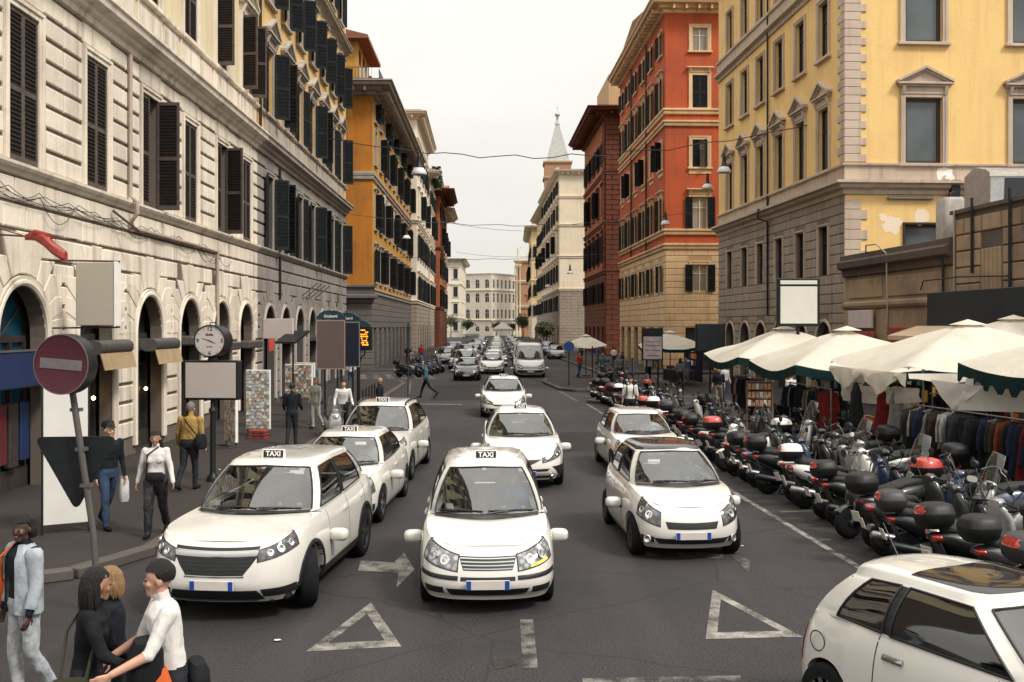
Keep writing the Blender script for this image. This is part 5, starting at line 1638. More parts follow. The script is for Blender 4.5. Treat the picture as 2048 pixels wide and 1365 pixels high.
# ================================================================== the cars of the photograph
SUV=dict(L=4.60,W=1.86,H=1.67,wb=2.66,fo=.93,R=.36,sill=.25,zfront=.24,zrear=.32,tyre_w=.235,arch_gap=.06,rim='five',rim_mat=RIM_D,
  shoulder=[(-2.3,.90),(-1.95,.98),(-1.3,1.03),(-.7,1.05),(.8,1.09),(1.9,1.13),(2.3,1.08)],hood_bulge=.03,hood_corner=.78,front_round=1.15,
  front_prof=[(0,.12),(.1,.05),(.25,0),(.45,.01),(.62,.035),(.8,.075),(.93,.13),(1,.2)],
  cowl_y=-1.22,cowl_z=1.10,A=(.80,-.80,1.06),
  green=dict(seat=.05,cy=.3,base=[(0,-1.22,1.10),(.735,-.86,1.06),(.805,-.70,1.06),(.82,.30,1.08),(.82,.40,1.09),(.805,1.40,1.13),(.70,1.98,1.15),(0,2.12,1.15)],
    roof=[(0,-.36,1.60),(.53,-.28,1.585),(.605,-.16,1.575),(.63,.30,1.61),(.63,.40,1.61),(.60,1.25,1.575),(.53,1.65,1.55),(0,1.76,1.575)]),
  bar_mat=TRIM_K,head=(.52,.885,.70,.88,.80,.99),dark_lamps=True,bulbs=((.25,.04),(.5,.05),(.78,.045)),
  front_bits=[(('grille',5),-1,(.34,.52),.48,.80,TRIM_K,.006),('nose_strip',-1,(.53,.55),.90,.945,TRIM_K,.006),('chrome_bar',-1,(.50,.53),.80,.885,CHROME,.026),('chrome_bar',-1,(.36,.34),.455,.485,CHROME,.012),('lower_intake',-1,(.60,.50),.03,.22,TRIM_K,.01),('skid_plate',-1,(.5,.55),.0,.035,METAL_G,.02),(('fog_bezel',3),(.58,.54),(.88,.86),.09,.235,TRIM_K,.012)],
  plate=(.33,.5),tail=(.60,.25,.55,.95),doors=(-.62,.36,1.30),handles=(.08,1.02),cladding=True,rails=False,steer=radians(24),mirror=.13,sign_y=.02)
MPV=dict(L=3.93,W=1.70,H=1.655,wb=2.51,fo=.80,R=.30,sill=.2,zfront=.17,tyre_w=.185,rim='cap',
  shoulder=[(-1.965,.76),(-1.7,.84),(-1.2,.95),(-.7,1.0),(.8,1.04),(1.5,1.05),(1.965,1.0)],hood_bulge=.035,hood_corner=.80,
  cowl_y=-1.17,cowl_z=1.045,A=(.74,-.72,1.0),
  green=dict(seat=.0,cy=.25,base=[(0,-1.17,1.045),(.675,-.80,1.01),(.735,-.64,1.0),(.75,.26,1.03),(.75,.34,1.03),(.735,1.18,1.06),(.64,1.62,1.06),(0,1.74,1.06)],
    roof=[(0,-.26,1.575),(.46,-.18,1.56),(.53,-.07,1.555),(.56,.28,1.585),(.56,.36,1.585),(.54,1.2,1.565),(.47,1.5,1.545),(0,1.58,1.565)]),
  head=(.38,.79,.58,.87,.68,.985),bulbs=((.32,.06),(.68,.065)),indicator=(.3,.8,.04,.17),blink=1,
  front_bits=[(('grille',4),-1,(.30,.37),.60,.86,TRIM_K,.006),('bumper_strip',-1,(.33,.33),.385,.47,TRIM_K,.001),('bumper_strip',.36,.80,.40,.485,TRIM_K,.012),('lower_intake',-1,(.46,.5),.06,.22,TRIM_K,.004),('fog_bezel',.54,.76,.10,.24,TRIM_K,.004)],
  plate=(.33,.5),tail=(.55,.2,.5,.95),doors=(-.60,.30,1.12),handles=(.02,.82),wiper_pos=((-.60,-.05,.16),(.0,.60,.16)),sign_y=.12,mirror=.12)
HATCH=dict(L=4.30,W=1.78,H=1.47,wb=2.60,fo=.90,R=.315,sill=.19,zfront=.17,rim='five',
  shoulder=[(-2.15,.70),(-1.8,.80),(-1.2,.90),(-.7,.94),(.8,.99),(1.7,1.02),(2.15,.96)],hood_bulge=.04,front_round=1.25,
  cowl_y=-1.12,cowl_z=.97,A=(.76,-.66,.945),
  green=dict(seat=.05,cy=.3,base=[(0,-1.12,.97),(.70,-.74,.95),(.765,-.56,.945),(.78,.32,.965),(.78,.41,.97),(.755,1.25,1.0),(.66,1.72,1.03),(0,1.88,1.04)],
    roof=[(0,-.16,1.39),(.48,-.08,1.375),(.55,.03,1.37),(.58,.34,1.395),(.58,.43,1.395),(.56,1.05,1.37),(.49,1.38,1.35),(0,1.47,1.37)]),
  head=(.44,.83,.58,.78,.66,.99),dark_lamps=False,bulbs=((.35,.045),(.7,.05)),
  front_bits=[('grille',-1,(.36,.44),.50,.62,TRIM_K,.005),(('lower_intake',3),-1,(.52,.58),.05,.33,TRIM_K,.006),('fog_bezel',.60,.82,.14,.34,TRIM_K,.006)],
  fogs=((.70,.24,.04),),bar_mat=TRIM_K,plate=(.38,.5),tail=(.5,.3,.55,.95),doors=(-.52,.36,1.16),handles=(.10,.92),mirror=.13,sign_y=.22)
CROSS=dict(HATCH); CROSS.update(L=4.36,W=1.795,H=1.56,R=.34,sill=.23,zfront=.2,wb=2.64,
  shoulder=[(-2.18,.82),(-1.8,.90),(-1.2,.97),(-.7,1.0),(.8,1.06),(1.7,1.10),(2.18,1.02)],hood_bulge=.05,cowl_z=1.03,A=(.78,-.66,1.0),
  green=dict(seat=.05,cy=.3,base=[(0,-1.14,1.03),(.715,-.74,1.01),(.785,-.56,1.0),(.79,.32,1.04),(.79,.41,1.05),(.75,1.2,1.10),(.64,1.72,1.12),(0,1.86,1.13)],
    roof=[(0,-.20,1.48),(.50,-.12,1.465),(.565,-.01,1.46),(.58,.34,1.485),(.58,.43,1.485),(.54,1.05,1.45),(.46,1.38,1.43),(0,1.47,1.45)]),
  head=(.42,.865,.56,.72,.74,.99),dark_lamps=True,bulbs=((.6,.04),(.8,.045)),
  front_bits=[('grille',-1,(.12,.40),.48,.68,TRIM_K,.006),('lower_lip',-1,(.5,.56),.27,.36,TRIM_K,.004),('lower_intake',-1,(.62,.6),.02,.10,TRIM_K,.006),('fog_bezel',(.76,.60),(.86,.84),.10,.42,TRIM_K,.006)],
  fogs=((.60,.16,.035),),plate=(.20,.5),handles=(.10,),sign_y=.2)
CITY=dict(L=3.49,W=1.665,H=1.555,wb=2.34,fo=.63,R=.30,sill=.2,zfront=.18,rim='multi',rim_mat=RIM_D,
  shoulder=[(-1.745,.74),(-1.55,.84),(-1.1,.95),(-.6,.99),(.8,1.03),(1.4,1.04),(1.745,.98)],hood_bulge=.05,front_round=1.1,hood_corner=.78,
  front_prof=[(0,.12),(.14,.03),(.3,0),(.5,.01),(.68,.035),(.86,.09),(1,.19)],
  cowl_y=-1.08,cowl_z=1.03,A=(.725,-.66,.99),
  green=dict(seat=-.05,cy=.2,base=[(0,-1.08,1.03),(.66,-.76,1.0),(.725,-.60,.99),(.74,.22,1.02),(.74,.31,1.02),(.72,1.0,1.05),(.63,1.45,1.06),(0,1.56,1.06)],
    roof=[(0,-.28,1.47),(.45,-.20,1.455),(.52,-.08,1.45),(.55,.24,1.475),(.55,.33,1.475),(.53,.95,1.45),(.46,1.22,1.43),(0,1.30,1.45)]),
  head=(.48,.768,.55,.87,.66,.985),dark_lamps=True,bulbs=((.42,.06),(.75,.05)),roof_paint=PAINT_K,mirror_paint=PAINT_W,
  front_bits=[('grille',-1,(.36,.40),.50,.68,TRIM_K,.005),('lower_intake',-1,(.50,.56),.10,.25,TRIM_K,.006),('fog_bezel',.56,.72,.12,.27,TRIM_K,.006)],
  fogs=((.645,.195,.05),),plate=(.35,.45),tail=(.5,.2,.5,.9),doors=(-.50,.26,.98),handles=(.0,.72),mirror=.13)
BUBBLE=dict(L=3.57,W=1.63,H=1.49,wb=2.30,fo=.66,R=.295,sill=.2,rim='multi',rear_round=1.7,front_round=1.5,arch_gap=.045,N=150,
  shoulder=[(-1.785,.70),(-1.5,.82),(-1.0,.93),(-.55,.965),(.6,.985),(1.3,.985),(1.6,.93),(1.785,.86)],hood_bulge=.06,
  side_prof=[(0,.05),(.12,.012),(.3,0),(.55,.004),(.78,.03),(.92,.065),(1,.10)],rear_prof=[(0,.08),(.15,.01),(.35,0),(.6,.02),(.85,.08),(1,.15)],
  cowl_y=-1.06,cowl_z=.98,A=(.70,-.64,.965),bulge=.05,
  green=dict(seat=-.1,cy=.2,base=[(0,-1.06,.98),(.635,-.74,.965),(.70,-.58,.965),(.725,.52,.975),(.725,.60,.98),(.70,1.12,.99),(.585,1.50,.93),(0,1.60,.88)],
    roof=[(0,-.24,1.40),(.44,-.16,1.385),(.50,-.05,1.38),(.535,.46,1.40),(.535,.54,1.40),(.51,.86,1.37),(.44,1.16,1.33),(0,1.26,1.345)]),
  head=(.42,.74,.55,.9,.62,.98),front_bits=[('lower_intake',-1,(.5,.5),.06,.2,TRIM_K,.006)],plate=(.3,.45),tail=(.60,.22,.42,.86),
  doors=(-.46,.62),handles=(.34,),handle_z=.80,handle_mat=CHROME,mirror=.12,glass_rear=CGLASS_D,glass=CGLASS_D,aerial=(1.10,1.40),soft_tail=True,glass_roof=True)
SMALL=dict(HATCH); SMALL.update(L=3.82,W=1.66,H=1.44,wb=2.49,fo=.74,R=.29,rim='cap',
  shoulder=[(-1.91,.70),(-1.6,.80),(-1.1,.90),(-.6,.94),(.8,.97),(1.5,.98),(1.91,.92)],cowl_y=-1.06,cowl_z=.96,A=(.72,-.62,.935),
  green=dict(seat=0,cy=.2,base=[(0,-1.06,.96),(.66,-.70,.94),(.72,-.54,.935),(.735,.28,.95),(.735,.36,.95),(.715,1.15,.98),(.62,1.55,.99),(0,1.68,1.0)],
    roof=[(0,-.22,1.36),(.46,-.15,1.345),(.525,-.04,1.34),(.55,.28,1.365),(.55,.36,1.365),(.53,1.0,1.345),(.46,1.3,1.33),(0,1.38,1.345)]),
  head=(.40,.78,.58,.86,.64,.99),indicator=(.7,1.0,.1,.6),bulbs=((.4,.06),),front_bits=[('grille',-1,(.3,.34),.58,.70,TRIM_K,.005),('lower_intake',-1,(.5,.52),.06,.26,TRIM_K,.006)],fogs=())
VAN=dict(L=5.1,W=2.0,H=2.32,wb=3.2,fo=.92,R=.34,sill=.24,zfront=.2,tyre_w=.215,cat='van',
  shoulder=[(-2.55,.95),(-2.2,1.05),(-1.7,1.16),(-1.3,1.22),(.8,1.25),(2.0,1.26),(2.55,1.25)],hood_bulge=.03,cowl_y=-1.85,cowl_z=1.22,A=(.92,-1.42,1.20),
  green=dict(seat=-.7,cy=.3,base=[(0,-1.85,1.22),(.85,-1.50,1.2),(.925,-1.32,1.2),(.95,-.42,1.22),(.95,-.3,1.22),(.95,2.2,1.24),(.92,2.42,1.25),(0,2.5,1.25)],
    roof=[(0,-1.02,2.16),(.72,-.92,2.14),(.80,-.80,2.13),(.84,-.42,2.18),(.84,-.3,2.18),(.84,2.2,2.2),(.80,2.38,2.2),(0,2.44,2.2)]),no_s2=True,
  head=(.52,.90,.50,.74,.54,.82),front_bits=[(('grille',3),-1,(.44,.48),.52,.72,TRIM_K,.006),('bumper_strip',-1,(.88,.88),.06,.36,TRIM_K,.012)],plate=(.22,.3),tail=(.8,.1,.4,.8),doors=(-1.2,-.3),handles=(-.55,),mirror=.16)
TAXI_TALL=dict(SUV); TAXI_TALL.update(L=4.5,W=1.80,H=1.68,rails='k',cladding=False,steer=0,dark_lamps=False,sill=.2,zfront=.18,R=.32,
  front_bits=[(('grille',3),-1,(.44,.5),.52,.74,TRIM_K,.006),('lower_intake',-1,(.6,.6),.03,.26,TRIM_K,.008),('fog_bezel',.64,.85,.14,.36,TRIM_K,.008)],fogs=((.745,.25,.05),),bar_mat=CHROME,rim='cap',rim_mat=RIM)

def face(dx): return radians(dx)
CARS=[]
def addc(*a,**k):
    c=build_car(*a,**k); CARS.append(c); return c
addc('taxi','white sport utility taxi with wide chrome grille, its front wheels turned, beside the pedestrians',SUV,(-3.24,13.75,0),radians(-5.2),'white taxis',True)
addc('taxi','white compact people-carrier taxi in the centre foreground with a lit indicator',MPV,(-.36,13.75,0),radians(2.2),'white taxis',True)
addc('taxi','white hatchback taxi directly behind the sport utility taxi',HATCH,(-3.08,18.85,0),radians(-3),'white taxis',True)
addc('taxi','tall white taxi with black roof rails, rearmost of the left queue',TAXI_TALL,(-3.05,23.7,0),radians(-3),'white taxis',True)
addc('taxi','white crossover taxi with slanted dark headlamps behind the centre taxi',CROSS,(.19,23.0,0),radians(1.5),'white taxis',True)
addc('taxi','small-looking white saloon taxi farthest back in the centre lane',HATCH,(-.34,39.2,0),radians(1),'white taxis',True)
addc('city_car','white city car with a black roof and blank number plate beside the scooters',CITY,(2.52,16.25,0),radians(4.0))
addc('small_car','old white small hatchback driving behind the black-roofed city car',SMALL,(3.02,24.1,0),radians(3.0))
fiat=addc('bubble_car','rounded white three-door car seen from its rear flank at the lower right corner',BUBBLE,(3.86,7.70,0),radians(26))
_c=Car(BUBBLE); _p=_c.surf(_c.iy(1.30),.70,.014)
m=MB(); m.lathe([(.078,-.004),(.084,-.006),(.09,-.004)],28,'x',caps=False); m.build('fuel_flap_gap',GAPM,fiat,(-_p.x,_p.y,_p.z))
MINI=dict(BUBBLE); MINI.update(L=3.72,W=1.69,H=1.42,paint=PAINT_K,roof_paint=PAINT_W,mirror_paint=PAINT_W,aerial=None,glass_roof=False,glass=CGLASS,N=80,bulbs=((.5,.1),),head=(.44,.76,.55,.95,.6,.98))
build_car('compact_car','small black car with round headlamps and a white roof in the far traffic',MINI,(-2.85,64,0),radians(0))
VAN_N=dict(VAN); VAN_N['N']=80
van=build_car('delivery_van','white delivery van with a loaded roof rack in the far traffic',VAN_N,(1.15,68.5,0),radians(2))
m=MB()
for y in (-.4,.4,1.2,2.0): m.tube([(-.8,y,2.36),(-.8,y,2.5),(.8,y,2.5),(.8,y,2.36)],.025,5)
for x in (-.8,.8): m.tube([(x,-.6,2.5),(x,2.2,2.5)],.025,5); m.tube([(x,-.6,2.62),(x,2.2,2.62)],.02,5)
for k in range(9): m.tube([(-.75+k*.19,-.6,2.5),(-.75+k*.19,-.6,2.66)],.018,4)
m.build('roof_rack',TRIM_K,van)
# ---- traffic farther back: lighter copies of four kinds
far_protos=[]
def faraway(name,label,P,pm,loc,rz,taxi=False,**kw):
    Q=dict(P); Q['paint']=pm; Q['mirror_paint']=pm; Q['N']=70; Q.update(kw)
    return build_car(name,label,Q,loc,radians(rz),'cars in the far traffic',taxi)
faraway('taxi','silver tall taxi behind the small black car in the far traffic',TAXI_TALL,PAINT_S,(-3.55,75.5,0),0,True)
saloon=faraway('saloon_car','white saloon between the black car and the van in the far traffic',HATCH,PAINT_W,(-1.45,73,0),1)
P1=faraway('parked_car','grey car parked beside the left kerb just past the ochre house',HATCH,PAINT_G,(-6.2,92,0),0)
P2=faraway('parked_car','silver car parked second beside the left kerb past the ochre house',SMALL,PAINT_S,(-6.35,98.5,0),0)
P3=faraway('parked_car','dark blue tall car parked third beside the left kerb past the ochre house',TAXI_TALL,PAINT_B,(-6.5,105,0),0,rails=False)
def clone(o,label,loc,rz=0):
    c=copy_tree(o); c.location=loc; c.rotation_euler=(0,0,radians(rz)); c['label']=label; return c
for src,label,loc in ((P2,'silver car stuck in the left lane behind the silver taxi',(-3.6,88,0)),(P1,'grey car in the middle lane behind the white saloon',(-1.3,86,0)),
    (P2,'silver car in the right lane behind the delivery van',(1.6,92,0)),(P3,'dark blue tall car in the left lane about ninety metres off',(-3.9,101,0)),
    (P1,'grey car in the middle lane about one hundred metres off',(-1.6,103,0)),(P2,'silver car in the right lane about one hundred and ten metres off',(1.2,110,0)),
    (P3,'dark blue tall car in the middle lane far down the street',(-1.9,122,0)),(P2,'silver car in the left lane far down the street',(-4.4,126,0)),
    (P1,'grey car in the right lane far down the street',(.8,131,0)),(P2,'silver car in the middle lane at the far end of the queue',(-2.2,146,0)),
    (P3,'dark blue tall car in the left lane at the far end of the queue',(-4.8,152,0)),(P1,'grey car in the right lane at the far end of the queue',(.4,158,0)),
    (P3,'dark blue tall car parked fourth beside the left kerb',(-6.7,111.5,0)),(P1,'grey car parked fifth beside the left kerb',(-6.8,118,0)),
    (P2,'silver car parked last beside the left kerb',(-7.0,126,0)),(P1,'grey car parked at the right kerb beyond the van',(4.6,104,0)),(P3,'dark blue tall car parked at the right kerb far beyond the van',(4.2,116,0))):
    clone(src,label,loc,1)
def _lanes():
    k=0; words=['left lane','middle lane','right lane']
    for row in range(7):
        for ln in range(3):
            Y=[80.5,96,116,136.5,165,180,198][row]+ln*2.1; X=[-3.9,-1.5,1.0][ln]-.012*(Y-80)-(.3 if ln==0 else 0)
            src=(P1,P2,P3,saloon)[(row*2+ln*3)%4]; col={P1:'grey',P2:'silver',P3:'dark blue tall',saloon:'white'}[src]
            clone(src,'%s car in the %s, row %s of the distant jam'%(col,words[ln],['one','two','three','four','five','six','seven'][row]),(X,Y,0),1)
_lanes()
# ================================================================== scooters
SC_K=mat('scooter_black',(.008,.009,.010),.3,0,.2,6,.4,.3,world=False)
SC_G=mat('scooter_grey',(.05,.053,.056),.3,.3,.15,6,.5,.6,world=False)
SC_S=mat('scooter_silver',(.36,.36,.35),.3,.5,.15,6,.5,.6,world=False)
SC_W=mat('scooter_white',(.66,.64,.60),.3,0,.1,6,.5,.6,world=False)
SC_B=mat('scooter_blue',(.02,.04,.10),.3,0,.15,6,.5,.6,world=False)
SC_R=mat('scooter_red',(.42,.03,.02),.3,0,.15,6,.5,.6,world=False)
SEAT_K=mat('saddle_black',(.010,.010,.011),.75,0,.25,12,world=False)
CASE_K=mat('top_case_black',(.008,.0085,.009),.5,0,.25,10,.35,world=False)
CASE_G=mat('top_case_grey',(.026,.026,.028),.5,0,.2,10,world=False)
REFL=lens_mat('reflector_red',(.50,.03,.02),.75)
SHIELD=clear('scooter_screen',(.93,.93,.92),.97,.04)
MIRR=mat('mirror_glass',(.7,.71,.72),.06,1,.03,4,world=False)
def scooter(label,pm,case=None,lid=None,refl=True,screen=0,seat=SEAT_K,big=1.0,round_mirror=True,group='scooters parked along the market'):
    """front along +x, standing on its wheels at the origin"""
    r=thing('scooter',label,'scooter',(0,0,0),0,group)
    R=.245*big; wb=.68
    def wheel(x,nm):
        t=MB(); t.lathe([(R*.62,-.05),(R*.86,-.062),(R*.96,-.045),(R,0),(R*.96,.045),(R*.86,.062),(R*.62,.05)],24,'y'); o=t.build(nm,TYRE,r,(x,0,R),smooth=50)
        q=MB(); q.lathe([(R*.63,-.045),(R*.6,-.02),(R*.6,.02),(R*.63,.045)],20,'y'); q.lathe([(.045,-.07),(.045,.07)],12,'y')
        for k in range(5):
            a=2*pi*k/5; q.tube([(.03*sin(a),0,.03*cos(a)),(R*.61*sin(a+.25),0,R*.61*cos(a+.25))],.02,5)
        q.build('rim',RIM_D if pm is not SC_S else RIM,o,smooth=50)
        return o
    wheel(wb,'front_wheel'); wheel(-wb+.05,'rear_wheel')
    # front mudguard
    m=MB(); rows=[]
    for k in range(11):
        a=radians(-50+k*14); rows.append([(wb-sin(a)*(R+.035)*-1*-1, y,R+cos(a)*(R+.035)-(.02 if abs(y)>.05 else 0)) for y in (-.085,-.05,0,.05,.085)])
    m.grid(rows); m.build('mudguard',pm,r,smooth=60)
    # fork
    m=MB()
    for y in (-.075,.075): m.tube([(wb,y,R),(wb-.1,y,.62)],.022,7)
    m.build('fork',METAL_G,r,smooth=50)
    # leg shield and front fairing
    m=MB(); m.loft([(.26,.52,0,.05,.17,3),(.40,.55,0,.055,.2,3),(.6,.535,0,.085,.215,2.6),(.8,.50,0,.10,.195,2.4),(.93,.45,0,.07,.13,2.4),(.99,.42,0,.03,.07,2.2)],18,'z')
    m.build('leg_shield',pm,r,smooth=50)
    m=MB(); m.loft([(.78,.59,0,.02,.05,2.2),(.80,.60,0,.025,.09,2.4),(.86,.585,0,.025,.1,2.4),(.89,.565,0,.02,.06,2.4)],14,'z'); m.build('headlamp',LENS,r,smooth=50)
    # floorboard
    m=MB(); m.loft([(-.2,0,.29,.16,.05,4),(.3,0,.29,.16,.045,4),(.5,0,.33,.13,.05,4)],14,'x'); m.build('floorboard',TRIM_K,r,smooth=50)
    # rear body
    m=MB(); m.loft([(.14,0,.42,.12,.12,2.6),(.0,0,.5,.17,.19,2.6),(-.3,0,.58,.20,.19,2.5),(-.62,0,.66,.18,.14,2.4),(-.86,0,.73,.10,.075,2.2),(-.95,0,.75,.04,.035,2)],18,'x'); m.build('body',pm,r,smooth=50)
    # saddle
    m=MB(); m.loft([(.16,0,.66,.07,.03,2.6),(.08,0,.70,.12,.06,2.6),(-.15,0,.73,.145,.065,2.8),(-.3,0,.765,.145,.07,2.8),(-.5,0,.80,.14,.065,2.8),(-.72,0,.82,.10,.05,2.6),(-.78,0,.82,.05,.03,2.4)],18,'x'); m.build('saddle',seat,r,smooth=50)
    # engine, exhaust, stand
    m=MB(); m.loft([(.0,0,.3,.1,.1,3),(-.3,0,.32,.13,.12,3),(-.62,.02,.26,.09,.09,3)],14,'x'); m.build('engine',METAL_D,r,smooth=50)
    m=MB(); m.tube([(-.05,-.14,.22),(-.35,-.18,.24)],.03,8); m.tube([(-.35,-.19,.25),(-.45,-.2,.27),(-.9,-.21,.36),(-.93,-.21,.365)],[.045,.065,.065,.05],12); m.build('exhaust',METAL_G if pm is not SC_K else METAL_D,r,smooth=50)
    m=MB()
    for y in (-.12,.12): m.tube([(-.25,y*.6,.25),(-.38,y*1.3,.01)],.014,6)
    m.tube([(-.38,-.156,.012),(-.38,.156,.012)],.014,6); m.build('stand',METAL_D,r)
    # rear guard, plate, lamp
    m=MB(); m.prism([(-.09,0),(.09,0),(.09,.012),(-.09,.012)],0,.34); 
    o=m.build('rear_guard',TRIM_K,r,(-.86,0,.68)); o.rotation_euler=(0,radians(68),0)
    m=MB(); m.chbox(-.006,.006,-.085,.085,-.085,.085,.003); o=m.build('number_plate',PLATE_W,r,(-.985,0,.505)); o.rotation_euler=(0,radians(-20),0)
    m=MB(); m.loft([(-.94,0,.74,.07,.03,2.6),(-.9,0,.735,.11,.05,2.6),(-.84,0,.72,.12,.05,2.6)],14,'x'); m.build('tail_lamp',REFL,r,smooth=50)
    # handlebar
    m=MB(); m.loft([(.36,0,1.0,.09,.05,2.6),(.44,0,1.01,.11,.07,2.6),(.52,0,.99,.07,.05,2.4)],14,'x',0)
    m.tube([(.40,-.3,1.0),(.43,0,1.03),(.40,.3,1.0)],.014,7,1)
    for y in (-1,1): m.tube([(.405,y*.21,1.005),(.39,y*.34,.995)],.021,8,1)
    for y in (-1,1): m.tube([(.43,y*.2,1.01),(.47,y*.33,.99)],.007,5,1)
    m.build('handlebar',[pm,TRIM_K],r,smooth=50)
    for y in (-1,1):
        m=MB(); m.tube([(.43,y*.2,1.02),(.46,y*.3,1.16),(.45,y*.34,1.22)],.007,5,1)
        if round_mirror: m.lathe([(.0,-.03),(.05,-.024),(.066,-.006),(.062,.0)],16,'x',(.45,y*.36,1.26),1); m.lathe([(.0,-.002),(.06,.0)],16,'x',(.447,y*.36,1.26),0)
        else: m.loft([(.43,y*.38,1.26,.09,.05,3),(.47,y*.38,1.26,.08,.045,3)],14,'x',1); m.loft([(.427,y*.38,1.26,.082,.043,3),(.43,y*.38,1.26,.082,.043,3)],14,'x',0)
        m.build('mirror',[MIRR,TRIM_K],r,smooth=40)
    if screen:
        m=MB(); H=screen; rows=[]
        for k in range(7):
            t=k/6; w=.22*(1-.35*t*t)+.02; row=[]
            for j in range(9):
                u=-1+j/4; row.append((.60-.22*t*H/.6-.10*u*u,u*w*(1 if t<.85 else .86),.88+H*t-(.05*u*u if t>.9 else 0)))
            rows.append(row)
        m.grid(rows); m.build('windscreen',SHIELD,r,smooth=60)
        m=MB(); m.tube([rows[k][0] for k in range(7)]+[rows[6][j] for j in range(1,9)]+[rows[k][8] for k in range(5,-1,-1)],.006,5,caps=False); m.build('screen_edge',TRIM_K if screen<.5 else METAL_G,r)
    if case:
        lm=lid or case; m=MB(); x=-.86; k=big
        m.loft([(.855,x,0,.15,.15,4),(.90,x,0,.19,.20,3.6),(1.0,x,0,.215,.225,3.4),(1.015,x,0,.215,.225,3.4)],24,'z',0)
        co=m.build('top_case',case,r,smooth=40)
        m=MB(); m.loft([(1.018,x,0,.215,.225,3.4),(1.09,x,0,.20,.21,3.2),(1.14,x+.01,0,.165,.175,2.9),(1.165,x+.015,0,.10,.11,2.5),(1.17,x+.015,0,.02,.02,2)],24,'z'); m.build('lid',lm,co,smooth=50)
        m=MB(); m.lathe([(.22,1.0),(.22,1.0)],4); 
        if refl:
            m=MB(); rows=[]
            for j in range(11):
                u=-1+j/5; y=u*.19; rows.append([(x-.22+.075*u*u*abs(u)+d,y,z-.02*u*u*(1 if z>1.08 else 0)) for z,d in ((1.022,-.004),(1.06,.0),(1.095,.014),(1.125,.042))])
            m.grid(rows); m.build('reflector',REFL,co,smooth=60)
        m=MB(); m.chbox(x-.12,x+.3,-.1,.1,.835,.856,.008); m.build('rack',METAL_D,r)
    else:
        m=MB(); m.tube([(-.55,-.16,.76),(-.85,-.17,.83),(-.98,-.1,.85),(-.98,.1,.85),(-.85,.17,.83),(-.55,.16,.76)],.013,6); m.build('grab_rail',METAL_D if pm is not SC_W else METAL_G,r,smooth=50)
    return r
protos=[('black scooter with a black top case and red reflector',dict(pm=SC_K,case=CASE_K,refl=True)),
 ('grey scooter with a plain black top case',dict(pm=SC_G,case=CASE_K,refl=False)),
 ('black scooter with a red-lidded top case',dict(pm=SC_K,case=CASE_K,lid=SC_R,refl=True,screen=.42)),
 ('silver scooter with a tall clear windscreen',dict(pm=SC_S,screen=.62,round_mirror=False)),
 ('white scooter with a black top case and red reflector',dict(pm=SC_W,case=CASE_K,lid=SC_W,refl=True)),
 ('dark blue scooter without a top case',dict(pm=SC_B,screen=0)),
 ('black scooter with a big grey top case',dict(pm=SC_K,case=CASE_G,refl=True,big=1.06,screen=.45,round_mirror=False)),
 ('grey scooter with a tall clear windscreen and bare tail',dict(pm=SC_G,screen=.66))]
SC_PROTO=[]; rs=random.Random(11)
seq=[6,1,0,3,6,7,1,2,0,5,4,3,0,5,1,7,4,2,3,0,1,7,5,6,4,0,2,3,1,5,0,7,4,6,2,1,3,0,5,7]
used={}
near_words=['nearest the white car in the corner','second along the white line','third along the white line','fourth along the white line','fifth along the white line','sixth along the white line','seventh along the white line','eighth along the white line','ninth along the white line','tenth along the white line']
yy=11.3; idx=0; cnts={}
def ordn(k): return ['first','second','third','fourth','fifth','sixth','seventh','eighth','ninth'][k]
def place_scooter(i,x,y,deg,label,group=None):
    if i in used: o=copy_tree(used[i])
    else:
        o=scooter('',**protos[i][1]); used[i]=o
    o.location=(x,y,0 if x<7 else .11); o.rotation_euler=(radians(rs.uniform(-9,3)),0,radians(deg)); o['label']=label; o.scale=(rs.uniform(.95,1.06),)*3
    if group: o['group']=group
    return o
for n,i in enumerate(seq):
    k=cnts.get(i,0); cnts[i]=k+1
    x=5.75-.056*yy+1.35+rs.uniform(-.12,.18)
    place_scooter(i,x,yy,(16+rs.uniform(-17,15)) if n%9!=7 else 200,'%s, %s such along the line'%(protos[i][0],ordn(k)))
    yy+=.66+.012*n+rs.uniform(-.05,.09)
# second row behind, against the market pavement
row2=[(3,7.05,14.6),(5,7.1,15.7),(7,6.95,17.0),(0,6.9,18.3),(3,6.85,19.6),(1,6.8,21.0),(0,7.0,22.4),(3,7.1,23.6),(5,6.9,25.4),(7,6.7,27.0)]
c2={}
for i,x,y in row2:
    k=c2.get(i,0); c2[i]=k+1
    place_scooter(i,x+.35,y,195+rs.uniform(-12,12),'%s, %s such in the back row'%(protos[i][0],ordn(k)))
# scooters parked on the far left
for n,(i,x,y) in enumerate(((0,-6.0,66.5),(3,-5.6,68),(5,-5.3,69.6),(1,-5.1,71.2),(7,-4.9,73))):
    place_scooter(i,x-.9,y,-20+rs.uniform(-8,8),'%s, %s by the ochre house'%(protos[i][0],ordn(n)),'scooters by the ochre house')
place_scooter(3,-5.35,29.4,-70,'silver scooter beside the man in the white shirt','scooter by the taxi queue')
for n,(i,x,y) in enumerate(((1,4.6,51.0),(0,5.3,51.3),(5,6.0,51.2),(7,5.6,58.5),(0,6.4,58.8))):
    place_scooter(i,x,y,100+rs.uniform(-20,20),'%s, %s on the far island'%(protos[i][0],ordn(n)),'scooters on the traffic island')
# ================================================================== signs, posts, lamps
def pole(path,r,m,parent,name='post'):
    b=MB(); b.tube(path,r,10); return b.build(name,m,parent,smooth=50)
RED_D=mat('no_entry_red',(.062,.005,.013),.6,0,.15,9)
SIGN_P=mat('sign_pale',(.15,.125,.13),.6,0,.12,14)
GALV=plaster('galvanised',(.10,.092,.088),(.035,.03,.028),.6,.6,.55,0)
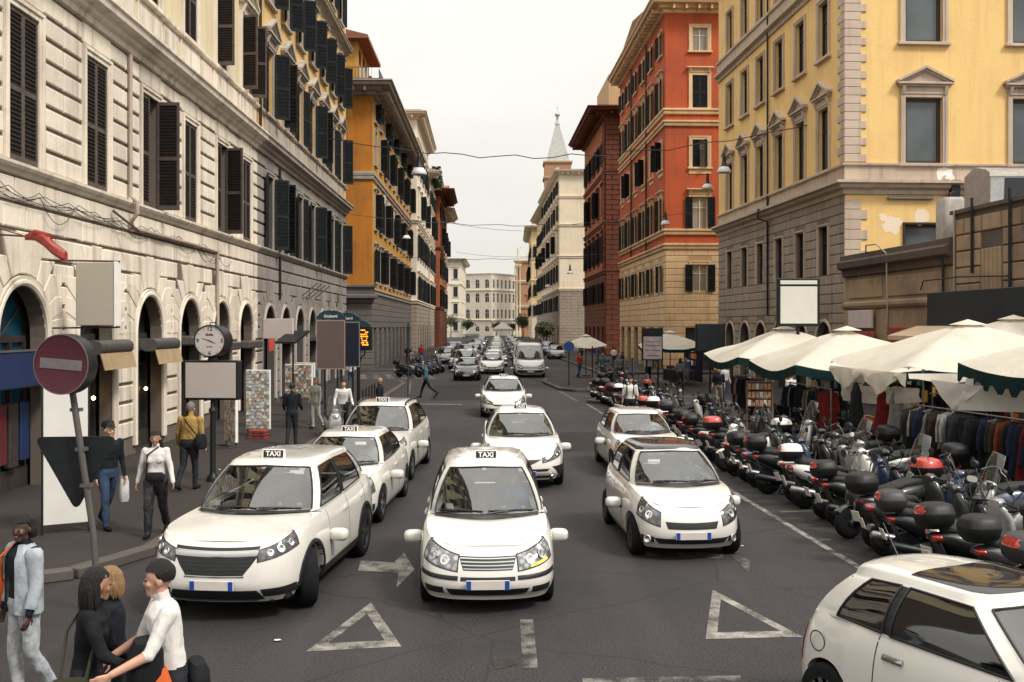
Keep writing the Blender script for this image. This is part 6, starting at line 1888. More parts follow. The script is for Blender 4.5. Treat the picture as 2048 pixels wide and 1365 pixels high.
# no-entry sign on a leaning pole with the backs of two more signs
r=thing('no_entry_sign','round no-entry sign on a leaning scuffed pole at the left','road sign',(-4.98,11.9,0))
top=Vector((-.33,-.1,3.35)); pole([(0.05,0,0),(-.02,-.02,1.0),tuple(top)],.038,GALV,r)
b=MB(); R=.355
b.lathe([(R,-.02),(R,.16),(R*.97,.17),(0,.17)],40,'y',mi=1); b.lathe([(0,-.022),(R*.965,-.022),(R,-.026),(R,-.02)],40,'y',mi=0)
M=Matrix.Translation((top.x+.06,-.28,3.0))@Matrix.Rotation(radians(-10),4,'Z')@Matrix.Rotation(radians(5),4,'Y')
k=MB(); k.add(b,M); so=k.build('sign_face',[RED_D,METAL_D],r,smooth=40)
k=MB(); k.chbox(-.27,.27,-.028,-.0225,-.06,.06,.002); k2=MB(); k2.add(k,M@Matrix.Rotation(radians(-1),4,'Y')); k2.build('white_bar',SIGN_P,so)
k=MB(); k.lathe([(R*.965,-.03),(R*1.0,-.03),(R*1.0,-.022),(R*.965,-.022)],40,'y',caps=False); k2=MB(); k2.add(k,M); k2.build('rim',mat('sign_rim',(.16,.13,.13),.5,.3,.1,8),so,smooth=40)
# give-way style triangle seen from behind
k=MB()
P3=[(-.55,.40),(.42,.40),(-.06,-.5)]
def rounded(P,rad=.06,n=5):
    out=[]
    for i in range(3):
        p=Vector(P[i]); a=Vector(P[i-1]); c=Vector(P[(i+1)%3]); d1=(a-p).normalized(); d2=(c-p).normalized()
        for q in range(n+1):
            t=q/n; out.append((p+d1*rad*2*(1-t)**2+d2*rad*2*t*t))
    return out
rp=rounded(P3)
k.poly([(p.x,-.012,p.y) for p in rp][::-1]); k.poly([(p.x,.012,p.y) for p in rp])
for i in range(len(rp)):
    a=rp[i]; b_=rp[(i+1)%len(rp)]; k.poly([(a.x,-.012,a.y),(b_.x,-.012,b_.y),(b_.x,.012,b_.y),(a.x,.012,a.y)])
k2=MB(); k2.add(k,Matrix.Translation((-.19,.06,1.72))@Matrix.Rotation(radians(6),4,'Z')); k2.build('sign_back',METAL_D,r)
for z in (2.45,1.98,1.55): 
    k=MB(); k.box(-.06,.06,-.05,.05,z-.02,z+.02); k2=MB(); x=lerp(-.02,top.x,(z-1)/(2.35)); k2.add(k,Matrix.Translation((x,-.03,0))); k2.build('clamp',GALV,r)
# white panel board by the shop
r=thing('shop_board','plain white upright board leaning in front of the blue shop','sign',(-7.15,15.95,.13),radians(28))
k=MB(); k.chbox(-.33,.33,-.03,.03,.15,2.55,.008,0); k.build('panel',mat('board_white',(.60,.585,.55),.6,0,.04,3),r)
k=MB(); k.box(-.36,-.33,-.035,.035,0,2.6); k.box(.33,.36,-.035,.035,0,2.6); k.box(-.36,.36,-.035,.035,2.55,2.6); k.build('frame',METAL_D,r)
# projecting lit sign with a red motif on a bracket
r=thing('projecting_sign','blank grey-beige projecting sign box on rusty iron brackets over the arches','sign',(lx(20.9),20.9,4.78),TH_L)
k=MB(); k.chbox(-.11,.11,-1.42,-.62,-1.33,.0,.015,0); k.build('box',mat('sign_beige',(.40,.36,.29),.6,0,.03,3),r)
k=MB(); k.box(-.125,-.108,-1.44,-1.42,-1.35,.02); k.chbox(-.115,.115,-1.48,-1.42,-1.34,.01,.006); k.build('edge',SIGN_W,r)
k=MB(); k.tube([(0,.05,.05),(0,-1.5,.02)],.022,6); k.build('bracket',IRON,r)
k=MB(); k.tube([(0,.05,-1.38),(0,-1.5,-1.36)],.022,6); k.build('bracket',IRON,r)
r=thing('iron_arm_ornament','crumpled red metal ornament on a thin iron arm above the blue shop','ornament',(lx(18.7),18.7,5.05),TH_L)
k=MB(); k.tube([(0,.05,.12),(0,-1.5,.02)],.02,6); k.tube([(0,.02,.25),(0,-.5,.1)],.012,5); k.build('arm',IRON,r)
REDM=mat('red_enamel',(.28,.035,.025),.45,0,.25,6)
k=MB(); k.loft([(-.55,.0,.06,.03,.05,2.5),(-.72,.02,.10,.10,.10,2.6),(-.92,.0,.02,.13,.14,2.8),(-1.08,-.02,-.14,.12,.13,2.8),(-1.25,-.03,-.26,.10,.12,3),(-1.32,-.03,-.3,.08,.10,3)],10,'y'); k.build('ornament',REDM,r,smooth=30)
k=MB(); k.loft([(-.75,.0,.16,.12,.05,3),(-1.0,.02,.09,.12,.05,3)],8,'y'); k.build('ornament',REDM,r,smooth=30)
# clock on a post with a blank panel
r=thing('post_clock','round advertising clock above a blank panel on a black cast-iron post','clock',(-6.40,21.3,.13),radians(-4))
k=MB(); k.lathe([(.13,0),(.13,.08),(.08,.14),(.06,.2),(.06,1.55),(.085,1.48),(.085,1.54),(.05,1.58),(.05,1.80)],16); k.build('post',METAL_D,r,smooth=45)
k=MB(); k.chbox(-.60,.60,-.13,.13,1.74,2.58,.02); bx=k.build('panel_box',METAL_D,r)
k=MB(); k.chbox(-.545,.545,-.142,-.128,1.785,2.535,.004); k.build('blank_panel',mat('panel_grey_pink',(.43,.37,.345),.6,0,.03,2),bx)
zc=3.0; CR=.335
k=MB(); k.lathe([(CR*.9,.34),(CR*.99,.3),(CR,.2),(CR,-.16),(CR*1.02,-.17),(CR*1.02,-.2),(CR*.955,-.2),(CR*.95,-.185)],40,'y'); ck=k.build('clock_case',METAL_D,r,(0,0,zc),smooth=40)
k=MB(); k.lathe([(0,-.186),(CR*.955,-.186),(CR*.955,-.18)],40,'y'); k.build('clock_face',mat('clock_face',(.50,.45,.43),.5,0,.05,5),ck)
k=MB(); k.lathe([(.12,-CR-.1),(.1,-CR-.02),(.05,-CR+.03)],12,'z'); k.build('clock_foot',METAL_D,ck)
k=MB(); k.tube([(-.06,0,CR),(-.06,0,CR+.05),(.06,0,CR+.05),(.06,0,CR)],.012,5); k.build('lifting_eye',METAL_D,ck)
INK=mat('ink',(.012,.012,.014),.6,0,.05,5)
def put_text(t,size,x,z,parent,m=INK,y=-.1895,bold=.002):
    o=obj('lettering',text_mesh(t,size,m,.0008,bold),parent,(x,y,z)); return o
for t,x,z in (('12',0,.255),('3',.262,0),('6',0,-.262),('9',-.262,0)): put_text(t,.12,x,z,ck)
put_text('al.ma.',.075,0,.135,ck,bold=.003); put_text('06.7726.',.036,0,-.125,ck,bold=.0008)
k=MB()
for h in range(12):
    if h%3==0: continue
    a=2*pi*h/12; s_,c_=sin(a),cos(a); p=[(.27,-.006),(.30,-.006),(.30,.006),(.27,.006)]
    k.poly([(s_*q-c_*w*-1,-.1892,c_*q+s_*w*-1) for q,w in p]); 
k.build('hour_marks',INK,ck)
def hand(ang,L,w,back=.05):
    k=MB(); s_,c_=sin(ang),cos(ang)
    k.poly([(s_*q+c_*ww,-.1915,c_*q-s_*ww) for q,ww in ((-back,-w),(L*.9,-w*.6),(L,0),(L*.9,w*.6),(-back,w))][::-1]); return k
hand(2*pi*(3.81/12),.14,.011).build('hour_hand',INK,ck); hand(2*pi*(48.0/60),.20,.008).build('minute_hand',INK,ck)
# bus stop boards and display
GREEN_T=mat('stop_top_green',(.006,.032,.045),.5,0,.1,4)
def stop_board(label,loc,rz,panel,text,w=.9,z0=1.95,z1=3.5,poles=True):
    r=thing('bus_stop_board',label,'sign',loc,radians(rz),'bus stop boards')
    k=MB(); k.chbox(-w/2,w/2,-.05,.05,z0,z1,.012); bd=k.build('board',METAL_D,r)
    k=MB(); k.chbox(-w/2+.02,w/2-.02,-.06,-.045,z0+.03,z1-.03,.004); k.build('panel',panel,bd)
    k=MB(); k.chbox(-w/2-.004,w/2+.004,-.056,-.048,z0-.004,z0+.03,.002); k.chbox(-w/2-.004,w/2+.004,-.056,-.048,z1-.03,z1+.004,.002)
    for s_ in (-1,1): k.chbox(s_*(w/2-.01)-.015,s_*(w/2-.01)+.015,-.0555,-.048,z0+.03,z1-.03,.002)
    k.build('frame',mat('stop_frame',(.33,.27,.24),.5,.2,.1,6),bd)
    k=MB(); N=16; pts=[(-w/2,z1+.01),(w/2,z1+.01),(w/2,z1+.14)]+[(w/2*cos(pi*i/N)*.86,z1+.14+.17*sin(pi*i/N)) for i in range(N+1)]+[(-w/2,z1+.14)]
    k.poly([(x,-.06,z) for x,z in pts]); k.poly([(x,.06,z) for x,z in pts][::-1])
    for i in range(len(pts)):
        a=pts[i]; c=pts[(i+1)%len(pts)]; k.poly([(a[0],.06,a[1]),(c[0],.06,c[1]),(c[0],-.06,c[1]),(a[0],-.06,a[1])])
    tp=k.build('top',GREEN_T,bd)
    obj('lettering',text_mesh(text,.13,SIGN_W,.001,.002),tp,(0,-.064,z1+.12))
    for x in ((-w*.22,w*.22) if poles else (0,)): pole([(x,0,0),(x,0,z0+.1)],.03,METAL_D,r)
    return r
stop_board('bus stop board with a plain brown panel and rounded green top reading Gioberti',(-5.72,31.5,.13),-6,mat('panel_brown',(.115,.08,.075),.6,0,.03,3),'Gioberti',.92)
stop_board('bus stop board with a plain black panel half hidden behind the brown one',(-5.5,33.2,.13),-12,mat('panel_navy',(.006,.013,.03),.6,0,.05,3),'Gioberti',.92,1.95,3.45)
r=thing('display_post','dark bus display with orange lettering on a black post','sign',(-6.25,40.6,0.13),radians(-6))
pole([(0,0,0),(0,0,1.9)],.06,METAL_D,r); pole([(0,0,1.7),(.12,0,2.05),(.25,0,2.15),(.25,0,2.35)],.03,METAL_D,r,'bracket'); pole([(0,0,1.7),(-.12,0,2.05),(-.25,0,2.15),(-.25,0,2.35)],.03,METAL_D,r,'bracket')
k=MB(); k.chbox(-.55,.55,-.12,.12,2.32,3.3,.03); d=k.build('display_box',METAL_D,r)
k=MB(); N=12; pts=[(-.5,3.305),(.5,3.305)]+[(.5*cos(pi*i/N),3.305+.25*sin(pi*i/N)) for i in range(1,N)]; k.poly([(x,-.1,z) for x,z in pts]); k.poly([(x,.1,z) for x,z in pts][::-1])
for i in range(len(pts)):
    a=pts[i]; c=pts[(i+1)%len(pts)]; k.poly([(a[0],.1,a[1]),(c[0],.1,c[1]),(c[0],-.1,c[1]),(a[0],-.1,a[1])])
k.build('top',GREEN_T,d)
LED=emit('led_orange',(1.0,.30,.03),1.6); k=MB(); rl=random.Random(5)
for row in range(8):
    x=-.45
    while x<.42:
        w=rl.choice((.03,.05,.08))
        if rl.random()<.72: k.box(x,x+w,-.126,-.121,2.52+row*.085,2.57+row*.085)
        x+=w+.022
k.build('led_text',LED,d)
# small blank panel and canopy above the newsstand
r=thing('advertising_sign','blank pink-grey panel over the souvenir shop entrance','sign',(-7.6,32.4,.13),radians(-12))
k=MB(); k.chbox(-.52,.52,-.04,.04,2.9,3.55,.01); k.build('panel',PINK,r)
k=MB(); k.tube([(-.5,0.02,0),(-.5,.02,2.9)],.03,6); k.tube([(.5,.02,0),(.5,.02,2.9)],.03,6); k.build('post',METAL_D,r)
k=MB(); k.prism([(-.8,2.75),(.3,3.1),(.3,3.16),(-.8,2.81)],.25,.95); k.build('canopy',METAL_D,r)
# billboards on the right
def billboard(label,loc,rz,w,z0,z1,face,strip,post=.05,frame=None):
    r=thing('billboard',label,'billboard',loc,radians(rz))
    k=MB(); k.chbox(-w/2,w/2,-.09,.09,z0,z1,.035); bd=k.build('case',frame or METAL_D,r,smooth=40)
    zt=z1-.09
    if strip:
        k=MB(); k.chbox(-w/2+.09,w/2-.09,-.1,-.085,z1-.2,z1-.08,.004); k.build('header',face,bd); zt=z1-.27
    k=MB(); k.chbox(-w/2+.09,w/2-.09,-.1,-.085,z0+.09,zt,.004); k.build('panel',face,bd)
    pole([(0,0,0),(0,0,z0+.05)],post,METAL_D,r); return r
WHITEP=mat('blank_panel_white',(.62,.61,.54),.6,0,.03,3)
billboard('blank white panel in a rounded black frame on a post above the umbrellas',(9.05,31.5,.11),0,1.34,3.32,4.85,WHITEP,True)
billboard('blank black panel on a post before the red house',(9.75,49.0,.0),0,1.45,2.15,3.55,mat('panel_black',(.006,.012,.018),.5,0,.1,3),False)
r=thing('notice_board','tall notice board with a faded printed poster near the red house','sign',(7.4,52.5,0.13),radians(3))
k=MB(); k.chbox(-.55,.55,-.06,.06,1.5,3.2,.02); bd=k.build('case',METAL_D,r)
k=MB(); k.chbox(-.49,.49,-.07,-.055,1.56,2.75,.004); pp=k.build('poster',mat('poster_pale',(.42,.38,.39),.7,0,.25,5),bd)
k=MB()
for z,c0 in ((2.45,0),(2.25,0),(2.0,0),(1.72,0)): k.box(-.38,.38,-.073,-.0705,z,z+.05)
k.build('print',mat('poster_print',(.35,.10,.10),.7,0,.4,9),pp); pole([(-.3,0,0),(-.3,0,1.55)],.05,METAL_D,r); pole([(.3,0,0),(.3,0,1.55)],.05,METAL_D,r)
# bollard posts on the island, thin poles
for n,(x,y,h) in enumerate(((4.55,44.2,1.75),(4.95,43.9,1.85),(5.3,43.6,1.9))):
    r=thing('island_post','tall dark post on the traffic island, %s from the road'%['first','second','third'][n],'post',(x,y,.13),0,'posts on the traffic island'); b=MB(); b.lathe([(.07,0),(.07,.1),(.05,.14),(.05,h),(.02,h+.04),(0,h+.04)],12); b.build('shaft',METAL_D,r,smooth=45)
for n,(x,y,z0,h) in enumerate(((-4.85,46.5,0,3.6),(-6.9,44.5,.13,2.6),(3.2,56.0,.13,2.4),(4.4,54.5,.13,2.2))):
    r=thing('thin_pole','slim dark street pole, %s'%['standing at the left stop line','near the orange display','at the near edge of the far island','farther back on the far island'][n],'pole',(x,y,z0)); b=MB(); b.lathe([(.06,0),(.06,.05),(.035,.08),(.035,h),(0,h+.01)],10); b.build('shaft',METAL_D,r,smooth=45)
    if n in (1,2):
        b=MB(); b.lathe([(0,-.02),(.3,-.02),(.3,.02),(0,.02)],24,'y',(0,-.06,h-.25)); b.build('sign_disc',mat('sign_blue',(.02,.07,.25),.5,0,.1,4),r,smooth=40)
b_=thing('pavement_railing','low dark pavement railing between the taxi queue and the side street','railing',(-5.6,36.5,.13),radians(92))
b=MB()
for z in (.35,.6,.85): b.tube([(0,0,z),(5.5,0,z)],.02,6)
for k in range(6): b.tube([(k*1.1,0,0),(k*1.1,0,.9)],.03,6)
b.build('rails',METAL_D,b_,smooth=45)
# ---- suspended street lamps and their wires
LAMPW=mat('lamp_opal',(.62,.60,.60),.25,0,.05,4)
def wire(name,label,p,q,sag,wob=0,r=.018):
    pts=cable_pts(p,q,sag,26)
    if wob: pts=[(x,y,z+wob*sin(k*1.9)*sin(pi*k/26)) for k,(x,y,z) in enumerate(pts)]
    b=MB(); b.tube(pts,r,5); return tag(b.build(name,CAB),label,'wire')
def hang_lamp(label,x,y,z,k=1.0):
    r=thing('street_lamp',label,'street lamp',(x,y,z),0,'street lamps hung over the road')
    b=MB(); b.lathe([(.02,.95*k),(.06*k,.9*k),(.08*k,.7*k),(.1*k,.45*k),(.17*k,.32*k),(.2*k,.28*k)],14); b.build('housing',METAL_D,r,smooth=45)
    b=MB(); b.lathe([(.2*k,.28*k),(.3*k,.15*k),(.34*k,.02*k),(.33*k,0),(.22*k,.02*k),(0,.04*k)],18); b.build('shade',LAMPW,r,smooth=45)
for label,u,v,Y,k in (('opal hanging lamp over the left lanes in front of the white houses',838,350,57,1.35),('opal hanging lamp nearest the yellow corner house',1448,346,50,1.05),
    ('opal hanging lamp in front of the upper red wall',1415,378,60,1.0),('opal hanging lamp in front of the red corner, lowest of the three',1331,450,62,.9),('small opal lamp low over the ochre street front',813,478,75,.9),('small opal lamp far down before the cream houses',1140,548,110,1.1),('small opal lamp far down before the buff house',1096,575,120,1.1)):
    x=(u-1024)*Y/1991; z=3.45+(652-v)*Y/1991; hang_lamp(label,x,Y,z,k)
wire('street_wire','thick wavy cable strung across the street to the yellow corner',(-10.6,57,14.2),(14.9,49,13.4),1.35,.12,.026)
wire('street_wire','upper lamp wire across the street to the red house',(-10.7,60,10.3),(12.7,67,11.2),.9,.06)
wire('street_wire','lamp wire from the ochre house to the brick house',(-10.9,82,9.2),(11.2,80,9.6),.5,.05)
wire('street_wire','faint tram wire far down the street',(-12.5,160,20.5),(8.2,172,20.0),.8,.03,.03)
wire('street_wire','faintest wire before the end building',(-13,230,20.5),(6.0,236,20.0),.6,0,.035)
# ================================================================== people
SKIN={'light':mat('skin_light',(.46,.26,.18),.55,0,.08,20,world=False),'tan':mat('skin_tan',(.30,.16,.10),.55,0,.08,20,world=False),'dark':mat('skin_dark',(.06,.032,.022),.5,0,.1,20,world=False)}
def hairm(name,col):
    t=NT(name); v=t.objc(); f=t.noise(v,1,4,.6,(160,160,14)); t.bsdf(t.mix(t.rng(f,.3,.7),sc3(col,.5),sc3(col,1.7)),.5,0,.4,0,f,1.0,.02); return t.m
HAIR_D=hairm('hair_dark',(.012,.009,.008))
HAIR_B=hairm('hair_blond',(.26,.155,.075))
HAIR_G=hairm('hair_grey',(.16,.145,.135))
EYEM=mat('eye_dark',(.02,.015,.012),.2,0,.1,10,world=False)
LIP=mat('lips',(.28,.09,.08),.5,0,.1,10,world=False)
def cloth(name,col,var=.2,sc=7,bump=.8):
    if name in MATS: return MATS[name]
    t=NT(name); v=t.objc()
    f=t.noise(v,sc,5,.6); w=t.noise(v,3.5,4,.6,(1,1,.55))
    c=t.mix(t.rng(f,.3,.7),sc3(col,1-var),sc3(col,1+var))
    t.bsdf(c,.85,0,.2,0,w,bump,.05); MATS[name]=t.m; return t.m
def denim_ripped():
    t=NT('denim_light'); v=t.objc(); f=t.noise(v,9,6,.7); g_=t.noise(v,30,2)
    c=t.mix(t.rng(f,.35,.7),(.22,.24,.27),(.50,.50,.50)); c=t.mix(t.math('MULTIPLY',t.rng(g_,.6,.7),.35),c,(.6,.58,.55))
    t.bsdf(c,.85,0,.2,0,f,.5,.03); return t.m
DENIM_L=denim_ripped(); DENIM_J=cloth('denim_jacket',(.30,.33,.36),.3,9)
def sequin():
    t=NT('sequin_black'); v=t.objc(); vo=t.n('TexVoronoi',Scale=70); t.l(v,vo.inputs['Vector'])
    c=t.mix(t.rng(vo.outputs['Distance'],.08,.2,1,0),(.012,.012,.014),(.45,.43,.42)); t.bsdf(c,.5,0,.5); return t.m
SEQ=sequin()
def capsule(mb,p,q,r0,r1,n=12,k=5):
    p=Vector(p); q=Vector(q); d=(q-p)
    if d.length<1e-5: d=Vector((0,0,1e-4))
    t=d.normalized(); path=[]; rs=[]
    for i in range(1,k+1):
        a=pi/2*i/k; path.append(p-t*r0*cos(a)); rs.append(r0*sin(a))
    for i in range(k,0,-1):
        a=pi/2*i/k; path.append(q+t*r1*cos(a)); rs.append(r1*sin(a))
    mb.tube([tuple(x) for x in path],[max(.0008,x) for x in rs],n)
class Fig:
    def __init__(s): s.mb=MB(); s.pr=[]
    def cap(s,p,q,r0,r1,tag):
        capsule(s.mb,p,q,r0,r1); s.pr.append((tuple(p),tuple(q),r0,r1,tag))
    def ell(s,c,r,tag):
        s.mb.ball(c,r,16,12); s.pr.append((tuple(c),(c[0],c[1],c[2]+.001),sum(r)/3,sum(r)/3,tag))
    def tor(s,secs,tag):
        s.mb.loft(secs,20,'z')
        for a,b in zip(secs,secs[1:]): s.pr.append(((a[1],a[2],a[0]),(b[1],b[2],b[0]),(a[3]+a[4])/2,(b[3]+b[4])/2,tag if not (len(a)>6 and a[6]) else a[6]))
def hand(f,wr,d,up,side,sc,tag,curl=.5,fingers=True):
    """palm, four unequal bent fingers and a thumb; d = hand direction, up = back of the hand, side = thumb side"""
    d=Vector(d).normalized(); up=Vector(up); up=(up-d*up.dot(d)).normalized(); s_=d.cross(up).normalized()*side
    w=Vector(wr); pl=.085*sc
    for e in (-1,-.33,.33,1): f.cap(w+d*.015,w+d*pl+s_*e*.028*sc,.017*sc,.0125*sc,tag)
    if not fingers: return
    for e,L in ((1,.062),(.36,.072),(-.3,.066),(-.92,.052)):
        p=w+d*pl+s_*e*.03*sc; dd=(d-up*curl*.45).normalized(); q=p+dd*L*.52*sc; d2=(d-up*curl*1.3).normalized(); e2=q+d2*L*.5*sc
        f.cap(p,q,.0098*sc,.009*sc,tag); f.cap(q,e2,.009*sc,.0075*sc,tag)
    p=w+d*.025*sc+s_*.03*sc; q=p+(d*.7+s_*.75-up*.25*curl).normalized()*.045*sc; e2=q+(d*.95+s_*.25-up*.5*curl).normalized()*.033*sc
    f.cap(p,q,.0125*sc,.0105*sc,tag); f.cap(q,e2,.0105*sc,.0085*sc,tag)
def person(label,loc,rz,h=1.74,skin='light',hair=HAIR_D,hairlen=0,top=None,trou=None,shoe=None,sleeve=1.0,arms=((8,12),(8,12)),legs=(10,-10),fine=.02,head_turn=0,bend=0,female=False,coat=None,group=None,wide=1.0,bald=False,extra=None,aswing=(0,0)):
    """faces -y; arms: (outward, elbow bend) left/right in degrees; legs: swing left/right"""
    r=thing('person',label,'person',loc,rz,group); k=h/1.75; f=Fig(); big=fine<.015
    top=top or 'top'; SH=1.425*k; HP=.93*k; sw=(.185 if not female else .165)*k*wide; hw=.088*k
    B=radians(bend); 
    def lean(p):
        x,y,z=p; z0=HP; dz=z-z0
        return (x,y*cos(B)-dz*sin(B) if dz>0 else y, z0+dz*cos(B)-0*y if dz>0 else z)
    # legs
    feet=[]
    for s_,sg in ((-1,legs[0]),(1,legs[1])):
        a=radians(sg); hip=(s_*hw,0,HP-.03*k); kn=(s_*(hw+.005),-sin(a)*.43*k,HP-.03*k-cos(a)*.43*k)
        b=a-radians(10 if sg>0 else 26 if sg<-3 else 4); b=b if abs(sg)>1 else 0
        an=(s_*(hw+.01),kn[1]-sin(b)*.41*k,max(.075*k,kn[2]-cos(b)*.41*k))
        tr=1.12 if trou is not SEQ else 1.3
        f.cap(hip,kn,.088*k*tr*wide**.5,.06*k*tr,'trou'); f.cap(kn,an,.058*k*tr,.046*k*tr,'trou')
        ft=(an[0]+s_*.012,an[1]-.155*k,.036*k); f.cap((an[0],an[1]+.03*k,max(.042*k,an[2]-.045*k)),ft,.042*k,.034*k,'shoe'); f.cap((an[0],an[1],an[2]),(an[0],an[1]+.01,max(.05*k,an[2]-.05*k)),.045*k,.042*k,'shoe')
    # torso
    wz=wide
    secs=[(HP-.10*k,0,0,.135*k*wz,.10*k*wz,2.3,'trou'),(HP,0,0,.165*k*wz,.118*k*wz,2.3,'trou'),(HP+.06*k,0,0,.155*k*wz,.112*k*wz,2.3),(HP+.2*k,0,-.005,(.138 if female else .155)*k*wz,.105*k*wz,2.3),(HP+.34*k,0,-.012,.165*k*wz,.122*k*wz,2.4),(HP+.44*k,0,-.006,.17*k*wz,.115*k*wz,2.4),(SH+.005*k,0,.006,.135*k*wz,.085*k*wz,2.3),(SH+.028*k,0,.008,.078*k,.07*k,2.1)]
    def lsec(q):
        x,y,z=lean((q[1],q[2],q[0])); return (z,x,y)+tuple(q[3:])
    f.tor([lsec(q) for q in secs],'top')
    if female: 
        for s_ in (-1,1): f.ell(lean((s_*.07*k,-.10*k,SH-.16*k)),(.06*k,.05*k,.06*k),'top')
    neck=lean((0,.005,SH+.02*k)); hd=lean((0,-.012*k,1.60*k)); f.cap(neck,(hd[0],hd[1]+.01,hd[2]-.06*k),.056*k,.052*k,'skin')
    # arms
    for i,s_ in enumerate((-1,1)):
        o,e=arms[i]; o=radians(o); sw_=radians(aswing[i]); e=radians(e)
        sh=Vector(lean((s_*sw,.0,SH-.025*k))); d=Vector((s_*sin(o),-sin(sw_),-cos(o)*cos(sw_))).normalized(); el=sh+d*.29*k
        d2=(d+Vector((-s_*.15*sin(e),-sin(e)*1.1,(1-cos(e))*.6))).normalized(); wr=el+d2*.25*k
        m1=.058*k; f.cap(sh,el,.062*k*wz,.047*k,'top')
        if sleeve>=1: f.cap(el,wr,.046*k,.035*k,'top')
        else: f.cap(el,wr,.040*k,.027*k,'skin')
        if sleeve<.5: f.cap(sh.lerp(el,.55),el,.046*k,.04*k,'skin')
        hand(f,wr,d2,(s_*1,0.2,0),1 if s_<0 else -1,k,'skin',.7,big)
    # head
    T=radians(head_turn)
    def H(p): x,y=p[0]*cos(T)-p[1]*sin(T),p[0]*sin(T)+p[1]*cos(T); return (hd[0]+x*k,hd[1]+y*k,hd[2]+p[2]*k)
    f.ell(H((0,.012,.035)),(.076*k,.094*k,.098*k),'skin'); f.cap(H((0,-.03,-.02)),H((0,-.045,-.085)),.062*k,.036*k,'skin'); f.cap(H((0,-.085,.008)),H((0,-.094,-.024)),.008*k,.011*k,'skin')
    for s_ in (-1,1):
        f.ell(H((s_*.078,.015,.0)),(.014*k,.022*k,.032*k),'skin'); f.ell(H((s_*.036,-.058,-.022)),(.03*k,.022*k,.026*k),'skin')
    if extra: extra(f,k,lean)
    # one continuous surface
    me0=f.mb.mesh('raw',[TYRE]); o=bpy.data.objects.new('raw',me0)
    md=o.modifiers.new('r','REMESH'); md.mode='VOXEL'; md.voxel_size=fine; md.use_smooth_shade=True
    sm=o.modifiers.new('s','SMOOTH'); sm.factor=.5; sm.iterations=2 if big else 1
    me=evaluated(o)
    me.name='body'; names=['top','trou','skin','shoe','coat']
    me.materials.clear()
    tm=top if not isinstance(top,str) else cloth('c_top',(.1,.1,.1))
    for m_ in (tm,trou or cloth('trousers_dark',(.018,.02,.026)),SKIN[skin],shoe or TYRE,coat or tm): me.materials.append(m_)
    n=len(me.polygons); c=np.empty(n*3); me.polygons.foreach_get('center',c); c=c.reshape(-1,3)
    best=np.full(n,1e9); idx=np.zeros(n,int)
    for p,q,r0,r1,tg in f.pr:
        p=np.array(p); q=np.array(q); d=q-p; t=np.clip(((c-p)@d)/max(1e-9,d@d),0,1)
        dist=np.linalg.norm(c-(p+t[:,None]*d),axis=1)-(r0+(r1-r0)*t)
        u=dist<best; best[u]=dist[u]; idx[u]=names.index(tg)
    me.polygons.foreach_set('material_index',idx.astype('int32')); me.polygons.foreach_set('use_smooth',[True]*n); me.update()
    if big:
        from mathutils import noise as mn
        nv=len(me.vertices); skinv=np.zeros(nv,bool); co=np.empty(nv*3); me.vertices.foreach_get('co',co); co=co.reshape(-1,3); no=np.empty(nv*3); me.vertices.foreach_get('normal',no); no=no.reshape(-1,3)
        lt=np.empty(n,int); me.polygons.foreach_get('loop_total',lt); lv=np.empty(len(me.loops),int); me.loops.foreach_get('vertex_index',lv)
        skinv[lv[np.repeat((idx==2)|(idx==3),lt)]]=True
        dd=np.array([0.0 if sk_ else mn.noise((x*11+5,y*11,z*6))*.011+mn.noise((x*24,y*24+9,z*13))*.0055 for (x,y,z),sk_ in zip(co.tolist(),skinv.tolist())])
        me.vertices.foreach_set('co',(co+no*dd[:,None]).ravel())
        me.update()
    body=obj('body',me,r)
    # hair cap with the photo's length
    if not bald:
        hb=MB(); rows=[]; hr_=random.Random(len(label))
        for i in range(9):
            t=pi*.62*i/8; row=[]
            for j in range(20):
                a=2*pi*j/20; fr=max(0,-sin(a)); z=.042+.112*cos(t); rr=1.0 if True else 0
                if fr>.2 and z<.07: z=.07+(.07-z)*.05
                wv=1+.05*sin(j*3.1+i)+hr_.uniform(-.035,.035)
                row.append(H((.084*sin(t)*cos(a)*wv,.016+.103*sin(t)*sin(a)*wv,z)))
            rows.append(row)
        rows=[r_+[r_[0]] for r_ in rows]; hb.grid(rows)
        if hairlen:
            for j in range(46):
                a=pi*(j%23+hr_.uniform(-.4,.4))/22; e=.86+.2*(j//23)*.6; x=.08*cos(a)*e; y=.025+.092*sin(a)*e; w1=hr_.uniform(-.02,.02); ln=hairlen*hr_.uniform(.7,1.15)
                hb.tube([H((x*.9,y*.9,.09)),H((x*1.08,y*1.04,.0)),H((x*1.12+w1*.5,y*1.05,-.06-ln*.4)),H((x*1.0+w1,y*.95+.01,-.06-ln))],[.012*k,.019*k,.018*k,.004*k],6)
        hb.build('hair',hair,r,smooth=70)
    if big:
        eb=MB()
        for s_ in (-1,1): eb.ball(H((s_*.034,-.082,.006)),(.013*k,.008*k,.008*k),8,6)
        eb.build('eyes',EYEM,r,smooth=60)
        lb=MB(); lb.ball(H((0,-.079,-.055)),(.024*k,.008*k,.008*k),10,6); lb.build('mouth',LIP,r,smooth=60)
    return r
T_WHITE=cloth('shirt_white',(.62,.60,.57),.08,5); T_CREAM=cloth('blouse_white',(.58,.55,.52),.1,6); T_DARK=cloth('jacket_dark',(.009,.011,.016),.3,6); T_LEATH=cloth('leather_black',(.009,.009,.011),.4,6)
T_TAN=cloth('jacket_ochre',(.30,.19,.06),.15,5); T_GREY=cloth('coat_grey',(.12,.12,.12),.2,6); T_TEAL=cloth('shirt_teal',(.05,.12,.14),.2,6); T_PALE=cloth('dress_pale',(.40,.40,.36),.25,8)
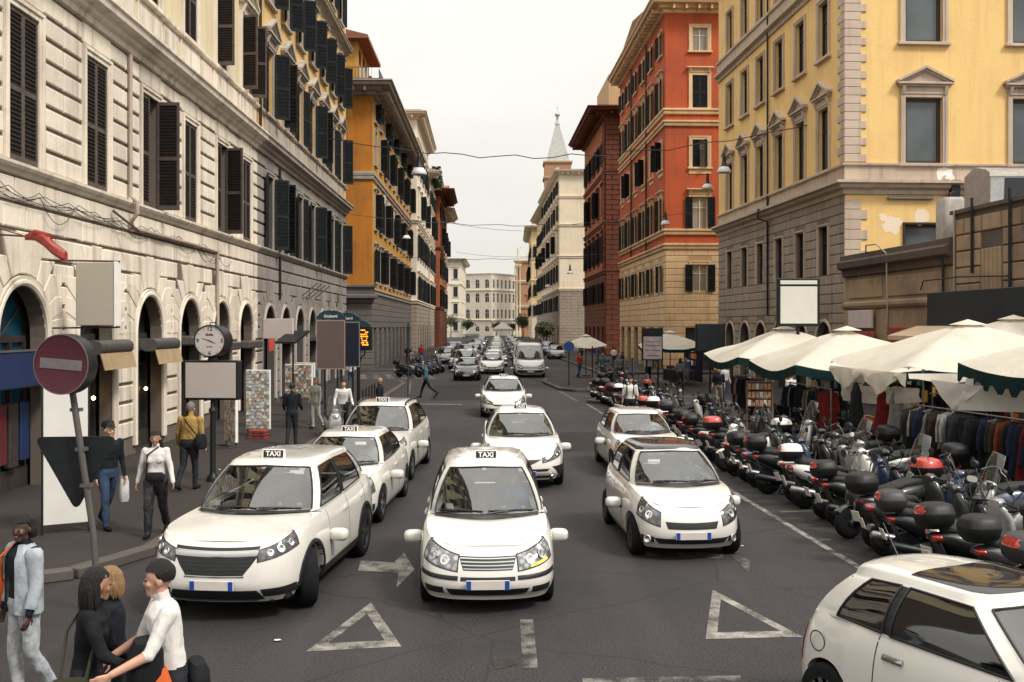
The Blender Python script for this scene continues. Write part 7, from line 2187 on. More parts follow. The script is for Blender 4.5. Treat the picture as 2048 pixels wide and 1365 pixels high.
T_RED=cloth('shirt_red',(.30,.03,.03),.2,6); T_BLUE=cloth('shirt_blue',(.05,.09,.20),.2,6); TR_D=cloth('trousers_dark',(.018,.02,.026)); TR_B=cloth('trousers_blue',(.03,.05,.09)); TR_O=cloth('trousers_orange',(.50,.15,.03),.15,6); TR_K=cloth('trousers_khaki',(.16,.13,.10))
BAGK=cloth('bag_black',(.010,.011,.013),.3,9,.3); ORANGE=cloth('bag_orange',(.55,.11,.03),.15,6,.3)
def bag(r,name,c,s,m,strap=None,tilt=0):
    b=MB(); b.loft([(-s[2]/2,0,0,s[0]*.42,s[1]*.42,3),(-s[2]*.35,0,0,s[0]*.5,s[1]*.5,3.2),(s[2]*.25,0,0,s[0]*.48,s[1]*.46,3.2),(s[2]/2,0,0,s[0]*.36,s[1]*.3,3)],14,'z')
    o=b.build(name,m,r,c,smooth=50); o.rotation_euler=(0,tilt,0)
    if strap: q=MB(); q.tube([tuple(Vector(p)-Vector(c)) for p in strap],.013,6); q.build('strap',m,o,smooth=50)
    return o
# --- foreground left edge: denim jacket, ripped jeans
r=person('dark-haired person in a pale denim jacket and ripped jeans at the left edge',(-4.46,9.1,0),radians(-38),1.74,'dark',HAIR_D,.02,T_DARK,DENIM_L,TYRE,1.0,((7,14),(9,18)),(5,-4),.0095,20)
def jacket(r,k,m,sl=True,length=.62):
    """open jacket over the body, one shell per person"""
    j=MB(); rows=[]
    for i in range(11):
        t=i/10; z=(1.475-length*t)*k; w=(.085+.112*min(1,t*6.5))*k*(1+.05*t); d=(.075+.066*min(1,t*5))*k; row=[]
        for q in range(19):
            a=radians(26+q*(308/18)); row.append((w*1.06*sin(a)*-1 if False else w*1.06*cos(a-pi/2+pi)*1.0, d*1.05*sin(a-pi/2+pi)*-1, z+.004*sin(q*2+i)))
        rows.append(row)
    j.grid(rows); return j.build('jacket',m,r,smooth=60)
def sleeves(r,k,m,arms,aswing=(0,0),sw=.185,frac=.82):
    for i,s_ in enumerate((-1,1)):
        o,e=arms[i]; o=radians(o); e=radians(e); sh=Vector((s_*sw*k,0,1.40*k)); d=Vector((s_*sin(o),-sin(radians(aswing[i])),-cos(o)*cos(radians(aswing[i])))).normalized(); el=sh+d*.29*k
        d2=(d+Vector((-s_*.15*sin(e),-sin(e)*1.1,(1-cos(e))*.6))).normalized(); wr=el+d2*.25*k*frac
        q=MB(); n=9; pts=[sh-d*.062,sh-d*.045,sh-d*.01]+[sh.lerp(el,t) for t in (.25,.5,.75)]+[el]+[el.lerp(wr,t) for t in (.3,.6,.85,1)]; rs_=[.02*k,.055*k,.078*k,.074*k,.064*k,.062*k,.06*k,.058*k,.054*k,.055*k,.05*k]
        q.tube([tuple(p) for p in pts],[x*(1+.05*(j%2)) for j,x in enumerate(rs_)],14); q.build('jacket_sleeve',m,r,smooth=70)
jacket(r,1.74/1.75,DENIM_J); sleeves(r,1.74/1.75,DENIM_J,((7,14),(9,18)))
bag(r,'shoulder_bag',(-.27,-.04,1.0),(.10,.22,.22),ORANGE,[(-.25,-.08,1.08),(-.13,-.15,1.35),(-.09,-.02,1.475),(-.13,.12,1.3),(-.25,.02,1.08)])
# --- the three people at the bottom left
r=person('dark-haired person in a black leather jacket leaning in at the bottom left',(-3.10,7.25,0),radians(100),1.70,'tan',HAIR_D,.14,T_LEATH,TR_D,TYRE,1.0,((14,55),(10,40)),(6,-4),.0095,30,6,True,aswing=(25,10))
bag(r,'shoulder_bag',(-.28,.05,.80),(.16,.36,.34),cloth('bag_olive',(.035,.035,.022),.3,8,.3),[(-.24,-.05,.95),(-.1,-.1,1.25),(.05,0,1.45),(-.05,.12,1.25),(-.24,.12,.95)])
r=person('fair-haired person half hidden between the two at the bottom left',(-3.10,7.78,0),radians(-70),1.58,'light',HAIR_B,.06,T_DARK,TR_D,TYRE,1.0,((10,30),(10,30)),(4,-4),.011,0,4,True)
r=person('man in a white shirt turned left with black bags at the bottom left',(-2.46,7.2,0),radians(-62),1.78,'light',HAIR_D,0,T_WHITE,TR_D,TYRE,.75,((16,50),(12,62)),(8,-6),.0095,-15,7,aswing=(20,28))
bag(r,'black_jacket',(.14,-.2,1.06),(.2,.26,.40),BAGK,None,.15)
bag(r,'waist_pack',(.05,.17,.92),(.34,.16,.2),BAGK,[(-.15,.05,.95),(0,.12,.96),(.17,.05,.95)])
bag(r,'orange_garment',(.17,-.13,.83),(.12,.22,.44),ORANGE)
# --- pavement on the left
r=person('man in a dark cap and coat carrying a white plastic bag on the left pavement',(-6.62,16.3,.13),radians(50),1.76,'light',HAIR_D,.0,T_DARK,TR_B,TYRE,1.0,((6,10),(7,10)),(14,-16),.012,0,5)
bag(r,'plastic_bag',(.27,-.02,.62),(.16,.14,.42),cloth('plastic_white',(.5,.5,.48),.15,8,.8))
q=MB(); q.lathe([(.1,1.665),(.105,1.70),(.085,1.76),(0,1.785)],16,'z',(0,-.01,0)); q.poly([(-.07,-.10,1.675),(.07,-.10,1.675),(.05,-.19,1.66),(-.05,-.19,1.66)]); q.build('cap',T_DARK,r,smooth=50)
r=person('woman in a white blouse and black sequinned trousers walking towards the camera',(-5.62,15.7,.13),radians(8),1.68,'tan',HAIR_D,.12,T_CREAM,SEQ,TYRE,1.0,((15,12),(17,14)),(13,-14),.011,0,0,True,aswing=(-12,14))
bag(r,'waist_pack',(0.02,-.14,.96),(.3,.12,.13),BAGK,[(-.12,-.08,.98),(-.1,-.13,1.3),(.06,-.05,1.42)])
r=person('person in an ochre jacket with a black shoulder bag walking away past the clock',(-6.55,20.2,.13),radians(172),1.78,'light',HAIR_G,0,T_TAN,TR_D,TYRE,1.0,((9,14),(12,20)),(9,-10),.014,0,6,wide=1.1)
bag(r,'shoulder_bag',(-.26,.02,.98),(.18,.34,.30),BAGK,[(-.22,-.08,1.1),(-.05,-.14,1.38),(.12,.0,1.46),(-.02,.14,1.36),(-.22,.1,1.1)])
r=person('person in dark clothes standing with back turned by the souvenir stands',(-6.1,27.6,.13),radians(185),1.74,'light',HAIR_D,0,T_DARK,TR_D,TYRE,1.0,((10,70),(10,70)),(5,-5),.02,0,4)
person('person in a pale patterned dress behind the man at the scooter',(-6.35,32.2,.13),radians(-30),1.66,'light',HAIR_B,.1,T_PALE,T_PALE,TYRE,1.0,((8,14),(8,14)),(6,-6),.02,0,0,True)
person('man in a white shirt bent over a scooter behind the taxis',(-5.15,30.3,.13),radians(15),1.72,'light',HAIR_D,0,T_WHITE,TR_D,TYRE,1.0,((14,60),(14,60)),(6,-6),.02,0,14)
person('bald man standing behind the tall taxi with roof rails',(-4.35,32.8,.0),radians(-100),1.76,'tan',HAIR_D,0,T_DARK,TR_D,TYRE,1.0,((8,20),(8,20)),(3,-3),.02,0,0,bald=True)
person('walker in dark clothes striding across the road in the middle distance',(-4.1,47.5,0),radians(-90),1.74,'light',HAIR_D,0,T_TEAL,TR_D,TYRE,1.0,((8,20),(8,20)),(24,-28),.02,0,3)
r=person('bearded man in a white T-shirt with backpack straps standing behind the small white car',(3.98,33.5,0),radians(-5),1.76,'tan',HAIR_D,0,T_WHITE,TR_D,TYRE,.4,((10,20),(10,20)),(3,-3),.016)
q=MB()
for s_ in (-1,1): q.tube([(s_*.1,.1,1.44),(s_*.11,-.02,1.47),(s_*.115,-.135,1.32),(s_*.12,-.13,1.1)],.02,6)
q.build('backpack_straps',BAGK,r,smooth=50); bag(r,'backpack',(0,.2,1.22),(.3,.2,.46),BAGK)
# --- crowd on the right, each placed on its own
crowd=[(5.6,61.5,0,'teal shirt by the far island',T_TEAL),(4.3,63.5,40,'red shirt on the far island',T_RED),(6.9,62.5,-60,'dark jacket on the far island',T_DARK),(7.8,57,170,'white shirt beside the notice board',T_WHITE),(6.0,55.5,20,'grey coat at the island edge',T_GREY),
 (9.6,55,-30,'blue shirt under the far umbrella',T_BLUE),(8.8,52.0,150,'grey coat near the black panel',T_GREY),(9.3,43.5,30,'pale dress behind the scooters',T_PALE),(8.3,40,-20,'dark jacket at the first stall',T_DARK),(9.0,38,110,'blue shirt at the first stall',T_BLUE),
 (10.2,36.4,200,'white shirt under the first umbrella',T_WHITE),(8.2,34.6,60,'teal shirt beside the goods shelf',T_TEAL),(9.2,30.3,-40,'dark jacket between the umbrellas',T_DARK),(8.6,27.2,150,'grey coat by the second umbrella pole',T_GREY),(9.5,23.4,-10,'red shirt under the big umbrella',T_RED),
 (11.2,78,0,'dark jacket at the red house corner',T_DARK),(8.2,80,170,'white shirt before the red house shops',T_WHITE),(7.4,86,10,'blue shirt farther along the right pavement',T_BLUE),(6.6,95,-170,'grey coat far along the right pavement',T_GREY),
 (-9.0,45,10,'teal shirt under the grey arches',T_TEAL),(-8.4,52,180,'white shirt under the grey arches',T_WHITE),(-8.6,82,0,'dark jacket by the ochre house',T_DARK),(-8.2,90,180,'red shirt by the ochre house',T_RED),(-8.0,36.5,30,'dark jacket beneath the blank panel',T_DARK),(-7.3,72.5,60,'grey coat at the left crossing',T_GREY)]
PR={}
for n,(x,y,a,txt,tp) in enumerate(crowd):
    fem=n%3==0; key=(tp.name,fem)
    lab='person in a %s'%txt
    z=.11 if (x>7.3 and 14<y<66) else .13
    if key not in PR:
        PR[key]=person(lab,(x,y,z),radians(a),1.64+.03*(n%5),'light' if n%2 else 'tan',HAIR_D if n%4 else HAIR_G,.1 if fem else 0,tp,[TR_D,TR_B,TR_K][n%3],TYRE,1.0 if n%2 else .6,((9,25),(9,14)),(8,-9),.025,0,0,fem,group='people in the crowd')
    else:
        o=copy_tree(PR[key]); o.location=(x,y,z); o.rotation_euler=(0,0,radians(a)); o['label']=lab
# ================================================================== market
def fabric(name,col,tr=.3,var=.1):
    if name in MATS: return MATS[name]
    t=NT(name); v=t.pos(); f=t.noise(v,1.4,5,.6); g_=t.noise(v,.9,6,.6,(1,1,.4))
    c=t.mix(t.rng(f,.35,.7),sc3(col,1-var),col); c=t.mix(t.math('MULTIPLY',t.rng(g_,.56,.75),.35),c,sc3(col,.62))
    p=t.bsdf(c,.9,0,.15,0,t.noise(v,2.2,6,.65),.7,.05)
    tl=t.n('BsdfTranslucent'); t.l(c,tl.inputs['Color']); ms=t.n('MixShader'); ms.inputs[0].default_value=tr
    t.l(p.outputs[0],ms.inputs[1]); t.l(tl.outputs[0],ms.inputs[2]); t.l(ms.outputs[0],t.out.inputs['Surface']); MATS[name]=t.m; return t.m
CANV=fabric('canvas_cream',(.74,.68,.58)); CANG=fabric('canvas_green',(.006,.026,.026),.1,.2); SHEET=fabric('sheet_white',(.62,.59,.55),.25)
STICK=mat('pole_wood',(.045,.035,.03),.6,0,.3,8)
def umbrella(label,cx,cy,w,d,ze,zp,deg,val=None,vh=.26,seed=0):
    r=thing('market_umbrella',label,'umbrella',(cx,cy,.11),radians(deg),'market umbrellas'); rr=random.Random(seed)
    n=24; rows=[]
    dents=[(rr.uniform(-.7,.7),rr.uniform(-.7,.7),rr.uniform(.03,.06)) for _ in range(5)]
    def zf(u,v):
        m=max(abs(u),abs(v)); q=min(abs(u),abs(v)); rid=q/m if m>1e-6 else 1
        z=ze+(zp-ze)*(1-m)**.92-(1-rid**1.5)*.12*m*(1.2-.4*m)-.12*m**3*(1-rid**2)+.012*sin(u*9+v*4+seed)*m
        for a,b,s in dents: z-=s*math.exp(-((u-a)**2+(v-b)**2)*14)
        return z-.11
    for i in range(n+1):
        u=-1+2*i/n; rows.append([(u*w/2,(-1+2*j/n)*d/2,zf(u,-1+2*j/n)) for j in range(n+1)])
    b=MB(); b.grid(rows,flip=True); b.build('canopy',CANV,r,smooth=60)
    # vent cap
    b=MB(); 
    rc=[[(-.3+.1*i,-.3+.1*j,zp-.11+.05-.42*max(abs(-.3+.1*i),abs(-.3+.1*j))) for j in range(7)] for i in range(7)]; b.grid(rc,flip=True); b.build('vent_cap',CANV,r,smooth=60)
    # hem valance
    if val:
        for sd in range(4):
            b=MB(); row=[]
            for k in range(33):
                t=-1+2*k/32; p={0:(t,-1),1:(1,t),2:(-t,1),3:(-1,-t)}[sd]; x,y=p[0]*w/2,p[1]*d/2; z=zf(*p)
                cr=vh if val!='scallop' else vh*(1.0 if (k//2)%2==0 else .62)
                off=.012*sin(k*1.3); nx,ny={0:(0,-1),1:(1,0),2:(0,1),3:(-1,0)}[sd]
                row.append([(x+nx*.004,y+ny*.004,z+.005),(x+nx*(.01+off),y+ny*(.01+off),z-cr*.5),(x+nx*(.012+off*1.5),y+ny*(.012+off*1.5),z-cr)])
            b.grid(row); b.build('valance',CANG,r,smooth=60)
    for k in range(8):
        a=k*pi/4; u,v=(round(cos(a),3),round(sin(a),3)); s=1/max(abs(u),abs(v)); u*=s; v*=s
        b=MB(); b.tube([(u*t*w/2,v*t*d/2,zf(u*t,v*t)-.075) for t in (.02,.35,.7,.99)],.014,5); b.build('rib',METAL_G,r)
    b=MB(); b.tube([(0,0,0),(0,0,zp-.2)],.03,8); b.build('pole',STICK,r,smooth=50)
    b=MB(); b.chbox(-.3,.3,-.3,.3,0,.08,.02); b.build('base',METAL_D,r)
    return r
umbrella('cream market umbrella with a green hem, farthest and leftmost of the row',8.75,32.0,4.2,4.2,2.5,3.42,3,'plain',.22,1)
umbrella('cream market umbrella with a green hem, second in the row',9.05,26.9,4.2,4.0,2.46,3.4,3,'plain',.24,2)
U3=umbrella('big cream market umbrella with gathered drooping edges in the middle of the stalls',10.35,22.6,4.8,4.2,2.62,3.55,3.5,None,.2,3)
umbrella('cream umbrella with a dark green notched hem at the right edge',11.35,18.1,4.6,4.0,2.72,3.5,3,'scallop',.36,4)
umbrella('cream market umbrella standing behind the big one near the brown wall',13.6,27.0,4.4,4.2,2.75,3.7,3,None,.2,5)
umbrella('small cream umbrella in front of the red house',8.9,56.0,3.0,3.0,2.35,3.15,5,'plain',.16,6)
umbrella('small cream umbrella far off by the brick house',4.9,66.0,2.6,2.6,2.2,2.85,0,None,.16,7)
# gathered edge drapes of the big umbrella
b=MB(); rows=[]
for k in range(41):
    t=k/40; s=t*2.2; dz=.12+.42*(1-abs((s*1.0)%1*2-1)) if True else 0
    y=lerp(2.06,-2.06,t); rows.append([(-2.4,y,2.36),(-2.44-.03*sin(k*.9),y,2.36-dz*.5),(-2.42+.03*sin(k*1.1),y,2.36-dz)])
b.grid(rows); b.build('drape',CANV,U3,smooth=70)
b=MB(); rows=[]
for k in range(31):
    t=k/30; dz=.10+.10*sin(t*9)**2; rows.append([(lerp(-2.38,2.38,t),-2.1,2.36),(lerp(-2.38,2.38,t),-2.14-.02*sin(k),2.36-dz)])
b.grid(rows); b.build('drape',CANV,U3,smooth=70)
def sheet(label,P,nu=14,nv=8,sag=.06):
    """cloth hung by its corners"""
    A,B,C,D=[Vector(p) for p in P]; nrm=(B-A).cross(D-A).normalized(); b=MB(); rows=[]
    for i in range(nu+1):
        u=i/nu; rows.append([tuple((A.lerp(B,u)).lerp(D.lerp(C,u),v/nv)+nrm*sag*sin(u*7+v)*.3-Vector((0,0,sag*sin(pi*u)*(v/nv)))) for v in range(nv+1)])
    b.grid(rows); b2=MB(); return tag(b.build('hanging_sheet',SHEET,smooth=60),label,'cloth','hanging white sheets')
sheet('white sheet with a pointed corner hung under the far edge of the big umbrella',[(7.75,24.3,2.42),(8.35,23.0,2.42),(8.1,23.5,1.78),(8.02,23.6,1.78)])
sheet('pale sheet stretched below the drooping edge of the big umbrella',[(8.05,24.4,2.0),(8.45,20.7,2.15),(8.5,20.7,1.86),(8.1,24.4,1.62)])
sheet('bright white triangular sheet between the big umbrella and the notched one',[(8.55,20.4,2.35),(8.95,18.9,2.3),(8.78,19.7,1.78),(8.72,19.8,1.8)])
sheet('grey-white sheet slung below the dark green notched hem',[(8.85,19.4,2.42),(11.6,17.6,2.42),(11.6,17.6,1.98),(8.72,19.5,1.80)])
for n,(x,y,h) in enumerate(((8.25,24.1,2.4),(8.62,20.75,2.45),(9.2,16.4,2.6))):
    r=thing('stall_pole','thin pale tent pole %s'%['under the far corner of the big umbrella','under the near corner of the big umbrella','leaning under the notched green hem'][n],'pole',(x,y,.11)); b=MB(); b.tube([(0,0,0),(-.05*n,.02*n,h)],.02,7); b.build('shaft',METAL_G,r,smooth=50)
# ---- clothes on rails
GCOL=[('navy',(.015,.022,.05)),('black',(.010,.010,.012)),('charcoal',(.035,.035,.038)),('white',(.36,.35,.33)),('red',(.20,.02,.018)),('green',(.014,.04,.024)),('brown',(.05,.03,.02)),('beige',(.20,.16,.12)),('teal',(.016,.045,.055)),('rust',(.20,.05,.018))]
GM=[cloth('garment_'+n,sc3(c,.62),.3,9,.6) for n,c in GCOL]
def garment_mesh(L,kind,m):
    def mk():
        b=MB(); rows=[]
        for i in range(9):
            t=i/8; z=-.06-L*t; w=(.06+.17*min(1,t*7))*(1+.06*t) if not kind else (.05+.13*min(1,t*3.5)-.03*math.exp(-((t-.42)/.1)**2)+.12*max(0,t-.45)); th=.022+.012*sin(t*4)
            row=[]
            for j in range(13):
                a=2*pi*j/12; row.append((th*sin(a)*(1+.5*sin(j*2.3+t*3)),w*cos(a),z+(.012*sin(j*1.7) if i==8 else 0)))
            rows.append(row)
        b.grid(rows)
        if not kind:
            for s_ in (-1,1): b.loft([(-.10,0,s_*.19,.022,.05,2.4),(-.35,0,s_*.24,.022,.055,2.4),(-.62,.01,s_*.25,.02,.045,2.4)],10,'z')
        b.tube([(0,0,.0),(.0,0,-.05),(0,.16,-.09),(0,-.16,-.09),(0,0,-.05)],.006,4)
        return b.mesh('garment',m,60)
    return cached(('garm',L,kind,m.name),mk)
rg=random.Random(21); ORD=['first','second','third','fourth','fifth','sixth','seventh','eighth','ninth','tenth','eleventh','twelfth','thirteenth','fourteenth','fifteenth']
def rail(label,p,q,z,words,step=.1,seed=0):
    p=Vector(p+(0,)); q=Vector(q+(0,)); d=q-p; L=d.length; a=atan2(d.y,d.x)
    r=thing('clothes_rail',label,'clothes rail',(p.x,p.y,.11),a,'clothes rails at the market')
    b=MB(); b.tube([(0,0,z),(L,0,z)],.016,7)
    for x in (.05,L-.05): b.tube([(x,0,0),(x,0,z)],.018,7); b.tube([(x,-.25,.02),(x,.25,.02)],.018,6)
    b.build('frame',METAL_G,r,smooth=50)
    x=.12; seen={}
    while x<L-.1:
        ci=rg.choice((0,0,1,1,2,2,2,3,4,5,6,7,8,1,9,6)); k=rg.random()<.4; Lg=rg.choice((.55,.7,.8,.95,1.1))
        o=obj('garment',garment_mesh(Lg,k,GM[ci]),None,(p.x+d.x/L*x,p.y+d.y/L*x,.11+z),a+rg.uniform(-.25,.25)); o.rotation_euler=(0,rg.uniform(-.06,.06),a+rg.uniform(-.25,.25))
        cn_=seen.get(ci,0); seen[ci]=cn_+1
        tag(o,'%s %s garment from the start of %s'%(ORD[cn_],GCOL[ci][0],words),'garment','clothes on the market rails'); x+=rg.uniform(step*.6,step*1.5)+(.25 if rg.random()<.08 else 0)
rail('long clothes rail packed with garments along the pavement edge behind the scooters',(8.25,20.6),(9.0,15.6),1.72,'the long pavement-edge rail')
rail('clothes rail set across the stall under the notched green hem',(9.4,17.0),(11.6,16.3),1.85,'the rail under the notched hem')
rail('clothes rail deep under the big umbrella',(8.9,21.2),(12.0,20.6),1.9,'the rail under the big umbrella')
rail('clothes rail beneath the second umbrella',(7.8,28.0),(8.0,24.9),1.75,'the rail beneath the second umbrella')
rail('short rail of clothes under the farthest umbrella',(7.6,33.5),(7.7,30.6),1.7,'the rail under the farthest umbrella')
for n,(x,y,z,ci,L,lab) in enumerate(((8.3,22.2,2.15,4,1.1,'long red patterned dress hung from the big umbrella pole'),(8.42,21.8,2.15,3,1.2,'long white dress hung beside the red patterned one'),(7.95,23.0,2.2,2,1.0,'grey dress on a hook near the tent pole'),(9.4,21.3,2.35,4,.9,'bright red dress hung high under the big umbrella'),(9.25,21.5,2.35,0,.9,'navy dress hung high under the big umbrella'))):
    tag(obj('dress',garment_mesh(L,True,GM[ci]),None,(x,y,z),radians(70+20*n)),lab,'dress','dresses hung under the umbrellas')
# ---- stall counters with goods
def stall(label,x,y,deg,w,gd,back=True,seed=0):
    r=thing('market_stall',label,'market stall',(x,y,.11),radians(deg),'market stalls'); rr=random.Random(seed)
    b=MB(); b.chbox(-w/2,w/2,-.45,.45,.72,.78,.01); b.build('counter',STICK,r)
    b=MB(); rows=[[(-w/2+w*i/24,-.46-.02*sin(i*1.9),.77-.68*j/3) for j in range(4)] for i in range(25)]; b.grid(rows); b.build('skirt_cloth',T_DARK,r,smooth=60)
    for x_ in (-w/2+.08,w/2-.08):
        for y_ in (-.38,.38): q=MB(); q.tube([(x_,y_,0),(x_,y_,.73)],.02,6); q.build('leg',METAL_G,r)
    if back:
        b=MB(); b.chbox(-w/2,w/2,.85,.9,.1,2.3,.01); b.build('shade_backdrop',T_DARK,r)  # dark backdrop added to stand in for the shade under the umbrella
        for k in range(int(w/.28)):
            for j in range(3):
                if rr.random()<.75:
                    q=MB(); q.chbox(-w/2+.05+k*.28,-w/2+.27+k*.28,.78,.85,1.0+j*.4,1.3+j*.4,.01); q.build('display_item',rr.choice(GOODS+[GM[1],GM[2],GM[0]]),r)
    for k in range(int(w/.24)):
        q=MB(); h=rr.uniform(.06,.22); x_=-w/2+.1+k*.24; q.chbox(x_,x_+.2,-.38+rr.uniform(0,.1),.05,.785,.785+h,.012); q.build('goods',rr.choice(GOODS+[GM[1],GM[0]]),r)
    return r
stall('souvenir stall counter under the farthest umbrella',9.2,31.2,-87,3.4,0,True,1)
stall('souvenir stall counter under the second umbrella',9.6,26.6,-87,3.2,0,True,2)
stall('scarf stall counter under the big umbrella',10.9,22.6,-87,3.4,0,True,3)
stall('bag stall counter under the notched green hem',11.6,18.4,-87,3.4,0,True,4)
stall('stall counter beside the brown wall',13.2,31.5,-87,3.0,0,True,5)
stall('fruit stall counter before the red house',9.8,58.5,-80,3.0,0,True,6)
# shelf of small boxes
r=thing('goods_shelf','wooden shelf of small boxes standing behind the scooters at the first stall','shelf',(7.55,30.4,.11),radians(-8))
b=MB()
for z in (.9,1.15,1.4,1.64): b.chbox(-.36,.36,-.12,.12,z-.02,z,.005)
for s_ in (-1,1): b.chbox(s_*.37-.015,s_*.37+.015,-.13,.13,0,1.66,.005)
b.box(-.36,.36,.1,.12,.88,1.64); b.build('frame',mat('shelf_wood',(.22,.11,.055),.7,0,.2,6),r)
for j in range(3):
    for k in range(6):
        q=MB(); q.chbox(-.35+k*.118,-.25+k*.118,-.11,.08,.905+j*.25,1.08+j*.25,.006); q.build('box',mat('box_card',(.42,.25,.15),.8,0,.25,5) if (j+k)%4 else GOODS[6],r)
# postcard stands on the left pavement
CARDS=[mat('card_%d'%i,c,.5,0,.7,14) for i,c in enumerate(((.58,.54,.48),(.34,.37,.39),(.40,.28,.21),(.62,.58,.53),(.20,.20,.18),(.50,.42,.30)))]
def cards(label,loc,deg,w,h,z0,nx,nz,seed):
    r=thing('postcard_stand',label,'postcard stand',loc,radians(deg),'postcard stands'); rr=random.Random(seed)
    b=MB(); b.chbox(-w/2-.02,w/2+.02,-.02,.06,z0-.02,z0+h+.02,.008); b.build('board',SIGN_W,r)
    for s_ in (-1,1): b=MB(); b.tube([(s_*(w/2-.03),.02,0),(s_*(w/2-.03),.02,z0)],.015,6); b.tube([(s_*(w/2-.03),-.2,.012),(s_*(w/2-.03),.2,.012)],.014,6); b.build('leg',METAL_D,r)
    cw,ch=w/nx,h/nz
    for i in range(nx):
        for j in range(nz):
            me=cached(('card',round(cw,3),round(ch,3),rr.randrange(6)),lambda k=rr.randrange(6):_card(cw,ch,k)); o=obj('postcard',me,r,(-w/2+cw*(i+.5),-.028,z0+ch*(j+.5))); o.rotation_euler=(radians(-4),0,radians(rr.uniform(-3,3)))
def _card(cw,ch,k):
    b=MB(); b.box(-cw*.46,cw*.46,-.004,.004,-ch*.45,ch*.45); return b.mesh('postcard',CARDS[k])
cards('tall postcard stand covered in cards beside the souvenir shop arch',(-7.65,30.0,.13),-8,.72,1.75,.22,9,17,1)
cards('narrow oblique postcard stand under the clock panel',(-7.75,27.4,.13),-52,.75,1.5,.15,9,15,2)
cards('low postcard board behind the tall stand',(-7.2,33.6,.13),-14,.95,1.1,.9,10,11,3)
cards('far postcard stand by the grey arches',(-8.4,40.5,.13),-20,.8,1.4,.4,6,9,4)
r=thing('red_crate','red plastic crate on the pavement under the tall postcard stand','crate',(-7.45,29.3,.13),radians(-10))
b=MB()
for z0,z1 in ((0,.05),(.1,.14),(.2,.25)): b.chbox(-.25,.25,-.17,.17,z0,z1,.008)
for x in (-.24,0,.24):
    for y in (-.165,.165): b.box(x-.012,x+.012,y-.008,y+.008,.02,.24)
b.build('shell',REDM,r)
# ---- greenery and tents at the far end
LEAF=mat('leaf_green',(.035,.055,.02),.7,0,.5,1.2)
LEAF2=mat('leaf_olive',(.06,.07,.025),.7,0,.5,1.2)
def tree(label,x,y,h,w,seed,m):
    r=thing('street_tree',label,'tree',(x,y,.1),0,'trees at the end of the street'); rr=random.Random(seed)
    b=MB(); b.tube([(0,0,0),(.05,0,h*.3),(-.05,.05,h*.6)],[.16,.12,.05],8)
    for k in range(5): a=rr.uniform(0,6.28); b.tube([(0,0,h*.4),(w*.3*cos(a),w*.3*sin(a),h*.72)],[.06,.02],5)
    b.build('trunk',STICK,r,smooth=50); b=MB()
    for k in range(1500):
        a=rr.uniform(0,6.28); t=rr.uniform(-1,1); q=rr.random()**.4; cl=.75+.35*sin(a*3+seed)*cos(t*4)
        c=Vector((w/2*q*sqrt(1-t*t)*cos(a)*cl,w/2*q*sqrt(1-t*t)*sin(a)*cl,h*.68+h*.3*q*t*cl)); s=rr.uniform(.10,.22)
        e=Vector((rr.uniform(-1,1),rr.uniform(-1,1),rr.uniform(-1,1))).normalized(); f_=e.orthogonal().normalized(); g_=e.cross(f_)
        b.poly([tuple(c+f_*s),tuple(c+g_*s*.6),tuple(c-f_*s),tuple(c-g_*s*.6)])
    b.build('crown',m,r)
for n,(x,y,h,w) in enumerate(((-17.5,285,7,6),(-12.5,280,5.5,5),(-5,325,5,5),(0,322,4.5,5),(3.5,300,6,5),(2.6,262,7,4.5),(5.2,150,4.2,3.2),(5.0,158,4.0,3.2))):
    tree('small green tree %s'%['left of the white palazzo','before the white palazzo','left of the white tent','right of the white tent','in front of the church','by the pale yellow house','first along the right kerb','second along the right kerb'][n],x,y,h,w,n,LEAF if n%2 else LEAF2)
def tent(label,x,y,w,h):
    r=thing('white_tent',label,'tent',(x,y,0),radians(12),'white tents at the end of the street'); b=MB()
    for i in range(4):
        a=[(-1,-1),(1,-1),(1,1),(-1,1)]; p,q=a[i],a[(i+1)%4]; b.poly([(p[0]*w,p[1]*w,h*.55),(q[0]*w,q[1]*w,h*.55),(0,0,h)]); b.poly([(p[0]*w,p[1]*w,h*.55),(p[0]*w,p[1]*w,h*.42),(q[0]*w,q[1]*w,h*.42),(q[0]*w,q[1]*w,h*.55)])
    b.build('roof',SHEET,r); 
    for p in ((-1,-1),(1,-1),(1,1),(-1,1)): b=MB(); b.tube([(p[0]*w,p[1]*w,0),(p[0]*w,p[1]*w,h*.45)],.06,6); b.build('leg',METAL_G,r)
tent('large white peaked tent before the end building',-2.8,300,2.6,4.6); tent('small white peaked tent left of the large one',-8.6,210,1.5,3.2)
# ivy hanging from the terrace of the off-white house, plants by the brick house
b=MB(); rr=random.Random(4)
for k in range(700):
    c=Vector((rr.uniform(0,6),rr.uniform(-.6,.5),rr.uniform(-1.6,.8))); s=rr.uniform(.15,.35); e=Vector((rr.uniform(-1,1),rr.uniform(-1,1),rr.uniform(-1,1))).normalized(); f_=e.orthogonal().normalized(); g_=e.cross(f_); b.poly([tuple(c+f_*s),tuple(c+g_*s*.6),tuple(c-f_*s),tuple(c-g_*s*.6)])
o=b.build('terrace_plant',LEAF,None,(lx(143)+1.2,143,25.6),TH_L); tag(o,'dark green terrace planting on the off-white house','plant')
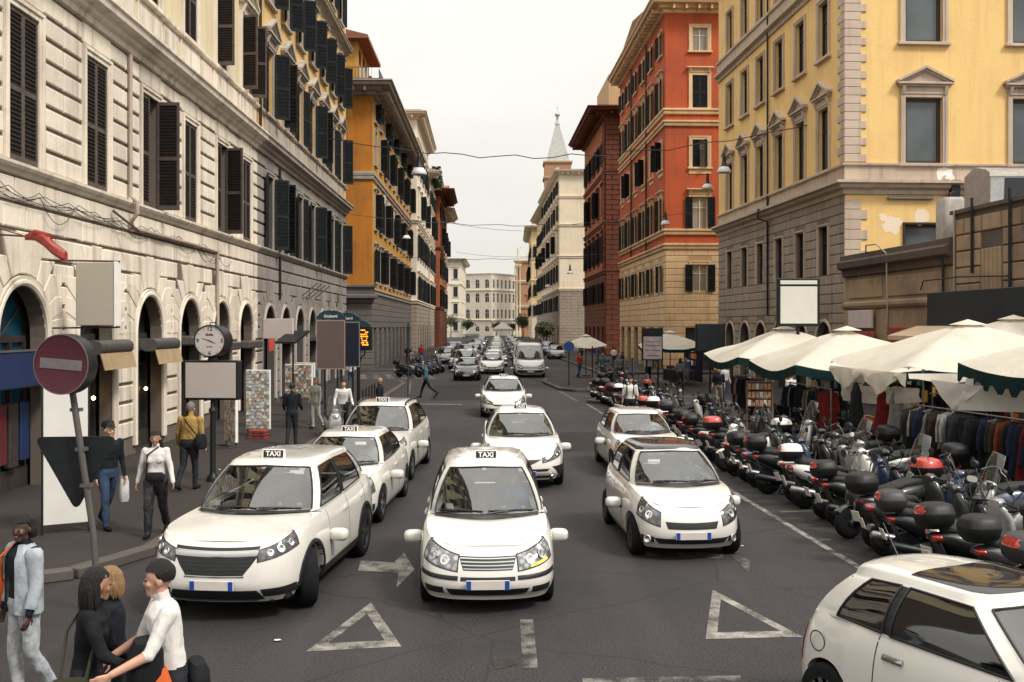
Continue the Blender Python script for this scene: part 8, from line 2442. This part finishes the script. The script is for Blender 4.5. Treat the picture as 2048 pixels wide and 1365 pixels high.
# litter on the road
for n,(u,v) in enumerate(((555,1283),(1485,1094),(1683,1186),(470,945),(440,952))):
    x,y,_=gp(u,v); b=MB(); rr=random.Random(n); b.poly([(rr.uniform(.02,.05)*cos(k*1.2),rr.uniform(.02,.05)*sin(k*1.2),.008+rr.uniform(0,.02)) for k in range(5)])
    tag(b.build('paper_scrap',SIGN_W,None,(x,y,.0 if n<3 else .13)),'white paper scrap %s'%['left of the triangle marking','by the black-roofed car','right of the outlined triangle','beside the clock post','nearer the clock post'][n],'litter','paper scraps')
# ================================================================== drivers behind the windscreens
def driver(label,car,P,top,skin='light',hair=HAIR_D,side=1):
    zb=P['green']['base'][2][2]; y0=P['green']['seat']+.16; f=Fig(); x=.36*side
    f.tor([(.64,x,y0+.02,.17,.14,2.4),(zb-.12,x,y0+.06,.165,.125,2.4),(zb+.06,x,y0+.1,.19,.12,2.5),(zb+.14,x,y0+.12,.15,.09,2.4),(zb+.175,x,y0+.12,.07,.065,2.2)],'top')
    hz=zb+.31; f.cap((x,y0+.12,zb+.15),(x,y0+.1,hz-.05),.052,.05,'skin'); f.ell((x,y0+.11,hz+.02),(.074,.092,.098),'skin'); f.cap((x,y0+.07,hz-.02),(x,y0+.055,hz-.085),.058,.036,'skin'); f.cap((x,y0+.02,hz),(x,y0+.01,hz-.025),.008,.012,'skin')
    for s_ in (-1,1):
        sh=(x+s_*.17,y0+.11,zb+.08); el=(x+s_*.24,y0-.12,zb-.1); wr=(x+s_*.14,P['cowl_y']+.66,zb+.02)
        f.cap(sh,el,.058,.046,'top'); f.cap(el,wr,.044,.033,'top'); f.cap(wr,(x+s_*.12,P['cowl_y']+.61,zb+.04),.034,.026,'skin'); f.ell((x+s_*.078,y0+.115,hz),(.014,.02,.03),'skin')
        f.cap((x+s_*.09,y0-.0,.66),(x+s_*.1,y0-.42,.66),.085,.065,'top')
    o=bpy.data.objects.new('raw',f.mb.mesh('raw',[TYRE])); md=o.modifiers.new('r','REMESH'); md.mode='VOXEL'; md.voxel_size=.02; md.use_smooth_shade=True
    me=evaluated(o); me.name='body'; me.materials.clear()
    for m_ in (top,SKIN[skin]): me.materials.append(m_)
    n=len(me.polygons); c=np.empty(n*3); me.polygons.foreach_get('center',c); c=c.reshape(-1,3); best=np.full(n,1e9); idx=np.zeros(n,int)
    for p,q,r0,r1,tg in f.pr:
        p=np.array(p); q=np.array(q); d=q-p; t=np.clip(((c-p)@d)/max(1e-9,d@d),0,1); dist=np.linalg.norm(c-(p+t[:,None]*d),axis=1)-(r0+(r1-r0)*t); u=dist<best; best[u]=dist[u]; idx[u]=1 if tg=='skin' else 0
    me.polygons.foreach_set('material_index',idx.astype('int32')); me.update()
    r=thing('person',label,'person',car.location,car.rotation_euler.z,'drivers in the cars'); obj('body',me,r)
    b=MB(); rows=[]
    for i in range(8):
        t=pi*.6*i/7; rows.append([(x+.082*sin(t)*cos(2*pi*j/16),y0+.12+.1*sin(t)*sin(2*pi*j/16),max(hz+.028+.108*cos(t),hz+.055 if sin(2*pi*j/16)<-.2 else -9)) for j in range(17)])
    b.grid(rows); b.build('hair',hair,r,smooth=70)
for car,P,lab,top,sk,hr_,sd in ((CARS[0],SUV,'driver in a dark jacket at the wheel of the sport utility taxi',T_DARK,'light',HAIR_D,1),(CARS[1],MPV,'driver in a blue shirt at the wheel of the centre taxi',T_BLUE,'light',HAIR_G,1),(CARS[2],HATCH,'driver in a white shirt at the wheel of the hatchback taxi',T_WHITE,'tan',HAIR_D,1),
    (CARS[3],TAXI_TALL,'driver in a grey coat at the wheel of the tall taxi',T_GREY,'light',HAIR_D,1),(CARS[4],CROSS,'driver in a dark jacket at the wheel of the crossover taxi',T_DARK,'tan',HAIR_D,1),(CARS[6],CITY,'driver in a teal shirt at the wheel of the black-roofed city car',T_TEAL,'light',HAIR_D,1),
    (CARS[7],SMALL,'driver in a white shirt in the old small hatchback',T_WHITE,'light',HAIR_G,1),(CARS[7],SMALL,'passenger in a red shirt in the old small hatchback',T_RED,'light',HAIR_D,-1)):
    driver(lab,car,P,top,sk,hr_,sd)
bpy.data.scenes.remove(TMP)
